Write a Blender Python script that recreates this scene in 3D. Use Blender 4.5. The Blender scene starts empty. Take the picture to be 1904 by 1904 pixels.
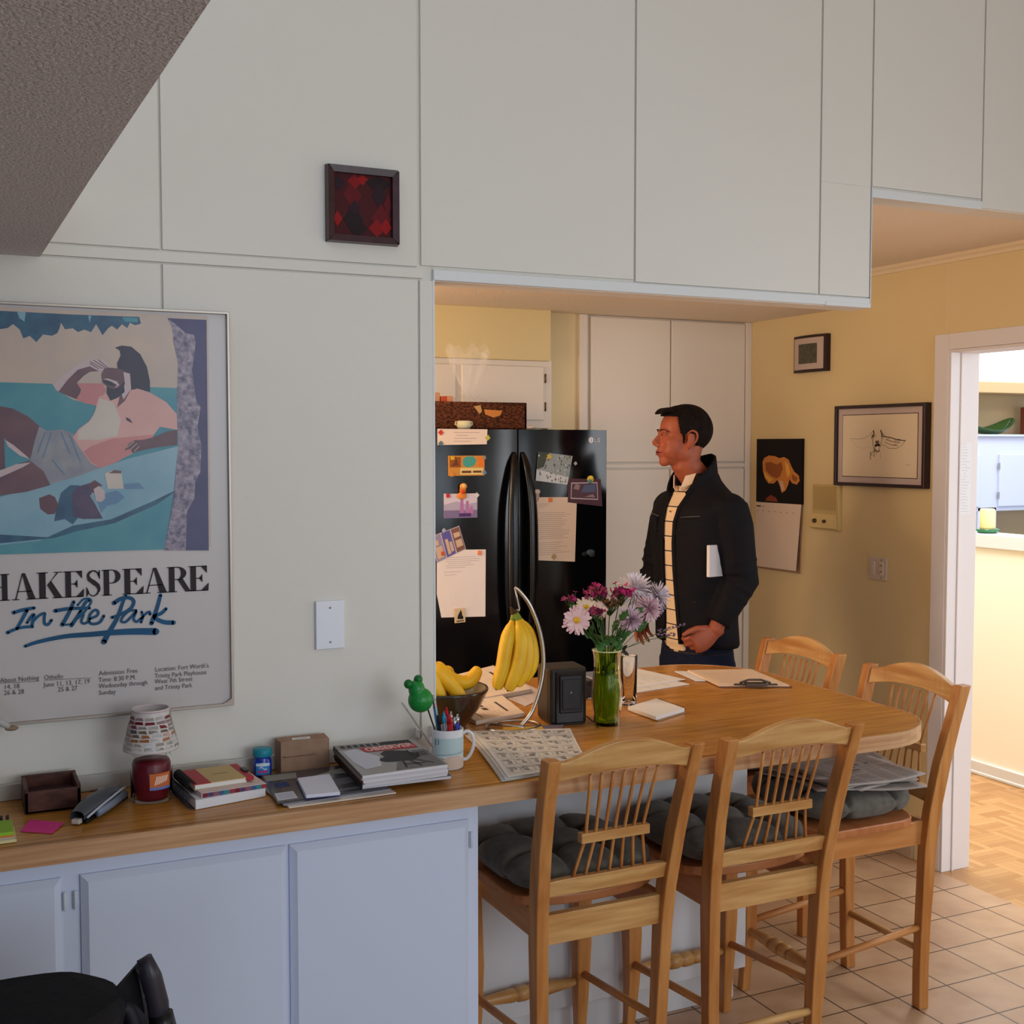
import bpy, math, random
from mathutils import Vector, Matrix
from math import sin, cos, pi, radians as rad
random.seed(7)
S = bpy.context.scene
COL = S.collection

# ------------------------------------------------------------ camera, light
cam_d = bpy.data.cameras.new('camera'); cam = bpy.data.objects.new('camera', cam_d); COL.objects.link(cam)
cam_d.sensor_width = 36; cam_d.lens = 42.54; cam_d.clip_start = .05
cam.location = (0, 0, 1.69); cam.rotation_euler = (rad(90-3.155), 0, rad(-25.35))
S.camera = cam
S.view_settings.view_transform = 'Standard'; S.view_settings.look = 'None'
S.view_settings.exposure = 0.0; S.view_settings.gamma = 1; S.view_settings.use_curve_mapping = False
W = bpy.data.worlds.new('sky'); S.world = W; W.use_nodes = True
W.node_tree.nodes['Background'].inputs[0].default_value = (.75, .86, 1, 1)
W.node_tree.nodes['Background'].inputs[1].default_value = .9
def area(name, loc, direction, sx, sy, power, col):
    d = bpy.data.lights.new(name, 'AREA'); d.shape = 'RECTANGLE'; d.size = sx; d.size_y = sy; d.energy = power; d.color = col
    o = bpy.data.objects.new(name, d); COL.objects.link(o); o.location = loc
    o.rotation_euler = Vector(direction).to_track_quat('-Z', 'Y').to_euler(); return o
area('window_daylight', (2.3, -3.45, 2.1), (-.05, 1, -.03), 2.2, 2.4, 76, (.84, .93, 1))
area('low_window_daylight', (-1.9, -3.45, 1.2), (.12, 1, -.12), 1.4, 1.6, 16, (.42, .68, 1))
area('side_window_daylight', (3.72, 1.7, 1.35), (-1, .25, -.05), 1.4, .6, 8, (.80, .90, 1))
area('side_window_daylight', (3.72, -.55, 1.35), (-1, .45, -.05), 1.4, .7, 17, (.74, .87, 1))
area('kitchen_left_fill', (-1.4, 3.85, 1.45), (1, .02, .08), 1.2, 1.1, 36, (1, .83, .68))  # unseen fill added to brighten the kitchen and its ceiling; no window here
gl = bpy.data.lights.new('kitchen_ceiling_fill', 'POINT'); gl.energy = 25; gl.color = (1, .74, .50); gl.shadow_soft_size = .12
go = bpy.data.objects.new('kitchen_ceiling_fill', gl); COL.objects.link(go); go.location = (.62, 3.75, 1.95)  # hidden point fill, added to lift the kitchen ceiling; no lamp modelled
area('skylight_daylight', (4.25, 3.9, 3.3), (.14, .05, -1), .9, 1.8, 125, (1, .98, .94))
area('far_front_fill', (5.2, .4, 1.8), (-.10, 1, -.04), 1.8, 1.6, 60, (.95, .97, 1))  # added fill on the door jamb and far room, no window modelled
area('far_cupboard_fill', (7.6, 6.0, 3.2), (-.1, .35, -1), 2.0, 1.0, 40, (.95, .97, 1))  # extra fill added to brighten the far cupboards, no skylight modelled

# ------------------------------------------------------------ materials
def lin(c):
    c = c/255.; return c/12.92 if c <= .04045 else ((c+.055)/1.055)**2.4
def rgb(c): return (lin(c[0]), lin(c[1]), lin(c[2]), 1)
MC = {}
def M(name, col=(200, 200, 200), rough=.5, spec=.4, metal=0, col2=None, scale=8, stretch=(1, 1, 1), bump=0, bscale=60, emit=0, trans=0, ior=1.45, coat=0, alpha=1, contrast=(.35, .65), bdist=.002, sheen=0):
    if name in MC: return MC[name]
    m = bpy.data.materials.new(name); m.use_nodes = True; nt = m.node_tree; N = nt.nodes; L = nt.links
    p = N['Principled BSDF']; p.inputs['Base Color'].default_value = rgb(col); p.inputs['Roughness'].default_value = rough
    p.inputs['Specular IOR Level'].default_value = spec; p.inputs['Metallic'].default_value = metal; p.inputs['IOR'].default_value = ior
    p.inputs['Transmission Weight'].default_value = trans; p.inputs['Coat Weight'].default_value = coat; p.inputs['Alpha'].default_value = alpha
    p.inputs['Sheen Weight'].default_value = sheen
    if emit: p.inputs['Emission Color'].default_value = rgb(col); p.inputs['Emission Strength'].default_value = emit
    tc = N.new('ShaderNodeTexCoord')
    if col2:
        mp = N.new('ShaderNodeMapping'); mp.inputs['Scale'].default_value = stretch; L.new(tc.outputs['Object'], mp.inputs[0])
        n = N.new('ShaderNodeTexNoise'); n.inputs['Scale'].default_value = scale; n.inputs['Detail'].default_value = 5; L.new(mp.outputs[0], n.inputs[0])
        r = N.new('ShaderNodeValToRGB'); r.color_ramp.elements[0].position, r.color_ramp.elements[1].position = contrast
        r.color_ramp.elements[0].color = rgb(col); r.color_ramp.elements[1].color = rgb(col2)
        L.new(n.outputs[0], r.inputs[0]); L.new(r.outputs[0], p.inputs['Base Color'])
    if bump:
        n = N.new('ShaderNodeTexNoise'); n.inputs['Scale'].default_value = bscale; n.inputs['Detail'].default_value = 3; L.new(tc.outputs['Object'], n.inputs[0])
        b = N.new('ShaderNodeBump'); b.inputs['Strength'].default_value = bump; b.inputs['Distance'].default_value = bdist
        L.new(n.outputs[0], b.inputs['Height']); L.new(b.outputs[0], p.inputs['Normal'])
    MC[name] = m; return m
def C(r, g, b, rough=.6): return M('paint_%d_%d_%d' % (r, g, b), (r, g, b), rough, .25)

# ------------------------------------------------------------ mesh helpers
class MB:
    def __init__(s): s.v = []; s.f = []; s.m = []; s.s = []
    def add(s, vs, fs, mi=0, smooth=False, T=None):
        o = len(s.v)
        s.v += [tuple(T @ Vector(v)) if T else tuple(v) for v in vs]
        s.f += [tuple(i+o for i in f) for f in fs]; s.m += [mi]*len(fs); s.s += [smooth]*len(fs); return s
    def box(s, x0, y0, z0, x1, y1, z1, mi=0, T=None):
        v = [(x, y, z) for z in (z0, z1) for y in (y0, y1) for x in (x0, x1)]
        return s.add(v, [(0, 2, 3, 1), (4, 5, 7, 6), (0, 1, 5, 4), (2, 6, 7, 3), (0, 4, 6, 2), (1, 3, 7, 5)], mi, False, T)
    def hexa(s, b, t, mi=0):        # bottom quad, top quad (both ccw from above)
        return s.add(list(b)+list(t), [(3, 2, 1, 0), (4, 5, 6, 7), (0, 1, 5, 4), (1, 2, 6, 5), (2, 3, 7, 6), (3, 0, 4, 7)], mi)
    def tube(s, pts, rad_, n=10, mi=0, cap=True, T=None, flat=1.0, up=None, smooth=True, square=False, sp=0):
        pts = [Vector(p) for p in pts]; k = len(pts)
        if not isinstance(rad_, (list, tuple)): rad_ = [rad_]*k
        if sp:      # smooth the path
            q, r_ = [], []
            for i in range(k-1):
                a, b, c, d = pts[max(i-1, 0)], pts[i], pts[i+1], pts[min(i+2, k-1)]
                for s_ in range(sp):
                    f = s_/sp; q.append(.5*((2*b)+(c-a)*f+(2*a-5*b+4*c-d)*f*f+(3*b-a-3*c+d)*f**3)); u_, w_ = rad_[i], rad_[i+1]
                    r_.append(tuple(x*(1-f)+y*f for x, y in zip(u_, w_)) if isinstance(u_, (tuple, list)) else u_*(1-f)+w_*f)
            pts, rad_ = q+[pts[-1]], r_+[rad_[-1]]; k = len(pts)
        tg = [((pts[min(i+1, k-1)]-pts[max(i-1, 0)]).normalized()) for i in range(k)]
        u = Vector(up) if up else (Vector((0, 0, 1)) if abs(tg[0].z) < .9 else Vector((1, 0, 0)))
        vs = []
        for i in range(k):
            u = (u-tg[i]*u.dot(tg[i])).normalized(); w = tg[i].cross(u); r = rad_[i]
            ra, rb = (r if isinstance(r, (tuple, list)) else (r, r*flat))
            for j in range(n):
                a = 2*pi*(j+.5)/n; q = (1/max(abs(cos(a)), abs(sin(a)))) if square else 1
                vs.append(pts[i]+w*(ra*cos(a)*q)+u*(rb*sin(a)*q))
        fs = [(i*n+j, i*n+(j+1) % n, (i+1)*n+(j+1) % n, (i+1)*n+j) for i in range(k-1) for j in range(n)]
        if cap: fs += [tuple(range(n-1, -1, -1)), tuple((k-1)*n+j for j in range(n))]
        return s.add(vs, fs, mi, smooth, T)
    def lathe(s, prof, n=24, mi=0, o=(0, 0, 0), T=None, smooth=True, sq=1.0):
        vs = []; k = len(prof)
        for r, z in prof:
            for j in range(n): a = 2*pi*j/n; vs.append((o[0]+r*cos(a), o[1]+r*sin(a)*sq, o[2]+z))
        fs = [(i*n+j, i*n+(j+1) % n, (i+1)*n+(j+1) % n, (i+1)*n+j) for i in range(k-1) for j in range(n)]
        if prof[0][0] > 1e-6: fs.append(tuple(range(n-1, -1, -1)))
        if prof[-1][0] > 1e-6: fs.append(tuple((k-1)*n+j for j in range(n)))
        return s.add(vs, fs, mi, smooth, T)
    def shell(s, prof, n=24, mi=0, o=(0, 0, 0), T=None):   # closed loop profile, no caps
        vs = []; k = len(prof)
        for r, z in prof:
            for j in range(n): a = 2*pi*j/n; vs.append((o[0]+r*cos(a), o[1]+r*sin(a), o[2]+z))
        fs = [(i*n+j, i*n+(j+1) % n, ((i+1) % k)*n+(j+1) % n, ((i+1) % k)*n+j) for i in range(k) for j in range(n)]
        return s.add(vs, fs, mi, True, T)
    def ell(s, c, r, mi=0, n=20, T=None):
        vs = [(c[0], c[1], c[2]-r[2])]; k = n//2
        for i in range(1, k):
            t = -pi/2+pi*i/k
            for j in range(n): a = 2*pi*j/n; vs.append((c[0]+r[0]*cos(t)*cos(a), c[1]+r[1]*cos(t)*sin(a), c[2]+r[2]*sin(t)))
        vs.append((c[0], c[1], c[2]+r[2])); e = len(vs)-1
        fs = [(0, 1+(j+1) % n, 1+j) for j in range(n)]
        fs += [(1+(i-1)*n+j, 1+(i-1)*n+(j+1) % n, 1+i*n+(j+1) % n, 1+i*n+j) for i in range(1, k-1) for j in range(n)]
        fs += [(1+(k-2)*n+j, 1+(k-2)*n+(j+1) % n, e) for j in range(n)]
        return s.add(vs, fs, mi, True, T)
    def prism(s, poly, a0, a1, ax='z', mi=0, T=None):
        def P(p, a): return {'z': (p[0], p[1], a), 'y': (p[0], a, p[1]), 'x': (a, p[0], p[1])}[ax]
        n = len(poly); vs = [P(p, a0) for p in poly]+[P(p, a1) for p in poly]
        fs = [tuple(range(n-1, -1, -1)), tuple(range(n, 2*n))]+[(i, (i+1) % n, n+(i+1) % n, n+i) for i in range(n)]
        return s.add(vs, fs, mi, False, T)
    def flat(s, poly, a, ax='y', mi=0, T=None):   # a printed flat shape lying on a surface
        def P(p): return {'z': (p[0], p[1], a), 'y': (p[0], a, p[1]), 'x': (a, p[0], p[1])}[ax]
        return s.add([P(p) for p in poly], [tuple(range(len(poly)))], mi, False, T)
    def ribbon(s, pts, w, a, ax='y', mi=0, T=None, ends=True):
        pts = [Vector(p) for p in pts]; k = len(pts)
        if not isinstance(w, (list, tuple)): w = [w]*k
        Lp, Rp = [], []
        for i in range(k):
            t = (pts[min(i+1, k-1)]-pts[max(i-1, 0)]).normalized(); n = Vector((-t.y, t.x))
            Lp.append(pts[i]+n*w[i]/2); Rp.append(pts[i]-n*w[i]/2)
        for i in range(k-1): s.flat([Lp[i], Rp[i], Rp[i+1], Lp[i+1]], a, ax, mi, T)
        if ends:
            for i in (0, k-1): s.flat([(pts[i].x+w[i]*.5*cos(q*pi/4), pts[i].y+w[i]*.5*sin(q*pi/4)) for q in range(8)], a, ax, mi, T)
        return s
    def grid(s, fn, nu, nv, mi=0, smooth=True, T=None, wrap=False):
        vs = [fn(i/nu, j/nv) for i in range(nu+1) for j in range(nv+1)]
        fs = [(i*(nv+1)+j, (i+1)*(nv+1)+j, (i+1)*(nv+1)+j+1, i*(nv+1)+j+1) for i in range(nu) for j in range(nv)]
        return s.add(vs, fs, mi, smooth, T)
    def text(s, txt, size, T, mi=0, bold=0, align='LEFT', xs=1):
        c = bpy.data.curves.new('lettering', 'FONT'); c.body = txt; c.size = size; c.offset = bold; c.align_x = align; c.resolution_u = 2
        o = bpy.data.objects.new('lettering', c); COL.objects.link(o)
        dg = bpy.context.evaluated_depsgraph_get(); me = bpy.data.meshes.new_from_object(o.evaluated_get(dg))
        s.add([(v.co.x*xs, v.co.y, 0) for v in me.vertices], [tuple(p.vertices) for p in me.polygons], mi, False, T)
        bpy.data.objects.remove(o); bpy.data.curves.remove(c); bpy.data.meshes.remove(me); return s
    def build(s, name, mats, parent=None, loc=None, rot=None, bevel=0, solid=0, sub=0, world=False, remesh=0, smoothm=0, origin=None):
        off = Vector((0, 0, 0))
        if world and parent: off = parent.location.copy()
        if origin: off = Vector(origin)
        me = bpy.data.meshes.new(name); me.from_pydata([tuple(Vector(v)-off) for v in s.v], [], s.f)
        if not isinstance(mats, (list, tuple)): mats = [mats]
        for m in mats: me.materials.append(m)
        me.polygons.foreach_set('material_index', s.m); me.polygons.foreach_set('use_smooth', s.s); me.update()
        o = bpy.data.objects.new(name, me); COL.objects.link(o)
        if parent: o.parent = parent
        if origin and not parent: o.location = origin
        if loc: o.location = loc
        if rot: o.rotation_euler = rot
        if solid: d = o.modifiers.new('solid', 'SOLIDIFY'); d.thickness = solid; d.offset = 0
        if remesh: d = o.modifiers.new('fuse', 'REMESH'); d.mode = 'VOXEL'; d.voxel_size = remesh; d.use_smooth_shade = True
        if smoothm: d = o.modifiers.new('smooth', 'SMOOTH'); d.factor = .5; d.iterations = smoothm
        if bevel: d = o.modifiers.new('bevel', 'BEVEL'); d.width = bevel; d.segments = 2; d.limit_method = 'ANGLE'; d.angle_limit = rad(40)
        if sub: d = o.modifiers.new('sub', 'SUBSURF'); d.levels = sub; d.render_levels = sub
        return o
def tag(o, label=None, cat=None, group=None, kind=None):
    if label: o['label'] = label
    if cat: o['category'] = cat
    if group: o['group'] = group
    if kind: o['kind'] = kind
    return o
def struct(o): o['kind'] = 'structure'; return o
def thing(name, loc, label, cat, rotz=0, group=None):
    o = bpy.data.objects.new(name, None); COL.objects.link(o); o.location = loc; o.rotation_euler = (0, 0, rotz); o.empty_display_size = .05
    return tag(o, label, cat, group)
def kids(o): return [c for c in COL.objects if c.parent == o]
def copy_tree(o, parent=None):
    ch = kids(o); c = o.copy(); COL.objects.link(c)
    if parent: c.parent = parent
    for k in ch: copy_tree(k, c)
    return c
def Tm(loc=(0, 0, 0), rz=0, rx=0, ry=0, sc=1):
    return Matrix.Translation(loc) @ Matrix.Rotation(rz, 4, 'Z') @ Matrix.Rotation(ry, 4, 'Y') @ Matrix.Rotation(rx, 4, 'X') @ Matrix.Scale(sc, 4)
def sheet(pts, z, th=.0006):      # thin flat sheet of paper
    return MB().prism(pts, z, z+th)

wallA = M('cream_wall_paint', (228, 223, 215), .55, .3, bump=.08, bscale=180)
whiteP = M('white_gloss_paint', (226, 227, 228), .38, .4, bump=.05, bscale=90)
cabP = M('cool_white_cabinet_paint', (208, 217, 240), .4, .4, bump=.05, bscale=60)
yellowP = M('warm_yellow_wall_paint', (222, 198, 148), .42, .4, bump=.06, bscale=150)
yellow2 = M('pale_yellow_paint', (224, 204, 152), .5, .3)
pantryP = M('ivory_cupboard_paint', (232, 220, 206), .42, .35)
popcorn = M('popcorn_ceiling', (244, 228, 208), .9, .1, bump=.7, bscale=170, bdist=.008)
popgrey = M('grey_popcorn_ceiling', (232, 228, 231), .9, .1, col2=(206, 202, 206), scale=150, bump=1, bscale=200, bdist=.006)
black = M('black_plastic', (14, 14, 16), .35, .4)
blackm = M('matte_black', (12, 12, 15), .8, .2)
steel = M('brushed_steel', (190, 185, 178), .3, .5, metal=1)
paper = M('white_paper', (236, 232, 228), .7, .2)
ink = M('black_ink', (38, 34, 36), .6, .2)
greyink = M('grey_print', (120, 115, 113), .7, .2)
def woodm(n, a, b, st, sc=6, rough=.35, spec=.45, ct=(.35, .65)): return M(n, a, rough, spec, col2=b, stretch=st, scale=sc, contrast=ct)
oakV = woodm('honey_wood_upright', (204, 142, 80), (180, 114, 56), (8, 8, .7), 5)
oakH = woodm('honey_wood_crosswise', (218, 172, 112), (184, 128, 70), (.9, 8, 10), 4)
oakD = woodm('honey_wood_depthwise', (205, 142, 84), (186, 120, 64), (8, .7, 8), 5)
seatW = woodm('reddish_seat_wood', (192, 124, 78), (174, 104, 60), (.8, 6, 6), 5)
topW = woodm('oak_worktop', (210, 150, 68), (166, 104, 40), (.9, 22, 10), 5, .3, .5, (.35, .68))
# ------------------------------------------------------------ the setting
def tilemat():
    m = bpy.data.materials.new('terracotta_floor_tiles'); m.use_nodes = True; nt = m.node_tree; N = nt.nodes; L = nt.links; p = N['Principled BSDF']
    tc = N.new('ShaderNodeTexCoord'); mp = N.new('ShaderNodeMapping'); mp.inputs['Location'].default_value = (-.0071, -.1, 0); L.new(tc.outputs['Object'], mp.inputs[0])
    b = N.new('ShaderNodeTexBrick'); b.offset = 0; b.squash = 1; b.inputs['Scale'].default_value = 1
    b.inputs['Brick Width'].default_value = .2007; b.inputs['Row Height'].default_value = .205; b.inputs['Mortar Size'].default_value = .0028; b.inputs['Mortar Smooth'].default_value = .15
    b.inputs['Color1'].default_value = rgb((204, 170, 138)); b.inputs['Color2'].default_value = rgb((195, 158, 126)); b.inputs['Mortar'].default_value = rgb((78, 54, 40)); L.new(mp.outputs[0], b.inputs[0])
    n = N.new('ShaderNodeTexNoise'); n.inputs['Scale'].default_value = 7; n.inputs['Detail'].default_value = 6; L.new(tc.outputs['Object'], n.inputs[0])
    r = N.new('ShaderNodeValToRGB'); r.color_ramp.elements[0].position = .35; r.color_ramp.elements[1].position = .65; r.color_ramp.elements[0].color = (.82, .76, .72, 1); r.color_ramp.elements[1].color = (1, 1, 1, 1); L.new(n.outputs[0], r.inputs[0])
    x = N.new('ShaderNodeMixRGB'); x.blend_type = 'MULTIPLY'; x.inputs[0].default_value = 1; L.new(b.outputs[0], x.inputs[1]); L.new(r.outputs[0], x.inputs[2]); L.new(x.outputs[0], p.inputs['Base Color'])
    bu = N.new('ShaderNodeBump'); bu.inputs['Distance'].default_value = .003; bu.invert = True; L.new(b.outputs['Fac'], bu.inputs['Height']); L.new(bu.outputs[0], p.inputs['Normal'])
    p.inputs['Roughness'].default_value = .38; return m
def parquetmat():
    m = bpy.data.materials.new('parquet_blocks'); m.use_nodes = True; nt = m.node_tree; N = nt.nodes; L = nt.links; p = N['Principled BSDF']
    tc = N.new('ShaderNodeTexCoord')
    def br(rot):
        mp = N.new('ShaderNodeMapping'); mp.inputs['Rotation'].default_value = (0, 0, rot); L.new(tc.outputs['Object'], mp.inputs[0])
        b = N.new('ShaderNodeTexBrick'); b.offset = 0; b.inputs['Scale'].default_value = 1; b.inputs['Brick Width'].default_value = .1525; b.inputs['Row Height'].default_value = .0305; b.inputs['Mortar Size'].default_value = .0006
        b.inputs['Color1'].default_value = rgb((196, 150, 98)); b.inputs['Color2'].default_value = rgb((168, 120, 70)); b.inputs['Mortar'].default_value = rgb((130, 86, 48)); L.new(mp.outputs[0], b.inputs[0]); return b
    a, b = br(0), br(pi/2); c = N.new('ShaderNodeTexChecker'); c.inputs['Scale'].default_value = 1/.1525; L.new(tc.outputs['Object'], c.inputs[0])
    x = N.new('ShaderNodeMixRGB'); L.new(c.outputs['Fac'], x.inputs[0]); L.new(a.outputs[0], x.inputs[1]); L.new(b.outputs[0], x.inputs[2]); L.new(x.outputs[0], p.inputs['Base Color']); p.inputs['Roughness'].default_value = .35; return m
struct(MB().box(-3.2, -3.4, -.1, 3.548, 4.95, 0).build('floor', tilemat()))
struct(MB().box(3.548, -3.4, -.1, 8.2, 8.2, .0).build('floor_far_room', parquetmat())).name = 'floor.001'
# wall_north: the panelled wall behind the desk and the bulkhead over the island (one run of painted panels)
m = MB(); G = .003; Y = 2.84
m.box(-3.2, Y+.008, 0, 1.128, Y+.09, 4.3); m.box(1.128, Y+.008, 2.1, 2.53, Y+.09, 4.3); m.box(2.53, Y+.008, 2.43, 3.567, Y+.09, 4.3)
def panel(x0, x1, z0, z1): m.box(x0+G, Y, z0+G, x1-G, Y+.012, z1-G)
for a, b in ((-3.2, -1.4), (-1.4, -.155), (-.155, .467), (.467, 1.089)):
    panel(a, b, .9, 2.103); panel(a, b, 2.13, 4.3)
panel(1.089, 1.128+G, .9, 2.103)
panel(1.093, 1.712, 2.134, 4.3); panel(1.712, 2.339, 2.129, 4.3); panel(2.339, 2.53, 2.129, 2.46); panel(2.339, 2.53, 2.46-2*G, 4.3)
panel(2.53, 2.975, 2.458, 4.3); panel(2.975, 3.567, 2.43, 4.3)
struct(m.build('wall_north', wallA, bevel=.0012))
struct(MB().box(-3.2, Y-.0015, 2.1045, 1.1, Y+.01, 2.1285).build('trim_10', wallA, bevel=.0012))
m = MB(); m.box(1.128, Y-.003, 2.102, 2.528, Y+.088, 2.128); m.box(2.531, Y-.003, 2.4275, 2.975, Y+.0885, 2.453)
struct(m.build('trim_1', whiteP, bevel=.0015))
m = MB(); m.box(2.362, Y-.005, 2.1, 2.53, Y+.004, 2.112); m.box(1.126, Y-.001, .914, 1.1315, Y+.09, 2.103); m.box(2.53, Y-.002, 2.10, 2.533, Y+.09, 2.46)
struct(m.build('trim_2', whiteP, bevel=.001))
struct(MB().box(-3.2, Y-.014, .914, 1.112, Y, .950).build('trim_3', M('pale_backsplash_paint', (196, 192, 186), .4), bevel=.002))
# low popcorn ceiling over the desk end
struct(MB().add([(-3.2, 2.84, 2.1), (.211, 2.84, 2.1), (.222, 2, 2.1), (.238, 1.1, 2.1), (.25, -3.4, 2.1), (-3.2, -3.4, 2.1), (-3.2, 2.84, 2.3), (.211, 2.84, 2.3), (.222, 2, 2.3), (.238, 1.1, 2.3), (.25, -3.4, 2.3), (-3.2, -3.4, 2.3)],
    [(0, 1, 2, 3, 4, 5), (11, 10, 9, 8, 7, 6), (1, 7, 8, 2), (2, 8, 9, 3), (3, 9, 10, 4)]).build('ceiling', popgrey))
struct(MB().box(.2, -3.4, 4.3, 8.2, 2.95, 4.4).build('ceiling_high', wallA)).name = 'ceiling.001'
m = MB(); m.box(-1.5, 2.93, 2.43, 3.567, 4.04, 2.5); m.box(-1.5, 4.04, 2.281, 3.567, 4.95, 2.5)
struct(m.build('ceiling_kitchen', popcorn)).name = 'ceiling.002'
# wall_east: yellow wall with the wide opening to the far room
m = MB(); m.box(3.567, 3.54, 0, 3.695, 4.95, 2.5); m.box(3.567, 2.35, 2.06, 3.695, 3.54, 4.3); m.box(3.567, 2.02, 0, 3.695, 2.35, 4.3); m.box(3.567, -3.4, 2.06, 3.695, 2.02, 4.3); m.box(3.567, -3.4, 0, 3.695, 2.02, .62); m.box(3.567, -3.4, .62, 3.695, -.92, 2.06); m.box(3.567, -.18, .62, 3.695, 1.4, 2.06)
struct(m.build('wall_east', yellowP))
m = MB(); m.prism([(3.549, 2.43), (3.567, 2.43), (3.567, 2.398), (3.561, 2.398), (3.558, 2.41), (3.549, 2.418)], 2.93, 4.04, 'y'); m.box(3.5655, 3.5695, 2.125, 3.568, 3.5715, 2.398)
struct(m.build('trim_4', M('crown_paint', (228, 205, 170), .5), bevel=.001))
struct(MB().box(3.555, 3.69, 0, 3.568, 4.83, .085).build('baseboard_east', M('tan_baseboard', (190, 165, 140), .5), bevel=.003))
# door_1: cased opening to the far room
m = MB(); m.box(3.55, 3.54, 0, 3.568, 3.612, 2.122); m.box(3.55, 2.35, 2.06, 3.568, 3.54, 2.122); m.box(3.552, 3.526, 0, 3.70, 3.541, 2.0605); m.box(3.5515, 2.35, 2.048, 3.70, 3.5265, 2.0595)
m.box(3.60, 3.519, 0, 3.61, 3.528, 2.047); m.box(3.694, 3.54, 0, 3.712, 3.612, 2.122)
struct(m.build('door_1', M('door_casing_paint', (224, 216, 214), .4, .4), bevel=.002))
t = thing('taped_note', (3.62, 3.5255, 1.5), 'faint handwritten paper strips taped on the white door jamb', 'paper')
m = MB().box(3.60, 3.5245, 1.42, 3.665, 3.5255, 1.70)
for k in range(24):
    z = 1.695-k*.0115; m.ribbon([(3.605+random.random()*.02, z), (3.625, z+.001), (3.635+random.random()*.026, z-.001)], .0012, 3.5242, 'y', 1)
m.build('paper_strip', [M('faint_paper', (226, 224, 224), .6), M('pencil', (176, 176, 182), .7)], t, world=True)
# window side of the room, behind the photograph
m = MB(); Yb = -3.3
m.box(-3.2, Yb, 0, 3.567, Yb+.12, .35); m.box(-3.2, Yb, 3.35, 3.567, Yb+.12, 4.3); m.box(-3.2, Yb, .35, -2.7, Yb+.12, 3.35); m.box(-1.1, Yb, .35, .3, Yb+.12, 3.35); m.box(3.4, Yb, .35, 3.567, Yb+.12, 3.35)
struct(m.build('wall_south', wallA))
struct(MB().box(-3.3, -3.4, 0, -3.2, 4.95, 4.3).build('wall_west', M('dark_bounce_cut', (96, 76, 62), .6)))  # out of view; coloured dark to cut bounce and keep the light directional
m = MB()
for x in (.3, 1.3, 2.35, 3.36): m.box(x, Yb+.02, .35, x+.05, Yb+.1, 3.35)
m.box(.3, Yb+.02, .35, 3.4, Yb+.1, .4); m.box(.3, Yb+.02, 3.3, 3.4, Yb+.1, 3.35)
struct(m.build('window_1', whiteP))
m = MB()
for x in (-2.7, -1.95, -1.15): m.box(x, Yb+.02, .35, x+.05, Yb+.1, 3.35)
m.box(-2.7, Yb+.02, .35, -1.1, Yb+.1, .4); struct(m.build('window_2', whiteP))
for k, (a, b) in enumerate(((-.92, -.18), (1.4, 2.02))):
    struct(MB().box(3.56, a, .62, 3.60, a+.03, 2.06).box(3.56, b-.03, .62, 3.60, b, 2.06).box(3.56, a, 2.03, 3.60, b, 2.06).box(3.56, a, .60, 3.60, b, .65).build('window_%d' % (k+4), whiteP))
# kitchen back wall
struct(MB().box(-1.5, 4.87, 0, 3.7, 4.97, 2.5).build('wall_kitchen_back', yellowP))
struct(MB().box(-1.6, 2.93, 0, -1.5, 4.95, 2.5).build('wall_kitchen_left', M('kitchen_cream', (232, 214, 180), .5)))
for n in ('wall_kitchen_back', 'wall_kitchen_left'): pass
# soffit box above the fridge cabinet
struct(MB().box(1.0, 4.76, 2.06, 2.445, 4.87, 2.281).build('trim_5', yellow2, bevel=.002))
struct(MB().box(2.47, 4.842, 0, 2.62, 4.87, 2.281).build('trim_6', M('ivory_strip', (226, 206, 160), .5)))
# over-fridge cabinet
t = thing('wall_cabinet', (1.7, 4.80, 1.78), 'ivory two-door cupboard above the black fridge, half behind the wicker basket', 'cabinet')
MB().box(1.0, 4.802, 1.765, 2.47, 4.86, 2.065).build('body', pantryP, t, world=True, bevel=.002)
for a, b in ((1.45, 2.004), (2.03, 2.425)):
    o = MB().box(a, 4.787, 1.80, b, 4.802, 2.036).build('door', pantryP, t, world=True, bevel=.004)
for z in (1.86, 1.985):
    MB().tube([(2.433, 4.79, z-.02), (2.433, 4.79, z+.02)], .004).build('hinge', M('dark_brass', (120, 84, 50), .4, metal=.6), t, world=True)
# pantry cupboard wall
t = thing('pantry_cupboard', (3.1, 4.83, 0), 'tall ivory built-in pantry cupboard behind the standing man', 'cupboard')
m = MB().box(2.62, 4.82, 0, 2.66, 4.868, 2.28).box(2.66, 4.842, 0, 3.567, 4.868, 2.28).box(3.535, 4.82, 0, 3.567, 4.868, 2.28).box(2.66, 4.83, 1.585, 3.54, 4.868, 1.605)
m.build('carcass', pantryP, t, world=True, bevel=.002)
for a, b, n in ((2.682, 3.106, 'a'), (3.112, 3.532, 'b')):
    MB().box(a, 4.826, 1.612, b, 4.842, 2.272).build('door', pantryP, t, world=True, bevel=.003)
    MB().box(a, 4.826, .1, b, 4.842, 1.578).build('door', pantryP, t, world=True, bevel=.003)
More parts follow.
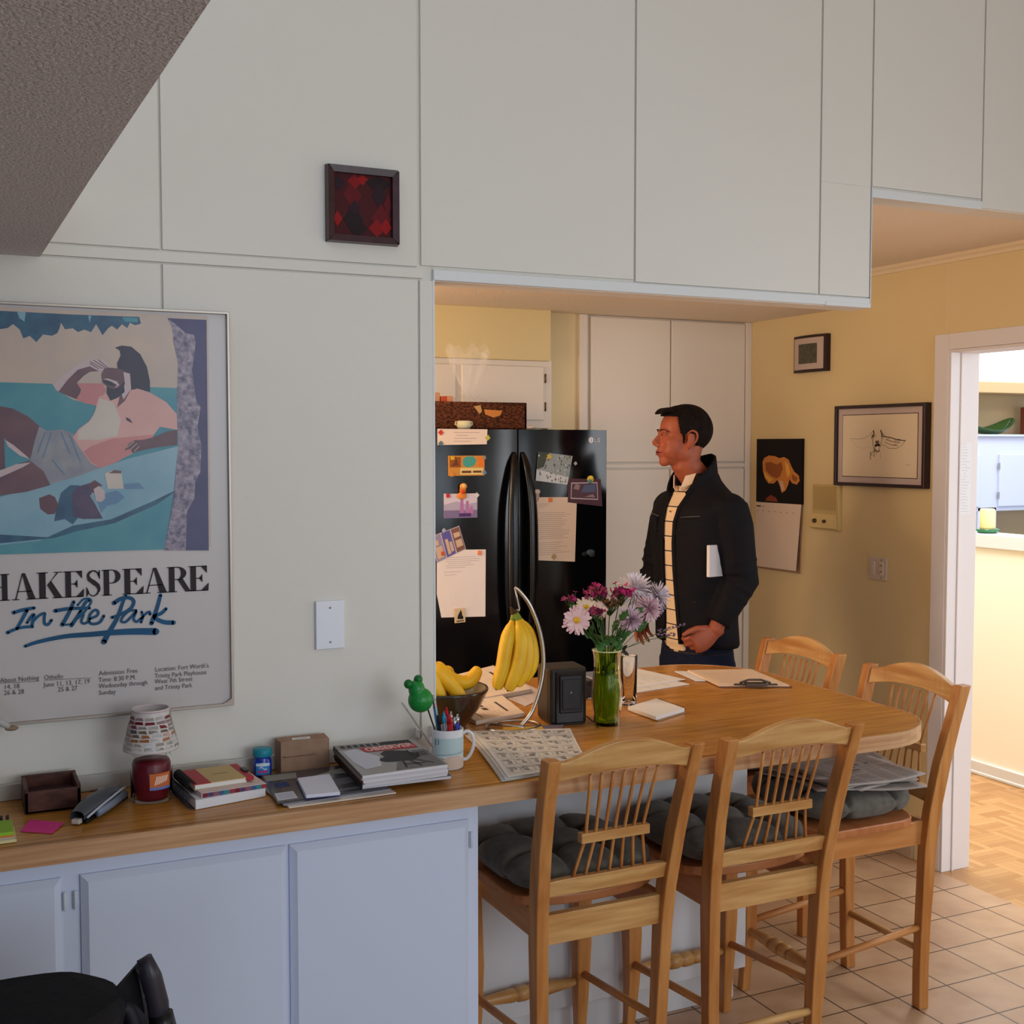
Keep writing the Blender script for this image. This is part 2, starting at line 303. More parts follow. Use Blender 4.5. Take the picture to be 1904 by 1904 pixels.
# ---- far room
struct(MB().box(4.802, 2.6, 0, 4.92, 5.4, 1.17).build('wall_half', M('butter_yellow_paint', (253, 249, 232), .55)))
m = MB().box(4.785, 2.6, 1.17, 4.94, 5.42, 1.24); struct(m.build('trim_7', whiteP, bevel=.004))
m = MB().box(4.787, 2.6, 0, 4.802, 5.4, .07).box(4.782, 2.6, 0, 4.802, 5.4, .018); struct(m.build('baseboard_half', whiteP, bevel=.005)).name = 'baseboard_east.001'
struct(MB().box(3.7, 7.3, 0, 9.4, 7.4, 2.19).build('wall_far', M('tan_wall', (196, 172, 134), .6)))
struct(MB().box(3.7, 4.9, 0, 3.8, 7.3, 2.6).build('wall_far_left', whiteP))
struct(MB().box(3.7, 7.32, 2.19, 9.4, 7.4, 4.0).build('window_3', M('bright_clerestory_glass', (255, 255, 255), .5, emit=1.6)))
struct(MB().box(3.7, 7.02, 2.185, 9.4, 7.32, 2.285).build('trim_8', M('beam_white', (226, 222, 216), .5), bevel=.003))
struct(MB().box(3.7, 6.98, 2.10, 9.4, 7.3, 2.187).build('trim_9', M('tan_beam', (204, 176, 132), .6), bevel=.006))
t = thing('far_wall_cabinet', (7.5, 7.0, 0), 'cool white cupboard bank seen far off through the doorway, under the green bowl', 'cabinet')
m = MB().box(6.9, 7.02, 1.17, 9.2, 7.28, 1.775).box(6.9, 6.99, 1.76, 9.2, 7.28, 1.776).box(7.38, 7.02, .9, 7.58, 7.28, 1.2); m.build('body', cabP, t, world=True, bevel=.003)
for a, b in ((6.95, 7.385), (7.585, 8.3)): MB().box(a, 7.0, 1.205, b, 7.022, 1.62).build('door', cabP, t, world=True, bevel=.006)
for z in (1.27, 1.5): MB().box(7.574, 6.995, z, 7.584, 7.01, z+.05).build('hinge', steel, t, world=True)
MB().box(6.9, 6.7, .9, 9.2, 7.28, .94).build('worktop', M('grey_worktop', (170, 170, 180), .4), t, world=True)
t = thing('green_glass_bowl', (7.61, 7.12, 1.778), 'wavy green glass bowl on top of the far white cupboards', 'bowl')
def gb(u, v):
    a = 2*pi*u; r = .05+.15*v**.8
    return (r*cos(a)*1.15, r*sin(a)*.55, .004+v**1.5*(.070+.028*cos(a-.3)+.032*cos(2*a)))
MB().grid(gb, 32, 8).build('glass_shell', M('green_glass', (78, 118, 62), .12, .6, trans=.55), t, solid=.006)
MB().lathe([(.0, 0), (.055, 0), (.05, .008), (0, .008)], 20).build('foot', M('green_glass2', (50, 100, 50), .2), t)
t = thing('pillar_candle', (4.515+.345, 4.515, 1.24), 'thick cream pillar candle on a green glass dish on the half wall', 'candle')
t.location = (4.862, 4.56, 1.24)
MB().lathe([(0, .02), (.036, .02), (.0375, .03), (.0375, .118), (.033, .125), (.02, .12), (0, .118)], 24).build('wax', M('cream_wax', (250, 214, 150), .5), t)
MB().lathe([(0, .002), (.045, .002), (.056, .01), (.058, .022), (.052, .022), (.045, .012), (0, .01)], 24).build('dish', M('green_glass3', (60, 130, 90), .15, trans=.4), t)
o = MB().box(8.02, 7.1, 1.778, 8.2, 7.2, 2.0).build('picture_frame', M('dark_red_wood', (110, 50, 30), .5), origin=(8.1, 7.15, 1.778)); tag(o, 'dark reddish wooden frame at the right picture edge above the far cupboards', 'frame')

# ---- desk cabinets and worktop
t = thing('desk_cabinet', (.4, 2.51, 0), 'cool white low cabinet run under the left part of the wooden worktop', 'cabinet')
m = MB().box(-1.4, 2.512, .07, 1.105, 2.83, .8755); m.box(-1.4, 2.55, 0, 1.105, 2.83, .07); m.build('carcass', cabP, t, world=True, bevel=.004)
def door(a, b, z0=.07, z1=.838):
    m = MB(); y0, y1 = 2.494, 2.512
    m.box(a, y0+.003, z0, b, y1, z1)
    w = .014
    m.hexa([(a, y0+.003, z0), (b, y0+.003, z0), (b, y0+.003, z0), (a, y0+.003, z0)], [(a, y0, z0)]*4) if 0 else None
    vs = [(a, y1-.006, z0), (b, y1-.006, z0), (b, y1-.006, z1), (a, y1-.006, z1), (a+w, y0, z0+w), (b-w, y0, z0+w), (b-w, y0, z1-w), (a+w, y0, z1-w)]
    m = MB().box(a, y1-.006, z0, b, y1, z1).add(vs, [(0, 1, 5, 4), (1, 2, 6, 5), (2, 3, 7, 6), (3, 0, 4, 7), (4, 5, 6, 7)])
    return m.build('door', cabP, t, world=True)
for a, b in ((-1.3, -.75), (-.72, -.22), (-.2, .2), (.236, .653), (.660, 1.077)): door(a, b, z1=.836)
for x in (.206, .226, 1.084):
    MB().tube([(x, 2.505, .768), (x, 2.505, .806)], .0032).box(x-.005, 2.507, .770, x+.005, 2.512, .804).build('hinge', M('painted_hinge', (206, 214, 226), .4), t, world=True, bevel=.001)
t = thing('island_cabinet', (1.7, 3.2, 0), 'white island base cabinet under the worktop behind the counter stools', 'cabinet')
whiteI = M('island_white_paint', (212, 210, 212), .45, .35)
m = MB().box(1.105, 2.958, .1, 2.19, 3.5, .8755); m.box(1.105, 2.985, 0, 2.165, 3.48, .1); m.build('carcass', whiteI, t, world=True, bevel=.003)
# worktop: one continuous L-shaped slab
xs = 2.53
poly = [(-1.4, 2.84), (-1.4, 2.487)]
def arc(cx, cy, rx, ry, a0, a1, n=9): return [(cx+rx*cos(rad(a0+(a1-a0)*k/n)), cy+ry*sin(rad(a0+(a1-a0)*k/n))) for k in range(n+1)]
poly += [(2.13, 2.475)] + arc(2.3, 2.69, .235, .215, -90, 0) + arc(2.28, 3.3, .265, .3, 0, 90) + [(1.135, 3.6), (1.135, 2.825), (1.11, 2.825)]
t = thing('worktop', (1.0, 2.7, .876), 'continuous oak laminate worktop running from the desk to the round-ended island', 'countertop')
MB().prism(poly, .876, .9135).build('slab', topW, t, world=True, bevel=.002)
inn = [(p[0], p[1]) for p in poly[1:24]]
edge = [Vector(p) for p in poly[1:len(poly)-3]]
m = MB(); k = len(edge); O, I = [], []
for i in range(k):
    tt = (edge[min(i+1, k-1)]-edge[max(i-1, 0)]).normalized(); n = Vector((tt.y, -tt.x)); O.append(edge[i]+n*.0035); I.append(edge[i]-n*.001)
for i in range(k-1):
    m.hexa([(*I[i], .873), (*O[i], .873), (*O[i+1], .873), (*I[i+1], .873)][::-1][::-1], [(*I[i], .9145), (*O[i], .9145), (*O[i+1], .9145), (*I[i+1], .9145)])
m.build('edge_banding', woodm('oak_edge', (206, 164, 124), (182, 132, 92), (.8, 8, 20), 4), t, world=True)
m = MB(); m.ribbon([(p[0], p[1]) for p in [(-1.4, 2.503), (2.13, 2.491)]], .0016, .9139, 'z'); m.build('edge_seam', M('dark_seam', (70, 46, 30), .6), t, world=True)
# ------------------------------------------------------------ counter stools
PT = [(0, 0, .16), (.12, .004, .163), (.25, .004, .167), (.5, -.003, .174), (.6, -.013, .178), (.75, -.042, .186), (.86, -.073, .191), (.977, -.108, .196)]
def post(z):
    for a, b in zip(PT, PT[1:]):
        if z <= b[0]+1e-6: q = (z-a[0])/(b[0]-a[0]); return a[1]+q*(b[1]-a[1]), a[2]+q*(b[2]-a[2])
    return PT[-1][1], PT[-1][2]
def sweep_box(m, pts, mi=0):     # pts: (x,y,z,halfx,halfy) rectangular section column
    vs = []
    for x, y, z, hx, hy in pts: vs += [(x-hx, y-hy, z), (x+hx, y-hy, z), (x+hx, y+hy, z), (x-hx, y+hy, z)]
    k = len(pts); fs = [(i*4+j, i*4+(j+1) % 4, i*4+4+(j+1) % 4, i*4+4+j) for i in range(k-1) for j in range(4)]+[(3, 2, 1, 0), tuple(4*(k-1)+j for j in range(4))]
    m.add(vs, fs, mi)
def rail(top, bot, yf, th, n=16):   # curved board between x=-1..1 normalised
    m = MB(); vs = []
    for i in range(n+1):
        s_ = -1+2*i/n; zt, zb = top(s_), bot(s_)
        for z in (zb, zt):
            y, w = post(z); x = s_*(w-.015); yy = y+yf(s_)
            vs += [(x, yy-th/2, z), (x, yy+th/2, z)]
    fs = [(0, 1, 3, 2), tuple(4*n+q for q in (2, 3, 1, 0))]
    for i in range(n):
        a, b = 4*i, 4*i+4
        fs += [(a, a+2, b+2, b), (a+1, b+1, b+3, a+3), (a+2, a+3, b+3, b+2), (a, b, b+1, a+1)]
    return m.add(vs, fs, 0, False)
def make_stool(label):
    t = thing('counter_stool', (0, 0, 0), label, 'chair', group='wooden counter stools around the island')
    for s_ in (-1, 1):
        m = MB(); sweep_box(m, [(s_*w, y, z, .0165, (.020 if z > .3 else .018)+(.003 if .4 < z < .8 else 0)) for z, y, w in PT])
        m.build('rear_leg', oakV, t, bevel=.003)
        m = MB(); sweep_box(m, [(s_*x, y, z, h, h2) for z, x, y, h, h2 in ((0, .168, .408, .014, .014), (.06, .166, .404, .0145, .0145), (.16, .164, .397, .018, .018), (.3, .165, .395, .022, .022), (.45, .168, .398, .021, .021), (.575, .17, .40, .02, .02))])
        m.build('front_leg', oakV, t, bevel=.003)
        MB().box(s_*.158-.011, .01, .503, s_*.168+.011, .395, .574).build('side_apron', oakD, t, bevel=.002)
        MB().tube([(s_*.166, .01, .252), (s_*.165, .2, .232), (s_*.165, .39, .214)], .0105).build('side_rung', oakD, t)
    MB().box(-.17, -.012, .502, .17, .01, .575).build('rear_apron', oakH, t, bevel=.002)
    MB().box(-.16, .388, .505, .16, .41, .575).build('front_apron', oakH, t, bevel=.002)
    MB().tube([(-.163, .002, .178), (.163, .002, .178)], .011).build('rear_rung', oakH, t)
    pr = [(-.16, .010), (-.14, .012), (-.06, .019), (-.045, .019), (-.042, .014), (-.038, .014), (-.035, .021), (-.015, .022), (-.004, .02), (0, .015), (.004, .02), (.015, .022), (.035, .021), (.038, .014), (.042, .014), (.045, .019), (.06, .019), (.14, .012), (.16, .010)]
    MB().tube([(x, .397, .19) for x, r in pr], [r for x, r in pr], 14).build('turned_rung', oakH, t)
    # seat: dished board with rounded rear
    sp = [(-.205, .418), (-.205, .12)]+[(-.195*cos(pi*k/14)**1 if 0 else -.2*cos(pi*k/14), .10-.075*sin(pi*k/14)) for k in range(15)]+[(.205, .12), (.205, .418), (.15, .428), (-.15, .428)]
    MB().prism(sp, .5755, .6).build('seat', seatW, t, bevel=.004)
    bow = lambda s_: -.012*(1-s_*s_)
    rail(lambda s_: .969+.04*(1-min(1, abs(s_*1.12))**2)**1.3, lambda s_: .918+.022*(1-abs(s_)**2.2), bow, .022).build('top_rail', oakH, t, bevel=.003)
    rail(lambda s_: .663+.008*(1-s_**4), lambda s_: .624+.004*(1-s_*s_), lambda s_: -.012*(1-s_*s_)+.0, .02).build('lower_rail', oakH, t, bevel=.003)
    yb = post(.767)[0]-.012
    MB().box(-.094, yb-.011, .756, .094, yb+.011, .780).build('middle_bar', oakH, t, bevel=.002)
    for k in range(7):
        q = (k-3)/3.; xb, xm, xt = .1*q, .078*q, .092*q
        zt = .93; zl = .664
        pts = [(xb, post(zl)[0]-.01, zl), (xb*.65+xm*.35, post(.70)[0]-.011, .70), (xm, yb, .767), (xm*.6+xt*.4, post(.84)[0]-.012, .84), (xt*.95, post(.89)[0]-.012, .89), (xt, post(zt)[0]-.012, zt)]
        MB().tube(pts, .0043, 8).build('spindle', oakV, t)
    return t
st = make_stool('wooden counter stool at the front of the island, nearest the desk cabinets')
def place(o, x, y, rz, label): o.location = (x, y, 0); o.rotation_euler = (0, 0, rz); o['label'] = label
place(st, 1.435, 2.52, rad(.5), 'wooden counter stool at the front of the island, nearest the desk cabinets')
s2_ = copy_tree(st); place(s2_, 1.922, 2.515, 0, 'wooden counter stool at the front of the island, right of the one by the desk')
s3_ = copy_tree(st); place(s3_, 2.635, 2.85, rad(90), 'wooden stool at the rounded island end carrying a pile of newspapers')
s4_ = copy_tree(st); place(s4_, 2.665, 3.43, rad(90), 'farthest wooden stool, its back seen beyond the island corner by the yellow wall')
cushM = M('charcoal_cushion_fabric', (108, 103, 95), .9, .15, col2=(92, 88, 82), scale=40, bump=.5, bscale=420, bdist=.0015, sheen=.15)
def make_cushion():
    o = None; m = MB(); R0 = .205
    tuft = [(-.068, -.06), (.068, -.06), (-.068, .068), (.068, .068)]
    def H(x, y):
        e = (abs(x/R0)**3.2+abs(y/R0)**3.2)
        h = .052*max(0, 1-e)**.34
        for tx, ty in tuft:
            d = math.hypot(x-tx, y-ty); h -= .030*math.exp(-(d/.018)**2)+.014*math.exp(-(d/.045)**2)
        for (ax, ay), (bx, by) in CRE:
            L = math.hypot(bx-ax, by-ay); q = max(0, min(1, ((x-ax)*(bx-ax)+(y-ay)*(by-ay))/L/L)); d = math.hypot(x-ax-q*(bx-ax), y-ay-q*(by-ay)); h -= .014*math.exp(-(d/.008)**2)+.006*math.exp(-(d/.022)**2)
        return h
    CRE = [(tuft[0], tuft[1]), (tuft[0], tuft[2]), (tuft[1], tuft[3]), (tuft[2], tuft[3]), (tuft[0], (-.19, -.08)), (tuft[0], (-.07, -.2)), (tuft[1], (.19, -.08)), (tuft[1], (.07, -.2)), (tuft[2], (-.19, .09)), (tuft[2], (-.08, .2)), (tuft[3], (.19, .09)), (tuft[3], (.08, .2))]
    n = 64
    def P(i, j, sg):
        u, v = -1+2*i/n, -1+2*j/n
        # square-to-rounded map
        u_, v_ = math.copysign(abs(u)**.8, u), math.copysign(abs(v)**.8, v)
        e = (abs(u_)**3.2+abs(v_)**3.2)**(1/3.2); mx = max(abs(u_), abs(v_)); f = (mx/e if e > 1e-6 else 1)
        x, y = u_*f*R0*.999, v_*f*R0*.999
        h = H(x, y)
        # rim scallop at creases
        return (x, y, .046+sg*(max(h, .001) if mx < .9999 else 0)*(1 if sg > 0 else .88))
    for sg in (1, -1):
        vs = [P(i, j, sg) for i in range(n+1) for j in range(n+1)]
        fs = [(i*(n+1)+j, (i+1)*(n+1)+j, (i+1)*(n+1)+j+1, i*(n+1)+j+1) for i in range(n) for j in range(n)]
        m.add(vs, [f if sg > 0 else f[::-1] for f in fs], 0, True)
    return m.build('seat_cushion', cushM)
cu = make_cushion(); tag(cu, 'x', 'cushion', 'charcoal tufted seat cushions')
def cush(o, x, y, rz, label): o.location = (x, y, .6); o.rotation_euler = (0, 0, rz); o['label'] = label
cush(cu, 1.43, 2.722, 0, 'charcoal tufted cushion on the stool nearest the desk cabinets')
c2_ = cu.copy(); COL.objects.link(c2_); cush(c2_, 1.915, 2.722, rad(180), 'charcoal tufted cushion on the second stool along the island front')
c3_ = cu.copy(); COL.objects.link(c3_); cush(c3_, 2.42, 2.86, rad(90), 'charcoal tufted cushion under the newspapers on the end stool')
c4_ = cu.copy(); COL.objects.link(c4_); cush(c4_, 2.455, 3.42, rad(270), 'charcoal cushion on the farthest stool, mostly hidden behind the island')
# newspapers on the end stool
newsM = M('newsprint', (178, 170, 166), .85, .1, col2=(126, 120, 118), scale=55, stretch=(1, 6, 1), contrast=(.45, .75))
newsW = M('newsprint_pale', (214, 206, 200), .85, .1, col2=(190, 182, 176), scale=40)
def newssheet(t, name, cx, cy, z, w, d, rz, seed, wave=.006, th=.006, mat=None, lines=True):
    rr = random.Random(seed); ph = rr.random()*6
    def fn(u, v):
        x, y = (u-.5)*w, (v-.5)*d
        x2, y2 = cx+x*cos(rz)-y*sin(rz), cy+x*sin(rz)+y*cos(rz)
        return (x2, y2, z+wave*(sin(4*u+ph)*sin(3*v+ph)+.3*sin(14*u+ph*2)*v))
    m = MB().grid(fn, 14, 12)
    pr = MB()
    if lines:
        for c in range(5):
            for r in range(24):
                if rr.random() < .12: continue
                u0, u1 = .04+c*.188, .04+c*.188+.168; v = .04+r*.038
                if rr.random() < .05 and r < 21:
                    q = [fn(u0, v), fn(u1, v), fn(u1, v+.035), fn(u0, v+.035)]
                else: q = [fn(u0, v), fn(u1-rr.random()*.04, v), fn(u1-.01, v+.009), fn(u0, v+.009)]
                pr.add([(a[0], a[1], a[2]+th/2+.0006) for a in q], [(0, 1, 2, 3)], 0)
    o = m.build(name, mat or newsW, t, world=True)
    if lines: pr.build('print', M('faded_print', (128, 119, 114), .8, .1), o, origin=t.location)
    d_ = o.modifiers.new('solid', 'SOLIDIFY'); d_.thickness = th; d_.offset = 0
    return o
t = thing('newspaper_pile', (2.45, 2.82, .66), 'untidy pile of grey newspapers on the cushion of the end stool', 'newspaper')
for k, (x, y, w, d, r) in enumerate(((2.45, 2.86, .34, .36, .22), (2.42, 2.80, .36, .32, -.1), (2.44, 2.83, .36, .31, .10), (2.46, 2.84, .33, .3, -.2), (2.43, 2.80, .35, .30, .05))):
    newssheet(t, 'newspaper_section', x, y, .701+k*.0058, w, d, r*1.5, k+3, .009, .0022, M('grey_newsprint%d' % (k % 2), (176-14*(k % 2), 166-14*(k % 2), 160-14*(k % 2)), .85, .1))  # sheets alternate between two newsprint greys
# ---- black bag on a chair at the lower left
t = thing('desk_chair', (.0, 1.95, 0), 'black desk chair under the bag at the lower left corner', 'chair')
MB().prism([(.24*cos(a*pi/12), .24*sin(a*pi/12)) for a in range(24)], .43, .5, T=Matrix.Translation((0, 1.95, 0))).build('seat', blackm, t, world=True, bevel=.02)
MB().tube([(0, 1.95, .08), (0, 1.95, .43)], .03).build('column', black, t, world=True)
for k in range(5):
    a = k*2*pi/5; m = MB().tube([(0, 1.95, .1), (.27*cos(a), 1.95+.27*sin(a), .07)], [.025, .015]).build('foot', black, t, world=True)
    MB().ell((.27*cos(a), .27*sin(a), .03), (.03, .03, .03)).build('caster', black, m).location = (0, 0, 0)
bagM = M('black_nylon', (16, 16, 22), .62, .3, bump=.3, bscale=30, bdist=.01)
t = thing('black_bag', (.03, 1.95, .5), 'black fabric bag with a stiff upright handle, in the lower left corner', 'bag')
m = MB()
def bag(u, v):
    a = 2*pi*u; z = .5+.330*v; k = (1-abs(2*v-1)**4)**.3 if v > .5 else 1
    w = .195-.02*sin(v*5); d = .12
    c_, s_ = cos(a), sin(a); e = .62
    return (.03+w*math.copysign(abs(c_)**e, c_)*(.93+.07*k)+.008*sin(5*a+8*v), 1.96+d*math.copysign(abs(s_)**e, s_)*(.6+.4*k), z+(.018*cos(a*1.0-1.6) if v > .9 else 0))
m.grid(bag, 40, 16); tp = [bag(i/40, 1) for i in range(40)]; m.add(tp, [tuple(range(40))]); m.build('body', bagM, t, world=True, bevel=.006)
MB().add([(.185, 1.93, .79), (.27, 1.985, .852), (.292, 1.99, .70), (.215, 1.93, .70), (.185, 1.95, .79), (.275, 2.0, .852), (.295, 2.0, .70), (.215, 1.95, .70)], [(0, 1, 2, 3), (7, 6, 5, 4), (0, 4, 5, 1), (1, 5, 6, 2), (2, 6, 7, 3)]).build('web', bagM, t, world=True)
MB().tube([(.272, 1.97, .858), (.279, 1.97, .862), (.290, 1.97, .835), (.300, 1.97, .79), (.303, 1.97, .745)], [.008, .0165, .0175, .0175, .016], 12).build('handle', M('dark_grey_plastic', (44, 42, 52), .38, .5), t, world=True)
MB().tube([(.303, 1.965, .775), (.309, 1.965, .74)], [.0195, .021], 6).build('handle_clip', black, t, world=True)
MB().grid(lambda u, v: (.245+.075*sin(u*pi/2)*(.3+.7*v) , 1.99+.06*(v-.5), .55+.255*(cos(u*pi/2)) if 0 else .52+.275*cos(u*pi/2)**.6), 10, 4).build('side_panel', M('charcoal_shell', (36, 34, 42), .5, .3), t, world=True, solid=.02)
# ------------------------------------------------------------ things on the desk end of the worktop
Z = .9145
def bx(name, x0, y0, x1, y1, z0, z1, mat, parent=None, bev=.001, rz=0, **k):
    cx, cy = (x0+x1)/2, (y0+y1)/2
    return MB().box(x0-cx, y0-cy, 0, x1-cx, y1-cy, z1-z0).build(name, mat, parent, loc=Vector((cx, cy, z0))-(parent.location if parent else Vector()), rot=(0, 0, rz), bevel=bev)
darkwood = woodm('dark_stained_wood', (98, 58, 46), (62, 36, 32), (4, 6, 8), 6, .5, .3)
t = thing('wooden_box', (.203, 2.757, Z), 'small open dark-stained wooden box at the left of the desk', 'box')
m = MB(); X0, X1, Y0, Y1 = -.056, .056, -.056, .056
m.box(X0, Y0, 0, X1, Y1, .006).box(X0, Y0, 0, X1, Y0+.008, .046).box(X0, Y1-.008, 0, X1, Y1, .056).box(X0, Y0, 0, X0+.008, Y1, .054).box(X1-.008, Y0, 0, X1, Y1, .054); m.box(X0+.008, Y0+.008, .02, X1-.008, Y1-.008, .03, 1)
m.build('tray', [darkwood, M('dark_filling', (84, 50, 48), .8, col2=(50, 30, 30), scale=300, bump=.6, bscale=400)], t, bevel=.0015)
o = MB().add([(.131, 2.586, Z+.0006), (.155, 2.659, Z+.001), (.215, 2.597, Z+.004), (.188, 2.544, Z+.0006), (.172, 2.60, Z+.001)], [(0, 4, 1), (1, 4, 2), (2, 4, 3), (3, 4, 0)]).build('sticky_note', M('hot_pink_paper', (232, 58, 150), .6), solid=.0006, origin=(.17, 2.6, Z)); tag(o, 'hot pink sticky note lying on the desk near its left end', 'sticky note')
t = thing('sticky_note_pad', (.085, 2.56, Z), 'small stack of green, orange and cream note pads at the left picture edge', 'note pad')
for k, (c, dz, dx) in enumerate((((222, 214, 160), .006, .004), ((190, 176, 158), .006, 0), ((232, 130, 50), .003, 0), ((150, 196, 60), .007, 0))):
    z0 = sum((.006, .006, .003, .007)[:k]); bx('pad', .03, 2.52, .117+dx, 2.605, Z+z0, Z+z0+(.006, .006, .003, .007)[k], C(*c), t, .0006)
t = thing('binder_clip', (.104, 2.632, Z), 'two dark clip ends standing behind the green note pad', 'clip')
for x in (.098, .110): MB().box(x-.003, 2.628, Z, x+.003, 2.634, Z+.024).build('clip_arm', M('dark_clip', (50, 44, 42), .5), t, world=True)
t = thing('blue_container', (.055, 2.68, Z), 'rounded blue and cream object cut by the left picture edge on the desk', 'container')
MB().lathe([(0, 0), (.036, 0), (.042, .012), (.043, .03)], 20).build('base', C(210, 214, 190), t); MB().lathe([(.043, .03), (.042, .05), (.034, .064), (0, .068)], 20).build('lid', C(90, 132, 200), t)
# stapler
t = thing('stapler', (.295, 2.665, Z), 'grey and silver desk stapler lying diagonally beside the candle jar', 'stapler', rotz=math.atan2(2.72-2.56, .345-.235))
def stp(u, v):
    x = -.098+.185*u; w = .024*(sin(pi*min(1, .12+u*.9))**.45); z0, z1 = .006+.006*u, .006+.036*sin(pi*(.18+.62*u))**.8
    a = 2*pi*v; return (x, w*cos(a), (z0+z1)/2+(z1-z0)/2*math.copysign(abs(sin(a))**.7, sin(a)))
MB().grid(stp, 22, 20).build('body', M('slate_grey_plastic', (72, 76, 86), .35, .5), t, bevel=0)
MB().tube([(-.098, -.0225, .016), (-.05, -.0262, .026), (0, -.0262, .031), (.05, -.0235, .034), (.09, -.012, .026)], .0026, 8).build('trim', M('silver_plastic', (176, 182, 196), .3, .5), t)
MB().tube([(-.06, -.025, .014), (0, -.0262, .016), (.07, -.021, .018)], (.006), 8, flat=1.5).build('side_panel', M('steel_blue_panel', (118, 128, 146), .3, .5), t)
MB().box(-.106, -.009, .003, -.092, .009, .013).build('front_plate', C(196, 184, 176), t, bevel=.002)
MB().box(-.09, -.018, 0, .09, .018, .008).build('base', black, t, bevel=.003)
o = MB().box(-.022, -.015, 0, .022, .015, .014).lathe([(0, .0142), (.007, .0142), (.007, .0148), (0, .0148)], 14, 1).build('staple_block', [C(176, 170, 172), C(60, 50, 50)], loc=(.325, 2.785, Z), rot=(0, 0, .15), bevel=.002); tag(o, 'small grey block with a dark hole behind the stapler', 'desk accessory')
# candle jar with mosaic shade
t = thing('candle_jar', (.407, 2.708, Z), 'dark red jar candle with a glass mosaic lampshade topper', 'candle')
MB().lathe([(0, .004), (.038, .004), (.041, .012), (.041, .08), (.038, .088), (0, .088)], 28).build('wax', M('dark_red_wax', (112, 14, 34), .35, .5), t)
MB().shell([(.0, .0), (.042, 0), (.0445, .008), (.0445, .088), (.041, .098), (.037, .102), (.0385, .106), (.037, .110), (.0385, .114), (.0365, .118), (.0345, .118), (.0345, .100), (.0425, .086), (.0425, .004), (0, .004)], 32).build('glass_jar', M('clear_glass', (250, 250, 250), .03, .5, trans=1, ior=1.1), t)
sh = Matrix.Translation((0, 0, .112))
m = MB()
rs, rt, hh = .060, .0395, .086
m.lathe([(rs-.001, 0), (rs-.0005, .003), (rt-.0005, hh-.003), (rt-.001, hh), (rt-.004, hh), (rs-.004, .002)], 36, 0, T=sh)
tri = [M('mosaic_%d' % i, c, .15, .6, trans=.15) for i, c in enumerate(((120, 30, 44), (78, 76, 74), (168, 110, 72), (150, 140, 130), (206, 204, 200), (120, 104, 84), (176, 166, 160), (150, 128, 130)))]
rr = random.Random(5); rows = 8
for r in range(rows):
    z0, z1 = .006+r*(hh-.014)/rows, .006+(r+1)*(hh-.014)/rows-.0006; n = 15-(r//2); off = rr.random()*.3
    for k in range(n):
        a0, a1 = (k+off+rr.random()*.07)*2*pi/n, (k+off+.90+rr.random()*.05)*2*pi/n
        q = []
        for a, z in ((a0+rr.random()*.06, z0+rr.random()*.0022), (a1, z0+rr.random()*.0022), (a1-rr.random()*.10, z1-rr.random()*.0022), (a0+rr.random()*.06, z1-rr.random()*.0022)):
            rad_ = rs+(rt-rs)*z/hh+.0008; q.append((rad_*cos(a), rad_*sin(a), z))
        mi = rr.choice({0: (5, 4, 7), 1: (5, 4, 7), 2: (6, 3, 5, 4), 3: (3, 6, 3, 4), 4: (2, 4, 6), 5: (8, 1, 4), 6: (1, 1, 8), 7: (1, 7, 8)}[r]) ; m.add(q, [(0, 1, 2, 3)], mi, False, sh)
m.build('mosaic_shade', [M('white_grout', (214, 206, 206), .5)]+tri, t)
MB().shell([(rt-.002, hh), (rt+.0015, hh), (rt+.0015, hh+.004), (rt-.002, hh+.004)], 36, T=sh).build('shade_rim', M('pink_white_rim', (216, 200, 204), .3), t)
m = MB(); 
def lab(u, v): a = rad(-104+62*u); return (.0452*cos(a), .0452*sin(a), .03+.036*v)
m.grid(lambda u, v: lab(u, v), 8, 6); m.grid(lambda u, v: tuple(1.004*c if i < 2 else c for i, c in enumerate(lab(u, .0+v*.16))), 8, 1, 1)
for k in range(7):
    m.add([tuple(1.006*c if i < 2 else c for i, c in enumerate(lab(p, q))) for p, q in ((.2+k*.09, .3+.03*k), (.26+k*.09, .28+.03*k), (.36+k*.085, .8), (.31+k*.085, .84))], [(0, 1, 2, 3)], 2)
m.build('label', [C(206, 110, 62), C(110, 130, 196), C(240, 206, 186)], t)
# notebooks
def spiral(par, x, y0, y1, z, r, n, mat, w=.0009):
    for k in range(n):
        y = y0+(y1-y0)*k/(n-1); MB().tube([(x+r*cos(a*pi/5), y+.0006*a, z+r*sin(a*pi/5)) for a in range(11)], w, 5, cap=False).build('ring', mat, par, world=True)
t = thing('spiral_notebook', (.56, 2.68, Z), 'thick white spiral notebook at the bottom of the notebook pile', 'notebook')
MB().add([(.478, 2.583, Z), (.637, 2.617, Z), (.625, 2.80, Z), (.462, 2.77, Z), (.478, 2.583, Z+.02), (.637, 2.617, Z+.02), (.625, 2.80, Z+.02), (.462, 2.77, Z+.02)], [(3, 2, 1, 0), (4, 5, 6, 7), (0, 1, 5, 4), (1, 2, 6, 5), (2, 3, 7, 6), (3, 0, 4, 7)]).build('pages', C(232, 232, 238), t, world=True, bevel=.001)
m = MB(); 
for k in range(14): m.ribbon([(.60+.015*random.random(), 2.66+.008*k), (.622-.01*random.random(), 2.66+.009*k)], .0014, Z+.0206, 'z')
m.build('cover_marks', C(150, 152, 158), t, world=True)
sp = MB()
for k in range(22):
    y = 2.592+.172*k/21; xx = .472-.0135*k/21; sp.tube([(xx+.010*cos(a*pi/5), y, Z+.0115+.0125*sin(a*pi/5)) for a in range(11)], .0011, 5, cap=False)
sp.build('spiral', M('dark_wire', (60, 58, 66), .35, metal=.6), t, world=True)
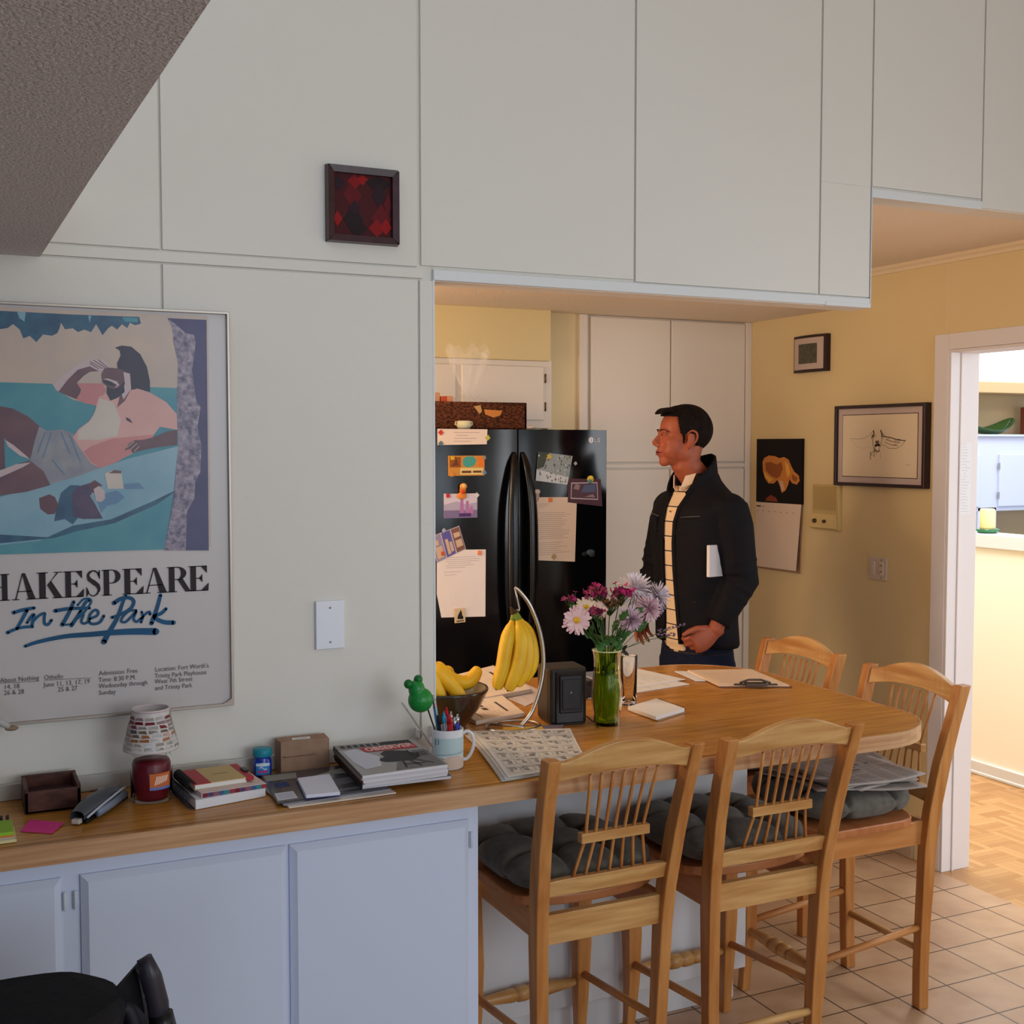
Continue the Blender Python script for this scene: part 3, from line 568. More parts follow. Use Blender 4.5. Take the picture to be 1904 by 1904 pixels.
t = thing('striped_notebook', (.55, 2.68, Z+.02), 'thin notebook with multicoloured striped edge in the middle of the notebook pile', 'notebook')
MB().box(-.072, -.078, 0, .074, .078, .011).build('pages', C(226, 204, 200), t, loc=(0.005, .0, 0), rot=(0, 0, .12), bevel=.0008)
m = MB()
for k, c in enumerate(range(12)): m.box(-.07+k*.012, -.0788, .001, -.0585+k*.012, -.078, .010, k % 6)
m.build('striped_edge', [C(120, 40, 60), C(90, 70, 110), C(150, 90, 110), C(70, 100, 140), C(60, 140, 150), C(160, 60, 70)], t, loc=(.005, 0, 0), rot=(0, 0, .12))
t = thing('red_notebook', (.545, 2.69, Z+.0312), 'small red and tan spiral notebook with a red elastic, top of the pile', 'notebook')
R_ = .09
MB().box(-.065, -.058, 0, .05, .062, .010).build('pages', C(236, 230, 226), t, rot=(0, 0, R_), bevel=.0006)
MB().box(-.067, -.060, .010, .052, .064, .0118).box(-.067, -.06, -.0012, .052, .064, 0).build('cover', M('tan_card', (206, 176, 120), .6), t, rot=(0, 0, R_))
MB().box(-.068, -.0605, .0101, -.030, .0645, .0122).build('red_cover_edge', M('red_cloth', (178, 36, 50), .5), t, rot=(0, 0, R_), bevel=.001)
MB().box(.048, -.0605, .004, .066, .0645, .0123).build('red_elastic', M('red_cloth', (178, 36, 50), .5), t, rot=(0, 0, R_), bevel=.001)
MB().box(.057, -.02, .0122, .068, .012, .0165).build('elastic_loop', black, t, rot=(0, 0, R_), bevel=.001)
m = MB().ribbon([(-.01, .004), (.028, .003)], .0018, .012, 'z').ribbon([(-.004, .0), (.022, -.001)], .001, .012, 'z'); m.build('cover_print', C(120, 96, 66), t, rot=(0, 0, R_))
sp = MB()
for k in range(18): sp.tube([(-.070+.010*cos(a*pi/5), -.055+.114*k/17, .006+.0115*sin(a*pi/5)) for a in range(11)], .0013, 5, cap=False)
sp.build('spiral', black, t, rot=(0, 0, R_))
# blue jar
t = thing('ointment_jar', (.672, 2.79, Z), 'small cobalt blue ointment jar with a teal lid', 'jar')
MB().lathe([(0, 0), (.019, 0), (.0215, .004), (.0215, .038), (.0185, .042), (.0195, .046), (.0195, .050)], 24).build('jar', M('cobalt_plastic', (24, 52, 160), .2, .6), t)
MB().lathe([(.0215, .047), (.0225, .049), (.0225, .062), (.021, .065), (0, .065)], 24).build('lid', M('teal_plastic', (30, 136, 156), .4), t)
m = MB()
def jl(u, v, k=1.0): a = rad(-145+92*u); return (.0219*k*cos(a), .0219*k*sin(a), .006+.029*v)
m.grid(lambda u, v: jl(u, v), 8, 4); m.grid(lambda u, v: jl(u, .72+.28*v-.2*abs(u-.5)*v, 1.01), 8, 2, 1); m.grid(lambda u, v: jl(.15+.7*u, .2+.16*v, 1.015), 6, 1, 2)
m.grid(lambda u, v: jl(.25+.5*u, .5+.1*v+.1*sin(u*6), 1.015), 6, 1, 3)
m.build('label', [C(60, 140, 220), C(226, 234, 244), C(206, 70, 130), C(210, 228, 244)], t)
# cardboard box
card = M('brown_cardboard', (168, 134, 112), .75, .2, col2=(156, 122, 100), scale=30)
t = thing('cardboard_box', (.775, 2.80, Z), 'small brown cardboard carton with a white label on top, against the wall', 'box')
m = MB().add([(.712, 2.773, Z), (.828, 2.766, Z), (.832, 2.823, Z), (.710, 2.823, Z), (.712, 2.773, Z+.078), (.828, 2.766, Z+.078), (.832, 2.823, Z+.078), (.710, 2.823, Z+.078)], [(3, 2, 1, 0), (4, 5, 6, 7), (0, 1, 5, 4), (1, 2, 6, 5), (2, 3, 7, 6), (3, 0, 4, 7)]); m.build('carton', card, t, world=True, bevel=.0015)
m = MB().flat([(.742, 2.782), (.785, 2.779), (.79, 2.80), (.747, 2.803)], Z+.0784, 'z', 0)
for k in range(9): m.flat([(.752+k*.0032, 2.788), (.7537+k*.0032, 2.788), (.7547+k*.0032, 2.794), (.753+k*.0032, 2.794)], Z+.0786, 'z', 1)
m.build('label', [paper, greyink], t, world=True)
m = MB(); pts = [(.722+.0066*k, Z+.042+.0012*(-1)**k+.0009*k*.1) for k in range(12)]; m.ribbon(pts, .0012, 0, 'y'); m.flat([(.721+.002*cos(a*.8), Z+.0425+.002*sin(a*.8)) for a in range(8)], 0, 'y')
m.build('stamped_line', C(94, 66, 56), t, loc=(-t.location.x, 2.7688-.0012-t.location.y, -t.location.z), rot=(0, 0, 0))
for c in kids(t):
    if c.name.startswith('stamped_line'): c.rotation_euler = (0, 0, -.06); c.location.y += .7775*.06-.0025
# papers under the notepad
t = thing('catalogue_pile', (.77, 2.63, Z), 'flat pile of dark-covered catalogues lying left of the magazine stack', 'magazine')
def quad(pts, z0, z1, name, mat, par, bev=0):
    return MB().add([(*p, z0) for p in pts]+[(*p, z1) for p in pts], [(3, 2, 1, 0), (4, 5, 6, 7), (0, 1, 5, 4), (1, 2, 6, 5), (2, 3, 7, 6), (3, 0, 4, 7)]).build(name, mat, par, world=bool(par), bevel=bev)
quad([(.660, 2.507), (.905, 2.514), (.885, 2.74), (.655, 2.70)], Z, Z+.003, 'cream_sheet', C(226, 212, 200), t)
quad([(.652, 2.520), (.900, 2.535), (.885, 2.75), (.640, 2.72)], Z+.003, Z+.006, 'grey_booklet', C(150, 146, 156), t)
quad([(.641, 2.53), (.895, 2.546), (.87, 2.762), (.662, 2.76)], Z+.006, Z+.0095, 'dark_catalogue', M('dark_glossy_cover', (78, 74, 76), .25, .5), t)
m = MB().flat([(.645, 2.54), (.69, 2.543), (.694, 2.60), (.652, 2.598)], Z+.0098, 'z', 0).flat([(.66, 2.70), (.73, 2.70), (.74, 2.745), (.665, 2.75)], Z+.0097, 'z', 1).flat([(.80, 2.60), (.87, 2.62), (.86, 2.66), (.78, 2.65)], Z+.0097, 'z', 2).flat([(.70, 2.55), (.86, 2.56), (.87, 2.575), (.70, 2.565)], Z+.0097, 'z', 2).flat([(.665, 2.64), (.70, 2.64), (.70, 2.68), (.67, 2.68)], Z+.0097, 'z', 3).flat([(.77, 2.70), (.86, 2.69), (.85, 2.74)], Z+.0097, 'z', 1)
for k in range(4): m.ribbon([(.651+.001*k, 2.553+.011*k), (.686+.001*k, 2.556+.011*k)], .0014, Z+.0100, 'z', 4)
m.build('cover_print', [C(214, 216, 230), C(150, 146, 140), C(112, 108, 112), C(44, 56, 104), C(110, 116, 140)], t, world=True)
t = thing('white_notepad', (.745, 2.597, Z+.0100), 'small blank white notepad on top of the dark catalogues', 'notepad')
quad([(.700, 2.523), (.776, 2.515), (.800, 2.672), (.720, 2.667)], Z+.0102, Z+.0112, 'backing_card', C(44, 50, 96), t)
quad([(.703, 2.526), (.777, 2.518), (.799, 2.670), (.722, 2.666)], Z+.0114, Z+.019, 'paper_block', C(228, 228, 244), t, .0008)
sp = MB()
for k in range(16): sp.tube([(.7035+.0195*k/15, 2.53+.132*k/15, Z+.0115), (.7005+.0195*k/15, 2.53+.132*k/15, Z+.0155), (.7045+.0195*k/15, 2.53+.132*k/15, Z+.0195)], .0005, 5)
sp.build('wire_binding', C(190, 190, 200), t, world=True)
# magazine stack : every magazine its own thing
mags = [((.838, 2.548), (1.048, 2.542), (1.058, 2.79), (.858, 2.815), (232, 230, 236), .004), ((.834, 2.535), (1.044, 2.53), (1.055, 2.785), (.852, 2.80), (56, 58, 80), .007), ((.83, 2.525), (1.035, 2.53), (1.048, 2.78), (.85, 2.80), (70, 56, 52), .007),
        ((.832, 2.515), (1.033, 2.522), (1.045, 2.775), (.852, 2.79), (226, 226, 232), .006), ((.826, 2.508), (1.03, 2.515), (1.043, 2.77), (.846, 2.785), (160, 106, 84), .008), ((.822, 2.502), (1.026, 2.508), (1.04, 2.765), (.842, 2.78), (214, 200, 192), .007), ((.82, 2.494), (1.024, 2.502), (1.036, 2.752), (.84, 2.77), (150, 146, 144), .007)]
z = Z+.0098; labs = ['bottom magazine of the stack, white edge lying on the dark catalogues', 'navy-covered magazine second from the bottom of the stack', 'dark brown magazine third from the bottom of the stack', 'white magazine in the middle of the stack', 'copper-brown magazine third from the top of the stack', 'pale magazine just under the top magazine of the stack', 'top magazine of the stack, grey cover with a red masthead band and dark chair picture']
for i, (a, b, c, d, col, th) in enumerate(mags):
    tt = thing('magazine', ((a[0]+c[0])/2, (a[1]+c[1])/2, z), labs[i], 'magazine', group='magazines stacked beside the mug')
    quad([a, b, c, d], z, z+th-.0012, 'pages', C(222, 220, 226) if i % 2 == 0 else C(208, 206, 214), tt)
    quad([(a[0]-.001, a[1]-.001), (b[0]+.001, b[1]-.001), c, d], z+th-.0012, z+th-.0001, 'cover', M('cover_%d' % i, col, .25, .5), tt)
    quad([(a[0]-.0015, a[1]), (a[0]+.001, a[1]), (d[0]+.001, d[1]), (d[0]-.0015, d[1])], z, z+th-.0005, 'spine', C(*[int(v*.7) for v in col]), tt)
    z += th+.0001
A_, B_, C2, D_ = [Vector((*p, 0)) for p in mags[-1][:4]]
def mg(u, v, k=0): p = A_.lerp(B_, u).lerp(D_.lerp(C2, u), v); return (p.x, p.y, z+.0002+k*.0002)
m = MB()
def mq(pts, mi, k=0): m.add([mg(u, v, k) for u, v in pts], [tuple(range(len(pts)))], mi)
mq([(.28, .68), (.93, .68), (.93, .84), (.26, .84)], 0, 1)
mq([(.0, .84), (.93, .86), (.93, .99), (.0, .99)], 1); mq([(.6, .87), (.93, .87), (.93, .99), (.57, .99)], 2, 1)
mq([(.04, .4), (.04, .78), (.2, .82), (.38, .5), (.30, .2), (.1, .15)], 3)
mq([(.4, .02), (.98, .02), (.98, .6), (.8, .6), (.72, .3), (.5, .25)], 4)
mq([(.33, .36), (.4, .30), (.5, .28), (.72, .26), (.8, .34), (.82, .46), (.74, .60), (.6, .66), (.5, .66), (.42, .58), (.44, .47), (.36, .42)], 2, 1)
for a, b in (((.58, .28), (.54, .06)), ((.66, .26), (.72, .05)), ((.73, .28), (.88, .1)), ((.55, .16), (.8, .14)), ((.74, .3), (.76, .62)), ((.8, .34), (.84, .5))):
    pa, pb = Vector(a), Vector(b); n = Vector((-(pb-pa).y, (pb-pa).x)).normalized()*.012; mq([pa+n, pa-n, pb-n, pb+n], 2, 2)
for k in range(4): mq([(.74, .52-.04*k), (.94, .52-.04*k), (.94, .505-.04*k), (.74, .505-.04*k)], 2, 2)
for k in range(7): mq([(.05+.08*k, .87), (.11+.08*k, .87), (.105+.08*k, .96), (.055+.08*k, .96)], 2, 2)
ux = (B_-A_).normalized(); uy = (D_-A_).normalized(); p0 = Vector(mg(.30, .70, 3))
T = Matrix(((ux.x, uy.x, 0, p0.x), (ux.y, uy.y, 0, p0.y), (0, 0, 1, p0.z), (0, 0, 0, 1)))
m.text('OBSERVER', .046, T, 5, bold=.002, xs=.56)
for o in reversed(COL.objects):
    if o.name.startswith('magazine') and o.get('label', '').startswith('top magazine'): m.build('cover_artwork', [C(190, 60, 66), C(150, 148, 146), C(54, 52, 56), C(204, 206, 220), C(120, 118, 120), C(236, 190, 186)], o, world=True); break
# cable hooks
for x, lb in ((1.075, 'left small white metal hook on the wall corner beside the mug'), (1.118, 'right small white metal hook on the wall post beside the mug')):
    t = thing('cable_hook', (x, 2.822, .965), lb, 'hook', group='small wall hooks by the mug')
    MB().tube([(-.006, 0, -.006), (.004, -.004, -.012), (.008, -.008, -.002), (.004, -.01, .008), (-.003, -.008, .009)], .0022, 8).build('hook', M('painted_metal', (206, 204, 206), .3, metal=.3), t); MB().box(-.005, .0, -.014, .005, .012, .014).build('plate', whiteP, t, bevel=.001)
# ---- mug with pens
mugc = Vector((1.094, 2.672, Z))
t = thing('mug', mugc, 'white mug with a pale beach-scene print holding pens, beside the magazines', 'mug')
mr, mh = .0385, .096
MB().shell([(0, 0), (mr-.003, 0), (mr, .004), (mr, mh-.001), (mr-.0015, mh), (mr-.0035, mh-.001), (mr-.0038, .006), (0, .006)], 36).build('cup', M('white_glazed_ceramic', (226, 224, 228), .15, .6), t)
m = MB()
def mw(a, z, k=1.004): a = rad(a); return (mr*k*cos(a), mr*k*sin(a), z)
m.grid(lambda u, v: mw(-168+130*u, .034+.044*v), 20, 4, 0); m.grid(lambda u, v: mw(-168+60*u, .008+.028*v*(1-.3*u), 1.005), 12, 3, 1); m.grid(lambda u, v: mw(-128+92*u, .006+.03*v*sin(pi*(.15+.8*u))**.5, 1.008), 14, 3, 2)
m.grid(lambda u, v: mw(-160+118*u, .036+.0012*v+.006*u, 1.009), 14, 1, 3); m.grid(lambda u, v: mw(-162+5*u, .060+.014*v, 1.009), 1, 1, 3); m.grid(lambda u, v: mw(-148+4*u, .062+.012*v, 1.009), 1, 1, 3)
m.build('print', [C(186, 208, 212), C(146, 180, 160), C(214, 192, 176), C(104, 130, 140)], t)
hd = [(.036, 0, .082), (.048, 0, .087), (.060, 0, .078), (.063, 0, .056), (.056, 0, .033), (.046, 0, .020), (.037, 0, .019)]
o = MB().tube(hd, [(.0055, .0042)]*7, 12, sp=5).build('handle', MC['white_glazed_ceramic'], t); o.rotation_euler = (0, 0, rad(-22))
def pen(name, label, cat, base, top, r, mat, cap=None, capmat=None, clip=None, group='pens in the mug'):
    r *= 1.15; p0, p1 = Vector(base), Vector(top)*1.06; tt = thing(name, mugc+p0, label, cat, group=group)
    d = p1-p0; L_ = d.length; q = d.to_track_quat('Z', 'Y').to_matrix().to_4x4()
    MB().tube([(0, 0, 0), (0, 0, .01), (0, 0, L_*.82)], [r*.4, r, r], 10, T=q).build('barrel', mat, tt)
    MB().tube([(0, 0, L_*.82), (0, 0, L_*.94), (0, 0, L_*.945), (0, 0, L_)], [r*1.05, r*.95, r*.5, r*.5], 10, T=q).build('cap', capmat or mat, tt)
    if clip: MB().box(r, -.0015, L_*.62, r+.002, .0015, L_*.93, T=q).build('clip', clip, tt)
    return tt
sil = M('silver_metal', (190, 192, 198), .25, metal=.9)
pen('pen', 'pale blue and silver pen standing tallest in the mug', 'pen', (-.006, .012, .008), (-.030, .012, .166), .0042, C(64, 150, 200), capmat=sil, clip=sil)
pen('pen', 'silver pen with a bright blue top in the mug, left of the red pen', 'pen', (-.004, -.01, .008), (-.014, -.012, .128), .0048, M('grey_metal', (150, 150, 158), .3, metal=.6), capmat=C(30, 160, 220), clip=sil)
pen('pen', 'fat red pen standing upright in the mug', 'pen', (.006, -.02, .008), (-.003, -.018, .125), .0056, M('red_plastic', (196, 22, 40), .25, .6), clip=C(180, 20, 36))
pen('pen', 'black pen with a chrome top in the mug, right of the red pen', 'pen', (.006, .0, .008), (.012, -.014, .116), .0046, black, capmat=sil, clip=sil)
pen('pen', 'blue ballpoint pen in the mug, left of its darker blue twin', 'pen', (.012, -.006, .008), (.021, -.010, .122), .0046, M('blue_plastic', (28, 66, 190), .25, .6), capmat=sil, clip=sil)
pen('pen', 'darker blue ballpoint at the right rim of the mug', 'pen', (.016, .004, .008), (.029, -.002, .118), .0042, M('navy_plastic', (28, 50, 150), .25, .6), capmat=C(40, 40, 50), clip=sil)
pen('pen', 'slim black pen leaning left in the mug behind the silver one', 'pen', (-.012, .004, .008), (-.022, .002, .120), .0038, C(40, 40, 46))
pen('pen', 'second red pen standing behind the fat red one', 'pen', (.002, .012, .008), (.004, .016, .134), .0044, C(190, 26, 40), clip=sil)
pen('pen', 'thin grey pen behind the chrome-topped black pen', 'pen', (.008, .016, .008), (.014, .012, .124), .004, C(150, 150, 150), capmat=sil)
t = thing('ruler', mugc+Vector((-.008, .006, .01)), 'clear plastic ruler sticking out of the mug to the left', 'ruler')
d = Vector((-.105, .0, .155)); q = d.to_track_quat('Z', 'X').to_matrix().to_4x4()
m = MB().box(-.001, -.009, 0, .001, .009, d.length, T=q); m.build('strip', M('smoky_clear_plastic', (200, 204, 212), .1, .5, trans=.55, alpha=.85), t)
m = MB()
for k in range(16): m.box(-.0013, -.009, .08+k*.006, -.0011, -.004-.001*(k % 2), .0806+k*.006, T=q)
m.build('scale_marks', C(90, 90, 100), t)
t = thing('frog_pencil', mugc+Vector((.0, .012, .01)), 'bright green bulbous frog-shaped topper on a thin black stick in the mug', 'pencil topper')
MB().tube([(0, 0, 0), (-.048, -.004, .135)], .0019, 8).build('stick', black, t)
gM = M('green_rubber', (20, 134, 54), .35, .5); m = MB().ell((-.066, -.004, .158), (.031, .028, .030)).ell((-.076, -.004, .184), (.020, .019, .024)); m.build('head', gM, t, remesh=.002, smoothm=6)
for x, z in ((-.097, .199), (-.072, .208)): MB().ell((x, -.004, z), (.0108, .0108, .0112)).build('eye', M('dark_green_rubber', (18, 110, 46), .35), t)
t = thing('outlet_plate', (.852, 2.834, 1.254), 'blank white wall plate with two screws between the poster and the opening', 'wall plate')
MB().box(-.0355, -.004, -.059, .0355, .006, .059).build('plate', M('bright_white_plastic', (236, 238, 248), .3, .5), t, bevel=.002)
for z in (-.042, .042): MB().lathe([(0, 0), (.003, 0), (.003, .001), (0, .0014)], 10, T=Matrix.Translation((0, -.004, z)) @ Matrix.Rotation(pi/2, 4, 'X')).build('screw', C(170, 172, 180), t)
# ------------------------------------------------------------ things on the island
bowlM = M('dark_green_glaze', (34, 40, 28), .2, .5, col2=(60, 30, 22), scale=9, contrast=(.45, .62), coat=.5)
t = thing('fruit_bowl', (1.25, 3.07, Z), 'deep dark green and brown glazed bowl filled with bananas', 'bowl')
MB().shell([(0, 0), (.055, 0), (.062, .008), (.098, .056), (.117, .096), (.1205, .104), (.118, .109), (.112, .104), (.092, .058), (.055, .014), (0, .012)], 44).build('bowl', bowlM, t)
banM = M('banana_skin', (240, 192, 40), .42, .4, col2=(226, 168, 28), scale=14, contrast=(.35, .75)); banG = M('banana_green_stem', (132, 144, 40), .5, .3); banB = M('banana_brown_tip', (74, 50, 26), .7, .2)
def banana(par, pts, r=.0175, world=True, stem=.22, n=8):
    P = [Vector(p) for p in pts]
    def cr(t):
        k = len(P)-1; x = t*k; i = min(int(x), k-1); f = x-i
        a, b, c, d = P[max(i-1, 0)], P[i], P[i+1], P[min(i+2, k)]
        return .5*((2*b)+(c-a)*f+(2*a-5*b+4*c-d)*f*f+(3*b-a-3*c+d)*f**3)
    N_ = 22; q = [cr(i/N_) for i in range(N_+1)]
    def rr(t):
        if t < stem: return .0058+.0012*t/stem
        x = (t-stem)/(1-stem); return .0065+(r-.0065)*min(1, x/.22)**.6*(1 if x < .72 else max(.0, 1-((x-.72)/.28)**2.2*.78))
    R_ = [rr(i/N_) for i in range(N_+1)]
    m = MB(); k0 = int(N_*(stem*.95)); k1 = N_-1
    m.tube(q[:k0+1], R_[:k0+1], n, 1, cap=True); m.tube(q[k0:k1+1], R_[k0:k1+1], n, 0, cap=False, up=(0, 0, 1) if abs((q[k0+1]-q[k0]).normalized().z) < .9 else (1, 0, 0)); m.tube([q[k1], q[k1]*.3+q[-1]*.7], [R_[k1], R_[k1]*.55], n, 0); m.tube([q[k1]*.4+q[-1]*.6, q[-1]], [.0042, .003], 6, 2)
    return m.build('banana', [banM, banG, banB], par, world=world)
def bunch(loc, label, bans, group=None, r=.0175, crown=True):
    t = thing('banana_bunch', loc, label, 'bananas', group=group)
    for b in bans: banana(t, [(p[0]+loc[0], p[1]+loc[1], p[2]+loc[2]) for p in b], r)
    if crown: MB().ell(bans[0][0], (.010, .008, .009)).build('crown', banB, t)
    return t
# bunch in the bowl, crown at the left, fruits fanning right
bunch((1.178, 3.02, Z+.196), 'bunch of ripening bananas lying in the bowl, stems at the left', [
    [(0, 0, 0), (.012, -.006, -.03), (.02, -.014, -.07), (.035, -.018, -.112)],
    [(0, 0, 0), (.022, -.008, -.024), (.055, -.02, -.06), (.098, -.028, -.116)],
    [(0, 0, 0), (.03, .0, -.016), (.075, .006, -.058), (.125, .010, -.070), (.160, .014, -.032)],
    [(0, 0, 0), (-.012, -.004, -.03), (-.02, -.010, -.075), (-.012, -.02, -.112)]], r=.0205)
bunch((1.150, 3.10, Z+.150), 'second bunch in the bowl, ripe yellow tips pointing up behind the first', [
    [(0, 0, 0), (.03, 0, -.02), (.075, .008, -.020), (.112, .016, .018)],
    [(0, 0, 0), (.03, 0, -.02), (.09, .01, -.03), (.142, .02, .0)],
    [(-.02, 0, .0), (.0, .0, .035), (.032, .0, .062), (.070, .002, .094)]], r=.021, crown=False)
# banana hanger
t = thing('banana_hanger', (1.412, 2.975, Z), 'steel banana hanger with a curved arm and ring base', 'banana stand')
MB().tube([(1.412+.075*cos(a*pi/18), 2.972+.062*sin(a*pi/18), Z+.005) for a in range(37)], .0038, 8, cap=False).build('ring_base', steel, t, world=True)
MB().tube([(1.36, 3.02, Z+.006), (1.43, 2.94, Z+.006)], .004).build('base_bar', steel, t, world=True)
# arm traced as a real arc in the plane facing the room
arm = [(1.425, 2.955, Z+.006), (1.465, 2.96, Z+.045), (1.496, 2.963, Z+.13), (1.500, 2.965, Z+.20), (1.488, 2.967, Z+.27), (1.462, 2.97, Z+.335), (1.432, 2.972, Z+.375), (1.418, 2.974, Z+.387)]
MB().tube(arm, [.0052, .0055, .006, .006, .0058, .0055, .005, .004], 12, sp=5).build('curved_arm', steel, t, world=True)
MB().tube([(1.418, 2.974, Z+.387), (1.424, 2.974, Z+.36), (1.432, 2.974, Z+.328), (1.430, 2.974, Z+.322), (1.424, 2.974, Z+.326)], .0022, 8).build('hook', steel, t, world=True)
bunch((1.414, 2.972, Z+.318), 'hanging bunch of four yellow bananas on the steel hanger', [
    [(0, 0, 0), (-.010, -.004, -.032), (-.028, -.012, -.085), (-.042, -.016, -.150), (-.062, -.018, -.205)],
    [(0, 0, 0), (.006, -.016, -.032), (.008, -.028, -.085), (-.008, -.034, -.150), (-.036, -.034, -.208)],
    [(.003, 0, 0), (.014, -.008, -.03), (.030, -.016, -.082), (.026, -.022, -.145), (-.004, -.022, -.200)],
    [(.006, 0, 0), (.026, .004, -.03), (.050, .004, -.08), (.054, 0, -.14), (.026, -.004, -.192)]], r=.0205)
MB().tube([(1.414, 2.972, Z+.315), (1.404, 2.97, Z+.334)], [.008, .003]).build('stem_end', banB, [o for o in COL.objects if o.get('label', '').startswith('hanging bunch')][0], world=True)
# black speaker
t = thing('speaker', (1.573, 2.99, Z), 'small black box speaker with a recessed back panel, between the bananas and the vase', 'speaker', rotz=rad(-8))
MB().prism([(-.052, -.055), (.052, -.055), (.056, -.03), (.056, .055), (-.056, .055), (-.056, -.03)], .004, .158).build('cabinet', M('brown_black_plastic', (34, 30, 28), .4, .45), t, bevel=.006)
MB().box(-.040, -.061, .006, .044, -.054, .152).build('back_panel', M('glossy_black', (12, 12, 18), .15, .6), t, bevel=.003)
MB().box(-.030, -.066, .035, .036, -.060, .140).build('raised_plate', M('satin_black', (22, 22, 30), .35, .5), t, bevel=.004)
MB().box(-.024, -.069, .046, .030, -.065, .130).build('inner_plate', M('satin_black2', (16, 16, 22), .4, .5), t, bevel=.003)
MB().box(.0, -.0702, .092, .003, -.069, .095).build('logo_dot', C(200, 200, 205), t)
MB().box(-.05, -.05, 0, .05, .05, .005).build('foot', black, t)
MB().tube([(1.62, 2.935, Z+.02), (1.632, 2.915, Z+.006), (1.635, 2.885, Z+.003), (1.615, 2.865, Z+.003)], .0016, 6).build('cable', black, t, world=False)
for c in kids(t):
    if c.name.startswith('cable'):
        c.matrix_parent_inverse = (Matrix.Translation(t.location) @ Matrix.Rotation(rad(-8), 4, 'Z')).inverted()
# black clear-topped object with a red disc
t = thing('black_case', (1.80, 3.27, Z), 'low shiny black case lying behind the speaker and the vase', 'case')
MB().box(-.12, -.05, 0, .06, .05, .055).build('case', M('glossy_black3', (20, 20, 26), .12, .6), t, bevel=.006); MB().box(.0, -.05, .055, .062, .05, .062).build('clear_lid', M('clear_smoke', (150, 155, 170), .08, .6), t, bevel=.002)
o = MB().lathe([(0, 0), (.036, 0), (.0365, .003), (.036, .005), (0, .005)], 30).ribbon([(-.018, .004), (-.008, .006), (.002, .004), (.014, .006)], .004, .0052, 'z', 1).ribbon([(-.016, -.006), (.014, -.004)], .004, .0052, 'z', 1).build('red_disc', [M('red_disc_plastic', (226, 30, 26), .4), C(240, 96, 60)], loc=(1.745, 3.245, Z+.0555)); tag(o, 'bright red disc lying on the black case behind the speaker', 'disc')
# vase and flowers
vc = Vector((1.669, 2.905, Z))
t = thing('glass_vase', vc, 'green-tinted glass vase with vertical ribs holding the flowers', 'vase')
vp = [(.037, 0), (.038, .008), (.0375, .028), (.042, .062), (.0435, .082), (.042, .106), (.0375, .140), (.0360, .165), (.038, .192), (.0415, .207)]
def vz(u, v, o_=0):
    k = u*(len(vp)-1); i = min(int(k), len(vp)-2); f = k-i; r = vp[i][0]+(vp[i+1][0]-vp[i][0])*f+o_; z = vp[i][1]+(vp[i+1][1]-vp[i][1])*f
    a = 2*pi*v; r *= 1+.022*cos(12*a)*sin(pi*min(1, u*1.1)); return (r*cos(a), r*sin(a), z)
vglass = M('green_tinted_glass', (226, 236, 120), .04, .5, trans=1, ior=1.2)
m = MB().grid(lambda u, v: vz(u, v), 30, 72).grid(lambda u, v: vz(1-u, v, -.0022) if u < .97 else vz(.03, v, -.0022), 30, 72); m.lathe([(0, .0), (.037, 0)], 24, 0).lathe([(.034, .0055), (0, .0055)], 24)
m.build('glass', vglass, t)
MB().lathe([(0, .008), (.034, .008), (.0345, .028), (.039, .062), (.0405, .082), (.039, .106), (.0352, .136), (0, .137)], 32).build('water', M('green_water', (190, 206, 50), .05, .5, trans=.72, ior=1.15), t)
MB().shell([(.0390, .2055), (.0422, .2055), (.0422, .2085), (.0390, .2085)], 40).build('rim', M('rim_glass', (214, 220, 170), .05, .6), t)
stemM = M('flower_stem', (62, 92, 44), .6, .3); leafM = M('leaf_green', (48, 88, 40), .55, .3, col2=(70, 112, 50), scale=40)
rf = random.Random(11)
def stem(par, top, base=None, r=.0016):
    b = base or (vc.x+rf.uniform(-.02, .02), vc.y+rf.uniform(-.02, .02), Z+.012+rf.random()*.02); neck = Vector((vc.x+(top[0]-vc.x)*.22, vc.y+(top[1]-vc.y)*.22, Z+.205))
    p0, p2 = Vector(b), Vector(top); pts = [p0, (p0+neck)/2, neck, neck.lerp(p2, .5)+Vector((0, 0, .006)), p2]
    MB().tube(pts, r, 6).build('stem', stemM, par, world=True); return pts
def leaf(par, p, d, L_, w=.4, mat=None, notch=True):
    d = Vector(d).normalized(); s_ = d.cross(Vector((.3, -.6, .7))).normalized(); n_ = d.cross(s_)
    m = MB(); prof = [0, .55, .95, .7, .9, .45, 0] if notch else [0, .5, .85, 1, .8, .45, 0]; vs = []
    for i, q in enumerate(prof):
        f = i/(len(prof)-1); c = Vector(p)+d*L_*f+n_*(-.12*L_*f*f)
        vs += [c-s_*q*L_*w+n_*.06*L_*q, c, c+s_*q*L_*w+n_*.06*L_*q]
    fs = [f for i in range(len(prof)-1) for f in ((3*i, 3*i+1, 3*i+4, 3*i+3), (3*i+1, 3*i+2, 3*i+5, 3*i+4))]
    m.add(vs, fs, 0, True); m.build('leaf', mat or leafM, par, world=True, solid=.0005)
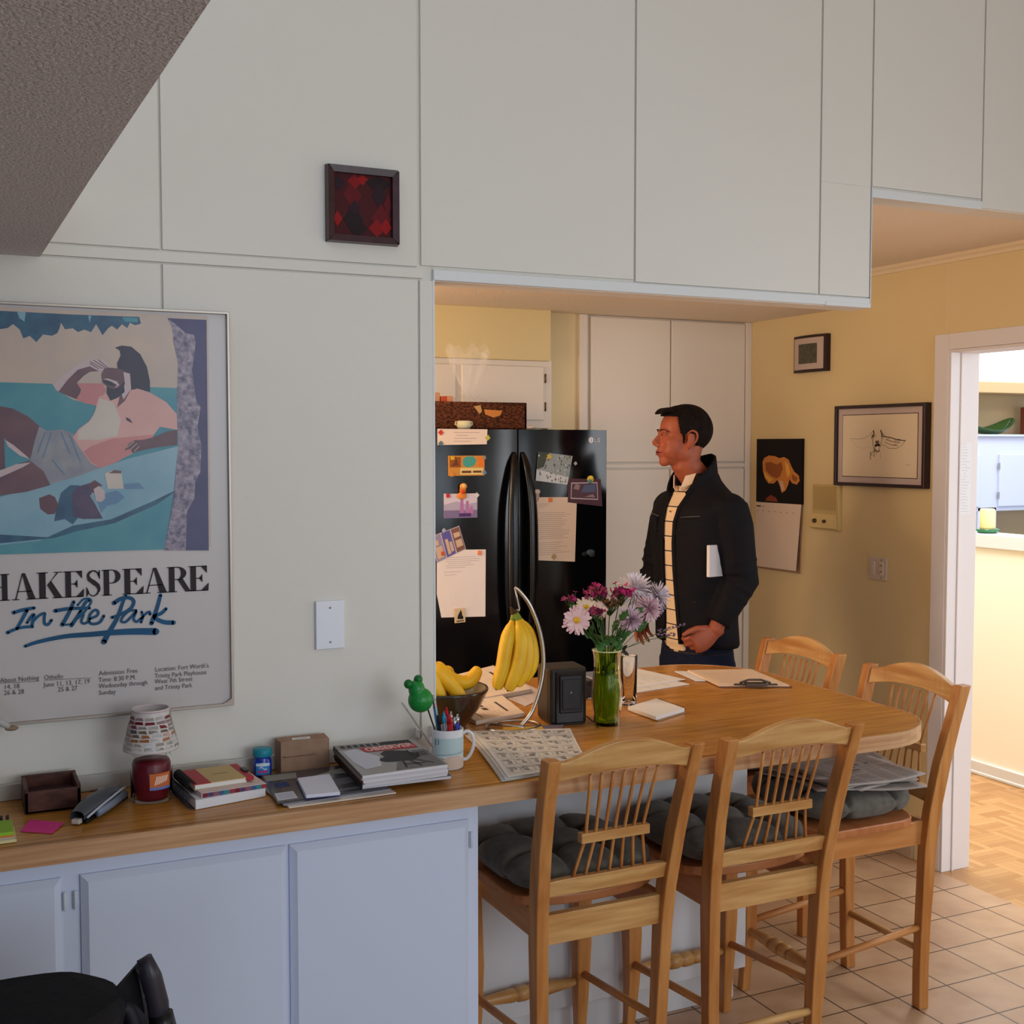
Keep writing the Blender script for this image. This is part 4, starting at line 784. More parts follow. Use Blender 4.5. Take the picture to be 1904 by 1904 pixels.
def petals(m, c, axis, n, L_, w, lift, mi=0, curl=.0, r0=.004, jit=.1):
    axis = Vector(axis).normalized(); u = axis.orthogonal().normalized(); v = axis.cross(u)
    for k in range(n):
        a = 2*pi*k/n+rf.uniform(-jit, jit); l_ = lift+rf.uniform(-jit, jit); d = ((u*cos(a)+v*sin(a))*cos(l_)+axis*sin(l_)).normalized(); s_ = d.cross(axis).normalized(); LL = L_*rf.uniform(.88, 1.08); up = s_.cross(d)
        p = [Vector(c)+d*r0, Vector(c)+d*LL*.55, Vector(c)+d*LL-axis*curl*LL]
        vs = [p[0]-s_*w*.3, p[0]+s_*w*.3, p[1]+s_*w*.5, p[2]+s_*w*.22, p[2]-s_*w*.22, p[1]-s_*w*.5]
        m.add(vs, [(0, 1, 2, 5), (5, 2, 3, 4)], mi, True)
def flower(kind, label, top, axis, **k):
    t = thing(kind, vc+Vector((0, 0, .012)), label, 'flower'); pts = stem(t, top); return t, pts
def at(u, v, y): pass
# daisy, lower left
tp = Vector((1.5562, 2.8750, Z+0.3009)); ax = (-.35, -.85, .25)
t, _ = flower('daisy', 'pale pink daisy with a yellow centre, leftmost in the bouquet', tp, ax)
m = MB(); petals(m, tp, ax, 20, .041, .0125, .12, 0, .12); petals(m, tp, ax, 16, .036, .012, .3, 0, .05); m.build('petals', M('pale_pink_petal', (240, 206, 204), .6, col2=(228, 180, 186), scale=60), t, world=True)
MB().ell(tuple(tp+Vector(ax).normalized()*.003), (.009, .009, .009)).build('centre', M('yellow_disc', (226, 176, 30), .8, bump=1, bscale=500), t, world=True)
tp = Vector((1.6182, 2.9350, Z+0.3257)); ax = (-.2, -.6, .6)
t, _ = flower('daisy', 'half-hidden cream daisy behind the leftmost daisy', tp, ax); m = MB(); petals(m, tp, ax, 18, .034, .012, .35, 0, .1); m.build('petals', M('cream_petal', (238, 214, 190), .6), t, world=True); MB().ell(tuple(tp), (.008, .008, .008)).build('centre', M('yellow_disc', (226, 176, 30), .8), t, world=True)
tp = Vector((1.6578, 2.9170, Z+0.3186)); ax = (0, -.9, .1)
t, _ = flower('daisy', 'small drooping peach daisy under the magenta clusters', tp, ax); m = MB(); petals(m, tp, ax, 14, .029, .010, .0, 0, .5); m.build('petals', M('peach_petal', (232, 190, 170), .6), t, world=True)
def mum(label, tp, R_, col, ax=(.2, -.5, .8)):
    R_ *= 1.22
    t, _ = flower('chrysanthemum', label, tp, ax); m = MB()
    for l_, n_, L_ in ((-.45, 22, 1), (-.15, 24, 1), (.15, 24, .98), (.42, 22, .93), (.7, 18, .86), (.98, 14, .76), (1.25, 9, .66)): petals(m, tp, ax, n_, R_*L_, R_*.14, l_, 0, -.12 if l_ > .5 else .10, jit=.16)
    m.build('petals', M('mum_%d_%d' % (col[0], col[1]), col, .6, col2=tuple(int(c*.88) for c in col), scale=50), t, world=True)
mum('large white-lilac chrysanthemum at the top of the bouquet', Vector((1.7918, 2.9590, Z+0.3658)), .046, (244, 232, 238), (.0, -.5, .85))
mum('fluffy lilac-white chrysanthemum, rightmost large bloom', Vector((1.8500, 2.9350, Z+0.3446)), .040, (240, 228, 238), (.6, -.5, .5))
mum('pinkish chrysanthemum just below the large top bloom', Vector((1.8004, 2.8990, Z+0.3162)), .034, (228, 190, 200), (.2, -.8, .3))
mum('small mauve chrysanthemum hanging low in the bouquet centre', Vector((1.7347, 2.8870, Z+0.2915)), .032, (222, 192, 206), (.0, -.8, -.2))
def cluster(label, c, R_, n, col):
    R_ *= 1.2; n = int(n*1.25)
    t = thing('statice_cluster', vc+Vector((0, 0, .012)), label, 'flower'); pts = stem(t, c)
    m = MB(); sm = MB()
    for k in range(n):
        p = Vector(c)+Vector((rf.gauss(0, R_*.5), rf.gauss(0, R_*.4), abs(rf.gauss(0, R_*.3)))); sm.tube([Vector(c)-Vector((0, 0, .03)), p], .0007, 4)
        ax = (rf.uniform(-1, 1), rf.uniform(-1, .4), rf.uniform(0, 1)); petals(m, p, ax, 5, .0095, .0065, .4, k % 2, 0, r0=.001)
    sm.build('stalks', stemM, t, world=True); m.build('florets', [M('floret_%d' % col[0], col, .6), M('floret_d%d' % col[0], tuple(int(c_*.72) for c_ in col), .6)], t, world=True)
cluster('magenta floret cluster at the top left of the bouquet', (1.6578, 2.9410, Z+0.3564), .030, 44, (178, 44, 102))
cluster('bright magenta cluster beside the large white bloom', (1.7260, 2.9290, Z+0.3540), .030, 46, (196, 36, 112))
cluster('small magenta tuft at the far left above the daisy', (1.5735, 2.9350, Z+0.3493), .012, 10, (180, 50, 110))
cluster('dusky magenta florets hanging in front of the cream daisy', (1.6231, 2.8810, Z+0.3162), .018, 22, (160, 44, 92))
cluster('olive and rust filler sprig in the middle of the bouquet', (1.6950, 2.9350, Z+0.3257), .030, 40, (150, 96, 60))
def sprig(label, base, tip):
    t = thing('lavender_sprig', vc+Vector((0, 0, .012)), label, 'flower'); stem(t, tip, r=.0009); b, e = Vector(base), Vector(tip)
    m = MB()
    for k in range(16):
        p = b.lerp(e, k/15.)+Vector((rf.uniform(-.003, .003), rf.uniform(-.003, .003), rf.uniform(-.004, .004))); m.ell(tuple(p), (.0042, .003, .0026), 0, 6)
    m.build('buds', M('lavender_bud', (120, 92, 124), .8), t, world=True)
sprig('upper lavender sprig reaching right from the bouquet', (1.83, 2.93, Z+0.2860), (1.872, 2.94, Z+0.2980))
sprig('longest lavender sprig reaching right over the shirt', (1.85, 2.93, Z+0.2460), (1.955, 2.95, Z+0.2540))
sprig('lowest lavender sprig at the right of the bouquet', (1.84, 2.92, Z+0.2380), (1.91, 2.93, Z+0.2300))
t = thing('greenery', vc+Vector((0, 0, .012)), 'tangle of green foliage stems filling the vase and neck', 'foliage')
for k in range(16):
    a = rf.uniform(0, 6.28); tp = (vc.x+.075*cos(a)+rf.uniform(-.02, .03), vc.y+.03*sin(a), Z+rf.uniform(.24, .32)); pts = stem(t, tp, r=.0014)
    leaf(t, pts[-1], (tp[0]-vc.x, tp[1]-vc.y, .05), rf.uniform(.032, .05), .32)
    p = pts[2].lerp(Vector(tp), .4); leaf(t, p, (rf.uniform(-1, 1), rf.uniform(-.5, .5), rf.uniform(-.4, .6)), rf.uniform(.03, .046), .4)
for k in range(14):
    a = rf.uniform(0, 6.28); leaf(t, (vc.x+.008*cos(a), vc.y+.008*sin(a), Z+rf.uniform(.02, .17)), (cos(a)*.5, sin(a)*.5, rf.uniform(.3, 1.3)), rf.uniform(.02, .034), .35, M('wet_leaf', (120, 150, 40), .4))
leaf(t, (vc.x+.045, vc.y-.004, Z+.210), (.5, -.3, -.75), .03, .42, M('dark_leaf', (30, 36, 24), .5)); leaf(t, (vc.x+.045, vc.y-.004, Z+.195), (.35, -.3, .9), .03, .25, M('dark_leaf', (30, 36, 24), .5))
# tumbler
t = thing('drinking_glass', (1.852, 3.093, Z), 'empty clear straight-sided drinking glass behind the vase', 'glass')
MB().shell([(0, 0), (.0215, 0), (.0235, .003), (.0255, .148), (.0245, .1495), (.0235, .148), (.0215, .014), (0, .012)], 36).build('tumbler', M('clear_glass2', (250, 250, 250), .02, .5, trans=1, ior=1.25), t)
# papers under the flowers
def papers(name, label, pts, z, mat=None, marks=0, ang=0, cat='papers', hdr=False):
    cx, cy = sum(p[0] for p in pts)/len(pts), sum(p[1] for p in pts)/len(pts); t = thing(name, (cx, cy, z), label, cat)
    MB().prism(pts, z, z+.0016).build('sheet', mat or paper, t, world=True)
    if marks:
        a, b, c, d = [Vector(p) for p in pts[:4]]; m = MB(); r2 = random.Random(int(cx*1000))
        for k in range(marks):
            v = .08+.84*k/marks; p, q = a.lerp(d, v), b.lerp(c, v); e = r2.uniform(.6, .93); m.ribbon([p.lerp(q, .07), p.lerp(q, e)], .0016, z+.0019, 'z', ends=False)
        m.build('printed_lines', greyink, t, world=True)
    return t
papers('paper_sheet', 'white sheet of printed lines under the vase, lower of the two', [(1.74, 3.36), (1.79, 3.20), (2.188, 3.272), (2.16, 3.42)], Z, marks=9)
papers('paper_sheet', 'white lined sheet reaching toward the back edge of the island', [(1.80, 3.48), (1.83, 3.26), (2.214, 3.335), (2.172, 3.565)], Z+.0022, marks=12)
# spiral pad
t = thing('spiral_pad', (1.875, 2.975, Z), 'small open white spiral notepad lying right of the vase', 'notepad')
quad([(1.803, 3.015), (1.815, 2.868), (1.945, 2.926), (1.940, 3.080)], Z, Z+.0015, 'back_cover', C(190, 150, 120), t); quad([(1.805, 3.019), (1.808, 2.870), (1.943, 2.930), (1.943, 3.082)], Z+.0022, Z+.013, 'paper_block', paper, t, .001)
sp = MB()
for k in range(18): sp.tube([(1.944+.005*cos(a*pi/4), 2.935+.14*k/17, Z+.008+.007*sin(a*pi/4)) for a in range(9)], .0006, 5, cap=False)
sp.build('spiral', M('bronze_wire', (120, 70, 50), .4, metal=.5), t, world=True)
# clipboard
t = thing('clipboard', (2.47, 3.3, Z), 'clipboard with buff handwritten sheets near the rounded island end', 'clipboard')
o2 = [(2.472, 3.535), (2.262, 3.182), (2.462, 3.068), (2.672, 3.40)]
quad(o2 if False else [(2.30, 3.46), (2.245, 3.185), (2.455, 3.085), (2.515, 3.38)], Z, Z+.003, 'board', M('brown_board', (128, 78, 50), .5), t)
quad([(2.30, 3.452), (2.245, 3.19), (2.450, 3.092), (2.508, 3.375)], Z+.0032, Z+.008, 'paper_stack', M('buff_paper', (236, 206, 176), .7), t, .0006)
quad([(2.262, 3.475), (2.232, 3.30), (2.262, 3.285), (2.31, 3.45)], Z+.001, Z+.0035, 'white_sheet', paper, t)
m = MB(); r2 = random.Random(4)
for k in range(11):
    f = .1+.07*k; a_ = Vector((2.262, 3.205)).lerp(Vector((2.31, 3.44)), f); b_ = Vector((2.44, 3.115)).lerp(Vector((2.495, 3.365)), f)
    m.ribbon([a_.lerp(b_, x) for x in (.06, .2+.1*r2.random(), .45+.4*r2.random())], .0012, Z+.0083, 'z', ends=False)
m.build('handwriting', C(170, 146, 128), t, world=True)
T = Tm((2.352, 3.140, Z+.008), rad(-25))
MB().box(-.07, -.008, 0, .07, .006, .004, T=T).box(-.035, -.022, .0, .035, .012, .008, T=T).build('clip_plate', M('dark_steel', (96, 86, 80), .35, metal=.8), t, world=True, bevel=.002)
MB().tube([(-.05, .004, .006), (-.02, .014, .014), (.02, .014, .014), (.05, .004, .006)], .0035, 8, T=T).build('clip_lever', M('dark_steel', (96, 86, 80), .35, metal=.8), t, world=True)
# folded newspapers behind the bowl
newsY = M('warm_newsprint', (222, 206, 190), .8, .1)
def folded(label, pts, z, th, words, ang, k2=0):
    cx, cy = sum(p[0] for p in pts)/4, sum(p[1] for p in pts)/4; t = thing('folded_newspaper', (cx, cy, z), label, 'newspaper')
    quad(pts, z, z+th, 'folded_pages', newsY, t, .002); a, b, c, d = [Vector(p) for p in pts]; m = MB(); r2 = random.Random(9+k2)
    def Q(u, v): return a.lerp(b, u).lerp(d.lerp(c, u), v)
    for i in range(8):
        v = .12+.07*i
        for c_ in range(3): m.ribbon([Q(.08+.3*c_, v), Q(.08+.3*c_+.24*r2.uniform(.7, 1), v)], .0014, z+th+.0003, 'z', 1, ends=False)
    for i, (u0, u1, v, w) in enumerate(words): m.ribbon([Q(u0, v), Q(u1, v)], w, z+th+.0004, 'z', 0, ends=False)
    m.build('print', [C(80, 70, 66), C(170, 156, 146)], t, world=True); return t
papers('paper_sheet', 'folded insert lying under the newspaper nearest the fridge', [(1.56, 3.40), (1.56, 3.20), (1.70, 3.32), (1.71, 3.52)], Z, C(206, 196, 200), 3)
folded('folded newspaper farthest back, between bowl and hanging bananas', [(1.47, 3.64), (1.46, 3.30), (1.66, 3.36), (1.72, 3.78)], Z+.002, .014, [(.2, .8, .78, .010), (.25, .7, .88, .004)], 0)
folded('folded newspaper just behind the bowl and hanger ring', [(1.33, 3.30), (1.33, 3.04), (1.50, 3.08), (1.545, 3.33)], Z, .012, [(.25, .45, .45, .016), (.5, .62, .45, .016), (.3, .8, .75, .008), (.55, .9, .2, .005)], 0, 1)
# comics page in front
t = thing('comics_newspaper', (1.35, 2.72, Z), 'newspaper comics page spread open at the front of the island', 'newspaper')
P0 = [Vector(p) for p in ((1.176, 2.503), (1.405, 2.528), (1.537, 2.874), (1.277, 2.960))]   # 
def cq(u, v): return P0[0].lerp(P0[1], u).lerp(P0[3].lerp(P0[2], u), v)
def cs(dz, inset=0, dx=0, dy=0):
    def fn(u, v):
        p = cq(u, v); return (p.x+dx, p.y+dy, Z+.004+dz+.004*sin(3*u+2)*sin(pi*v)+.0035*(1-u)*sin(pi*v))
    return fn
nm = M('newsprint_white', (216, 212, 206), .8, .1)
m = MB().grid(cs(-.003, 0, -.02, -.008), 12, 12); m.build('under_page', M('newsprint_grey', (196, 188, 180), .8, .1), t, world=True, solid=.0006)
m = MB().grid(cs(-.001, 0, -.008, -.002), 12, 12); m.build('middle_page', nm, t, world=True, solid=.0006)
m = MB().grid(cs(.0025), 12, 12); k = cs(.0035)
def pat(u0, v0, u1, v1, mi, dz=0): m.add([(*k(a, b)[:2], k(a, b)[2]+dz) for a, b in ((u0, v0), (u1, v0), (u1, v1), (u0, v1))], [(0, 1, 2, 3)], mi)
r2 = random.Random(21)
for row in range(7):
    v0 = .05+row*.135; ncell = 6
    for c in range(ncell):
        u0 = .05+c*.155; u1 = u0+.145
        for a, b, c_, d_ in ((u0, v0, u1, v0+.003), (u0, v0+.10, u1, v0+.103), (u0, v0, u0+.003, v0+.10), (u1-.003, v0, u1, v0+.10)): pat(a, b, c_, d_, 1)
        for q in range(4):
            x, y = u0+.02+r2.random()*.08, v0+.015+r2.random()*.05; pat(x, y, x+.012+r2.random()*.03, y+.008+r2.random()*.03, 2 if r2.random() < .6 else 1, .0002)
        for q in range(2): pat(u0+.015, v0+.075+q*.012, u0+.06+r2.random()*.07, v0+.080+q*.012, 1, .0002)
m.build('comics_page', [nm, C(140, 135, 133), C(166, 161, 158)], t, world=True)
t = thing('leaflet', (1.52, 2.94, Z), 'purple-grey folded leaflet poking out behind the comics page', 'leaflet'); quad([(1.40, 2.90), (1.50, 2.86), (1.545, 2.93), (1.44, 2.97)], Z, Z+.004, 'leaflet', C(120, 108, 124), t); quad([(1.36, 2.93), (1.47, 2.90), (1.48, 2.935), (1.38, 2.97)], Z+.0042, Z+.0055, 'yellow_flap', C(226, 178, 70), t)

# ------------------------------------------------------------ fridge and what is on it
blk = M('glossy_black_fridge', (8, 8, 12), .14, .36, coat=.0, bump=.03, bscale=7, bdist=.01); FY = 4.30
t = thing('refrigerator', (2.01, 4.55, 0), 'black side-by-side refrigerator covered with magnets and papers', 'refrigerator')
MB().box(1.56, 4.37, .03, 2.46, 4.76, 1.7535).build('cabinet', blackm, t, world=True, bevel=.004)
def fd(a, b, name):
    def fn(u, v): 
        x = a+(b-a)*u; return (x, FY+.018-.018*sin(pi*(.08+.84*u))**.5, .08+(1.752-.08)*v)
    m = MB().grid(fn, 24, 4); e = [fn(i/24, 1) for i in range(25)]; m.add(e+[(b, 4.372, 1.752), (a, 4.372, 1.752)], [tuple(range(27))]); e = [fn(i/24, 0) for i in range(25)]; m.add(e+[(b, 4.372, .08), (a, 4.372, .08)], [tuple(range(26, -1, -1))])
    for x in (a, b): f0, f1 = fn(0 if x == a else 1, 0), fn(0 if x == a else 1, 1); m.add([f0, (x, 4.372, .08), (x, 4.372, 1.752), f1], [(0, 1, 2, 3)])
    return m.build(name, blk, t, world=True)
dl = fd(1.56, 2.064, 'door'); dr = fd(2.070, 2.469, 'door')
def hdl(par, x0, xm):
    pts = [(x0, FY+.008, 1.66), (x0+(xm-x0)*.35, FY-.018, 1.60), (xm-(xm-x0)*.1, FY-.040, 1.45), (xm, FY-.046, 1.25), (xm-(xm-x0)*.1, FY-.042, 1.05), (x0+(xm-x0)*.35, FY-.02, .86), (x0, FY+.008, .78)]
    o = MB().tube(pts, [(.010, .008), (.017, .010), (.021, .011), (.022, .011), (.021, .011), (.017, .01), (.010, .008)], 14, sp=5).build('handle', M('gloss_black_handle', (8, 8, 11), .22, .4), None); o.parent = par
    o.matrix_parent_inverse = Matrix.Translation(-t.location); return o
hdl(dl, 2.048, 2.022); hdl(dr, 2.086, 2.112)
logo = MB().flat([(2.392+.012*cos(a*pi/12), 1.711+.012*sin(a*pi/12)) for a in range(24)], FY+.0005, 'y')
T = Matrix.Translation((2.407, FY+.0005, 1.7035)) @ Matrix.Rotation(pi/2, 4, 'X'); logo.text('LG', .021, T, 0, bold=.0004)
logo.ribbon([(2.392, 1.7165), (2.392, 1.7065), (2.3965, 1.7065)], .0014, FY, 'y', 1, ends=False)
logo.build('logo', [M('silver_logo', (214, 216, 224), .3, .5), C(70, 70, 80)], t, world=True)
def fy(x): # door front surface
    a, b = (1.56, 2.064) if x < 2.067 else (2.070, 2.469); u = min(1, max(0, (x-a)/(b-a))); return FY+.018-.018*sin(pi*(.08+.84*u))**.5
def stuck(name, label, cat, pts, art, mats, th=.0012, group=None, curl=0):
    cx = sum(p[0] for p in pts)/len(pts); cz = sum(p[1] for p in pts)/len(pts); y = min(fy(p[0]) for p in pts)-.0012
    t = thing(name, (cx, y, cz), label, cat, group=group); MB().prism(pts, y-th, y, 'y').build('sheet' if cat != 'magnet' else 'body', mats[0], t, world=True, bevel=.0 if cat != 'magnet' else .001)
    if art:
        m = MB(); art(m, y-th-.0004); m.build('print', mats[1:], t, world=True)
    return t
def rect(x0, z0, x1, z1): return [(x0, z0), (x1, z0), (x1, z1), (x0, z1)]
pap = M('fridge_paper', (232, 212, 196), .7, .2)
def lines(x0, z0, x1, z1, n, mi=0, w=.0012, seed=1, short=.5):
    def f(m, y):
        r3 = random.Random(seed)
        for k in range(n):
            z = z1-(z1-z0)*(k+.5)/n; m.ribbon([(x0+(r3.random() < .2)*.01, z), (x0+(x1-x0)*r3.uniform(short, 1), z)], w, y, 'y', mi, ends=False)
    return f
stuck('notice_paper', 'cream card with two handwritten lines at the top of the left fridge door', 'paper', [(1.722, 1.691), (1.928, 1.694), (1.931, 1.752), (1.722, 1.753)], lambda m, y: (lines(1.79, 1.70, 1.90, 1.745, 4, seed=2, w=.0018)(m, y)), [pap, C(176, 150, 146)])
def art_ticket(m, y):
    m.flat(rect(1.772, 1.605, 1.818, 1.645), y, 'y', 0); m.flat([(1.828, 1.612), (1.826, 1.634), (1.838, 1.646), (1.870, 1.648), (1.884, 1.632), (1.874, 1.612), (1.85, 1.604)], y, 'y', 1); m.flat(rect(1.815, 1.577, 1.912, 1.603), y, 'y', 2)
    m.flat(rect(1.822, 1.583, 1.862, 1.592), y-.0002, 'y', 3); m.flat(rect(1.869, 1.584, 1.905, 1.592), y-.0002, 'y', 3); m.flat(rect(1.892, 1.607, 1.914, 1.645), y, 'y', 4); m.flat([(1.78, 1.61), (1.80, 1.64), (1.81, 1.612)], y-.0002, 'y', 3)
stuck('souvenir_ticket', 'small orange illustrated ticket with a turquoise blob on the left fridge door', 'ticket', rect(1.765, 1.573, 1.918, 1.650), art_ticket, [C(206, 140, 60), C(150, 84, 30), C(72, 156, 146), C(222, 200, 130), C(110, 60, 30), C(230, 120, 40)])
def art_sea(m, y):
    m.flat(rect(1.747, 1.44, 1.887, 1.504), y, 'y', 0); m.flat([(1.747, 1.462), (1.80, 1.474), (1.84, 1.462), (1.887, 1.470), (1.887, 1.44), (1.747, 1.44)], y-.0001, 'y', 1); m.flat(rect(1.747, 1.41, 1.887, 1.44), y, 'y', 2)
    for x, h in ((1.822, .05), (1.845, .042), (1.862, .02)): m.flat([(x-.009, 1.425), (x+.009, 1.425), (x+.006, 1.43+h), (x, 1.436+h), (x-.006, 1.43+h)], y-.0003, 'y', 3)
    m.flat(rect(1.81, 1.415, 1.86, 1.428), y-.0004, 'y', 4)
stuck('postcard', 'pale seascape postcard with lilac towers on the left fridge door', 'postcard', [(1.747, 1.412), (1.887, 1.410), (1.887, 1.501), (1.747, 1.505)], art_sea, [C(214, 206, 220), C(210, 200, 212), C(176, 166, 190), C(126, 112, 150), C(176, 120, 170), C(80, 50, 110)])
def art_city(m, y):
    def q(u, v): p = Vector((1.692, 1.342)).lerp(Vector((1.81, 1.38)), u).lerp(Vector((1.718, 1.239)).lerp(Vector((1.839, 1.289)), u), v); return (p.x, p.y)
    for u0, u1, mi in ((.02, .32, 0), (.36, .66, 1), (.7, .98, 2)): m.flat([q(u0, .03), q(u1, .03), q(u1, .97), q(u0, .97)], y, 'y', mi)
    for u0, u1, v0, v1 in ((.06, .28, .45, .9), (.42, .52, .3, .9), (.54, .63, .45, .85), (.74, .95, .2, .4), (.74, .95, .5, .8), (.1, .2, .2, .4)): m.flat([q(u0, v0), q(u1, v0+.02), q(u1, v1), q(u0, v1)], y-.0002, 'y', 3)
stuck('postcard', 'tilted three-panel city postcard, lowest on the left fridge door', 'postcard', [(1.718, 1.239), (1.839, 1.289), (1.81, 1.38), (1.692, 1.342)], art_city, [C(190, 176, 186), C(150, 140, 170), C(96, 92, 160), C(128, 90, 80), C(206, 176, 150)])
stuck('notice_paper', 'long white typed letter with wrinkles on the left fridge door', 'paper', [(1.736, 1.028), (1.921, 1.021), (1.923, 1.284), (1.718, 1.290), (1.717, 1.12)], lambda m, y: (lines(1.755, 1.215, 1.90, 1.262, 6, seed=5)(m, y), lines(1.748, 1.185, 1.83, 1.208, 2, seed=6)(m, y)), [M('letter_paper', (236, 224, 218), .7, .2, bump=.5, bscale=14, bdist=.006), C(160, 146, 146)])
def art_falls(m, y):
    def q(u, v): p = Vector((2.151, 1.665)).lerp(Vector((2.306, 1.647)), u).lerp(Vector((2.14, 1.55)).lerp(Vector((2.282, 1.532)), u), v); return (p.x, p.y)
    r3 = random.Random(3); m.flat([q(0, .6), q(1, .75), q(1, 1), q(0, 1)], y, 'y', 0); m.flat([q(.0, .0), q(.3, 0), q(.2, .5), q(0, .6)], y, 'y', 2)
    for k in range(60):
        u, v = r3.random()*.94, r3.random()*.9; m.flat([q(u, v), q(u+.05, v+.01), q(u+.03, v+.09)], y-.0002, 'y', r3.choice((0, 1, 2, 3)))
stuck('photo_print', 'tilted silvery waterfall photograph at the top of the right fridge door', 'photo', [(2.14, 1.55), (2.282, 1.532), (2.306, 1.647), (2.151, 1.665)], art_falls, [C(150, 160, 162), C(200, 206, 212), C(110, 120, 118), C(70, 78, 70), C(170, 140, 130)])
def art_dark(m, y):
    m.flat([(2.297, 1.475), (2.424, 1.468), (2.42, 1.54), (2.30, 1.54)], y, 'y', 0); m.flat([(2.300, 1.479), (2.421, 1.472), (2.417, 1.536), (2.303, 1.536)], y-.0001, 'y', 1); m.flat([(2.345, 1.50), (2.41, 1.50), (2.412, 1.532), (2.36, 1.53)], y-.0003, 'y', 2); m.flat([(2.31, 1.515), (2.335, 1.51), (2.34, 1.53), (2.32, 1.535)], y-.0003, 'y', 3); m.flat([(2.36, 1.482), (2.41, 1.478), (2.40, 1.492)], y-.0003, 'y', 3)
stuck('photo_print', 'dark mauve framed photograph at the right edge of the right fridge door', 'photo', [(2.284, 1.461), (2.444, 1.441), (2.436, 1.552), (2.286, 1.557)], art_dark, [C(84, 56, 66), C(200, 190, 196), C(90, 66, 80), C(90, 100, 130), C(150, 130, 130)])
stuck('notice_paper', 'cream typed list sheet on the right fridge door', 'paper', [(2.155, 1.232), (2.318, 1.220), (2.326, 1.481), (2.127, 1.484), (2.133, 1.248)], lambda m, y: (lines(2.142, 1.44, 2.20, 1.46, 3, seed=8)(m, y), lines(2.148, 1.315, 2.30, 1.425, 14, seed=9, short=.7)(m, y), lines(2.142, 1.25, 2.295, 1.305, 7, seed=10, short=.6)(m, y)), [C(226, 202, 180), C(156, 132, 122)])
def mag_sq(x, z, s_, col, label, ang=.0, s2=None):
    s2 = s2 or s_; pts = [(x+a*cos(ang)-b*sin(ang), z+a*sin(ang)+b*cos(ang)) for a, b in ((-s_, -s2), (s_, -s2), (s_, s2), (-s_, s2))]
    y = fy(x)-.0030; t = thing('fridge_magnet', (x, y, z), label, 'magnet'); MB().prism(pts, y-.004, y, 'y').build('magnet_body', C(*col), t, world=True, bevel=.0012); return t
mag_sq(1.735, 1.739, .008, (204, 60, 50), 'red diamond magnet on the top left corner of the top card', .78)
mag_sq(1.735, 1.697, .0075, (90, 120, 130), 'grey-blue star magnet on the lower left corner of the top card', .78)
mag_sq(1.931, 1.719, .0085, (196, 186, 90), 'yellow-green diamond magnet on the right end of the top card', .6)
mag_sq(1.783, 1.642, .008, (214, 170, 40), 'yellow square magnet on the top left of the orange ticket', .1)
mag_sq(1.916, 1.642, .007, (150, 140, 120), 'grey magnet on the top right of the orange ticket', .1)
mag_sq(1.779, 1.578, .008, (206, 140, 60), 'orange magnet on the lower left of the ticket', .1)
mag_sq(1.917, 1.584, .0075, (110, 130, 160), 'blue-grey round magnet on the lower right of the ticket', .5)
mag_sq(1.764, 1.497, .0075, (190, 50, 60), 'red square magnet on the left corner of the seascape postcard', .1)
mag_sq(1.884, 1.497, .008, (214, 210, 214), 'white diamond magnet on the right corner of the seascape postcard', .78)
mag_sq(1.746, 1.364, .007, (170, 170, 196), 'pale magnet at the top edge of the tilted city postcard', .8)
mag_sq(1.742, 1.276, .0075, (196, 90, 60), 'dull orange magnet on the top left of the long letter', .0)
mag_sq(1.896, 1.272, .0085, (232, 140, 90), 'peach square magnet on the top right of the long letter', -.15)
mag_sq(2.200, 1.645, .009, (196, 178, 80), 'small yellow-brown magnet on the waterfall photograph', .2)
mag_sq(2.318, 1.617, .006, (170, 176, 170), 'pale round magnet right of the waterfall photograph', .6)
mag_sq(2.205, 1.472, .0085, (226, 130, 50), 'orange square magnet at the top of the typed list', .0)
mag_sq(2.222, 1.244, .009, (176, 150, 110), 'brown diamond magnet near the bottom of the typed list', .78)
t = mag_sq(1.811, 1.032, .0225, (214, 190, 150), 'tan card magnet with a black seated cat, at the bottom of the long letter', .04, .028)
y = t.location.y-.0045; MB().flat([(1.80, 1.019), (1.823, 1.017), (1.826, 1.024), (1.820, 1.034), (1.818, 1.046), (1.814, 1.054), (1.810, 1.046), (1.802, 1.032)], y, 'y').flat([(1.796, 1.012), (1.828, 1.014), (1.828, 1.010), (1.797, 1.008)], y, 'y').build('cat_silhouette', C(30, 24, 28), t, world=True)
def blobmag(x, z, label, parts):
    y = fy(x)-.004; t = thing('fridge_magnet', (x, y, z), label, 'magnet')
    for k, (dx, dz, rx, rz, col) in enumerate(parts): MB().ell((dx, -.0012*k-.002, dz), (rx, .004, rz), 0, 12).build('painted_shape', C(*col), t)
blobmag(1.824, 1.516, 'orange figure-shaped magnet with a round head over the seascape postcard', [(-.004, -.020, .021, .014, (226, 136, 60)), (0, .002, .014, .018, (214, 110, 40)), (.002, .016, .016, .013, (222, 150, 70)), (.003, .018, .010, .009, (236, 190, 120)), (0, -.006, .009, .007, (200, 70, 40))])
blobmag(2.388, 1.553, 'yellow and teal figure magnet above the dark photograph', [(0, 0, .016, .015, (214, 186, 60)), (-.004, -.008, .012, .010, (100, 140, 120)), (.004, .006, .008, .008, (232, 206, 90))])
blobmag(2.142, 1.490, 'pale jagged figure magnet at the left edge of the typed list', [(0, 0, .015, .026, (176, 158, 146)), (.006, .016, .012, .010, (206, 190, 180)), (-.008, .0, .010, .012, (150, 130, 120))])
blobmag(2.380, 1.252, 'dark winged magnet low on the right fridge door', [(-.018, -.002, .014, .010, (24, 30, 34)), (.008, .004, .020, .012, (70, 84, 88)), (.014, -.006, .014, .010, (48, 56, 60))])
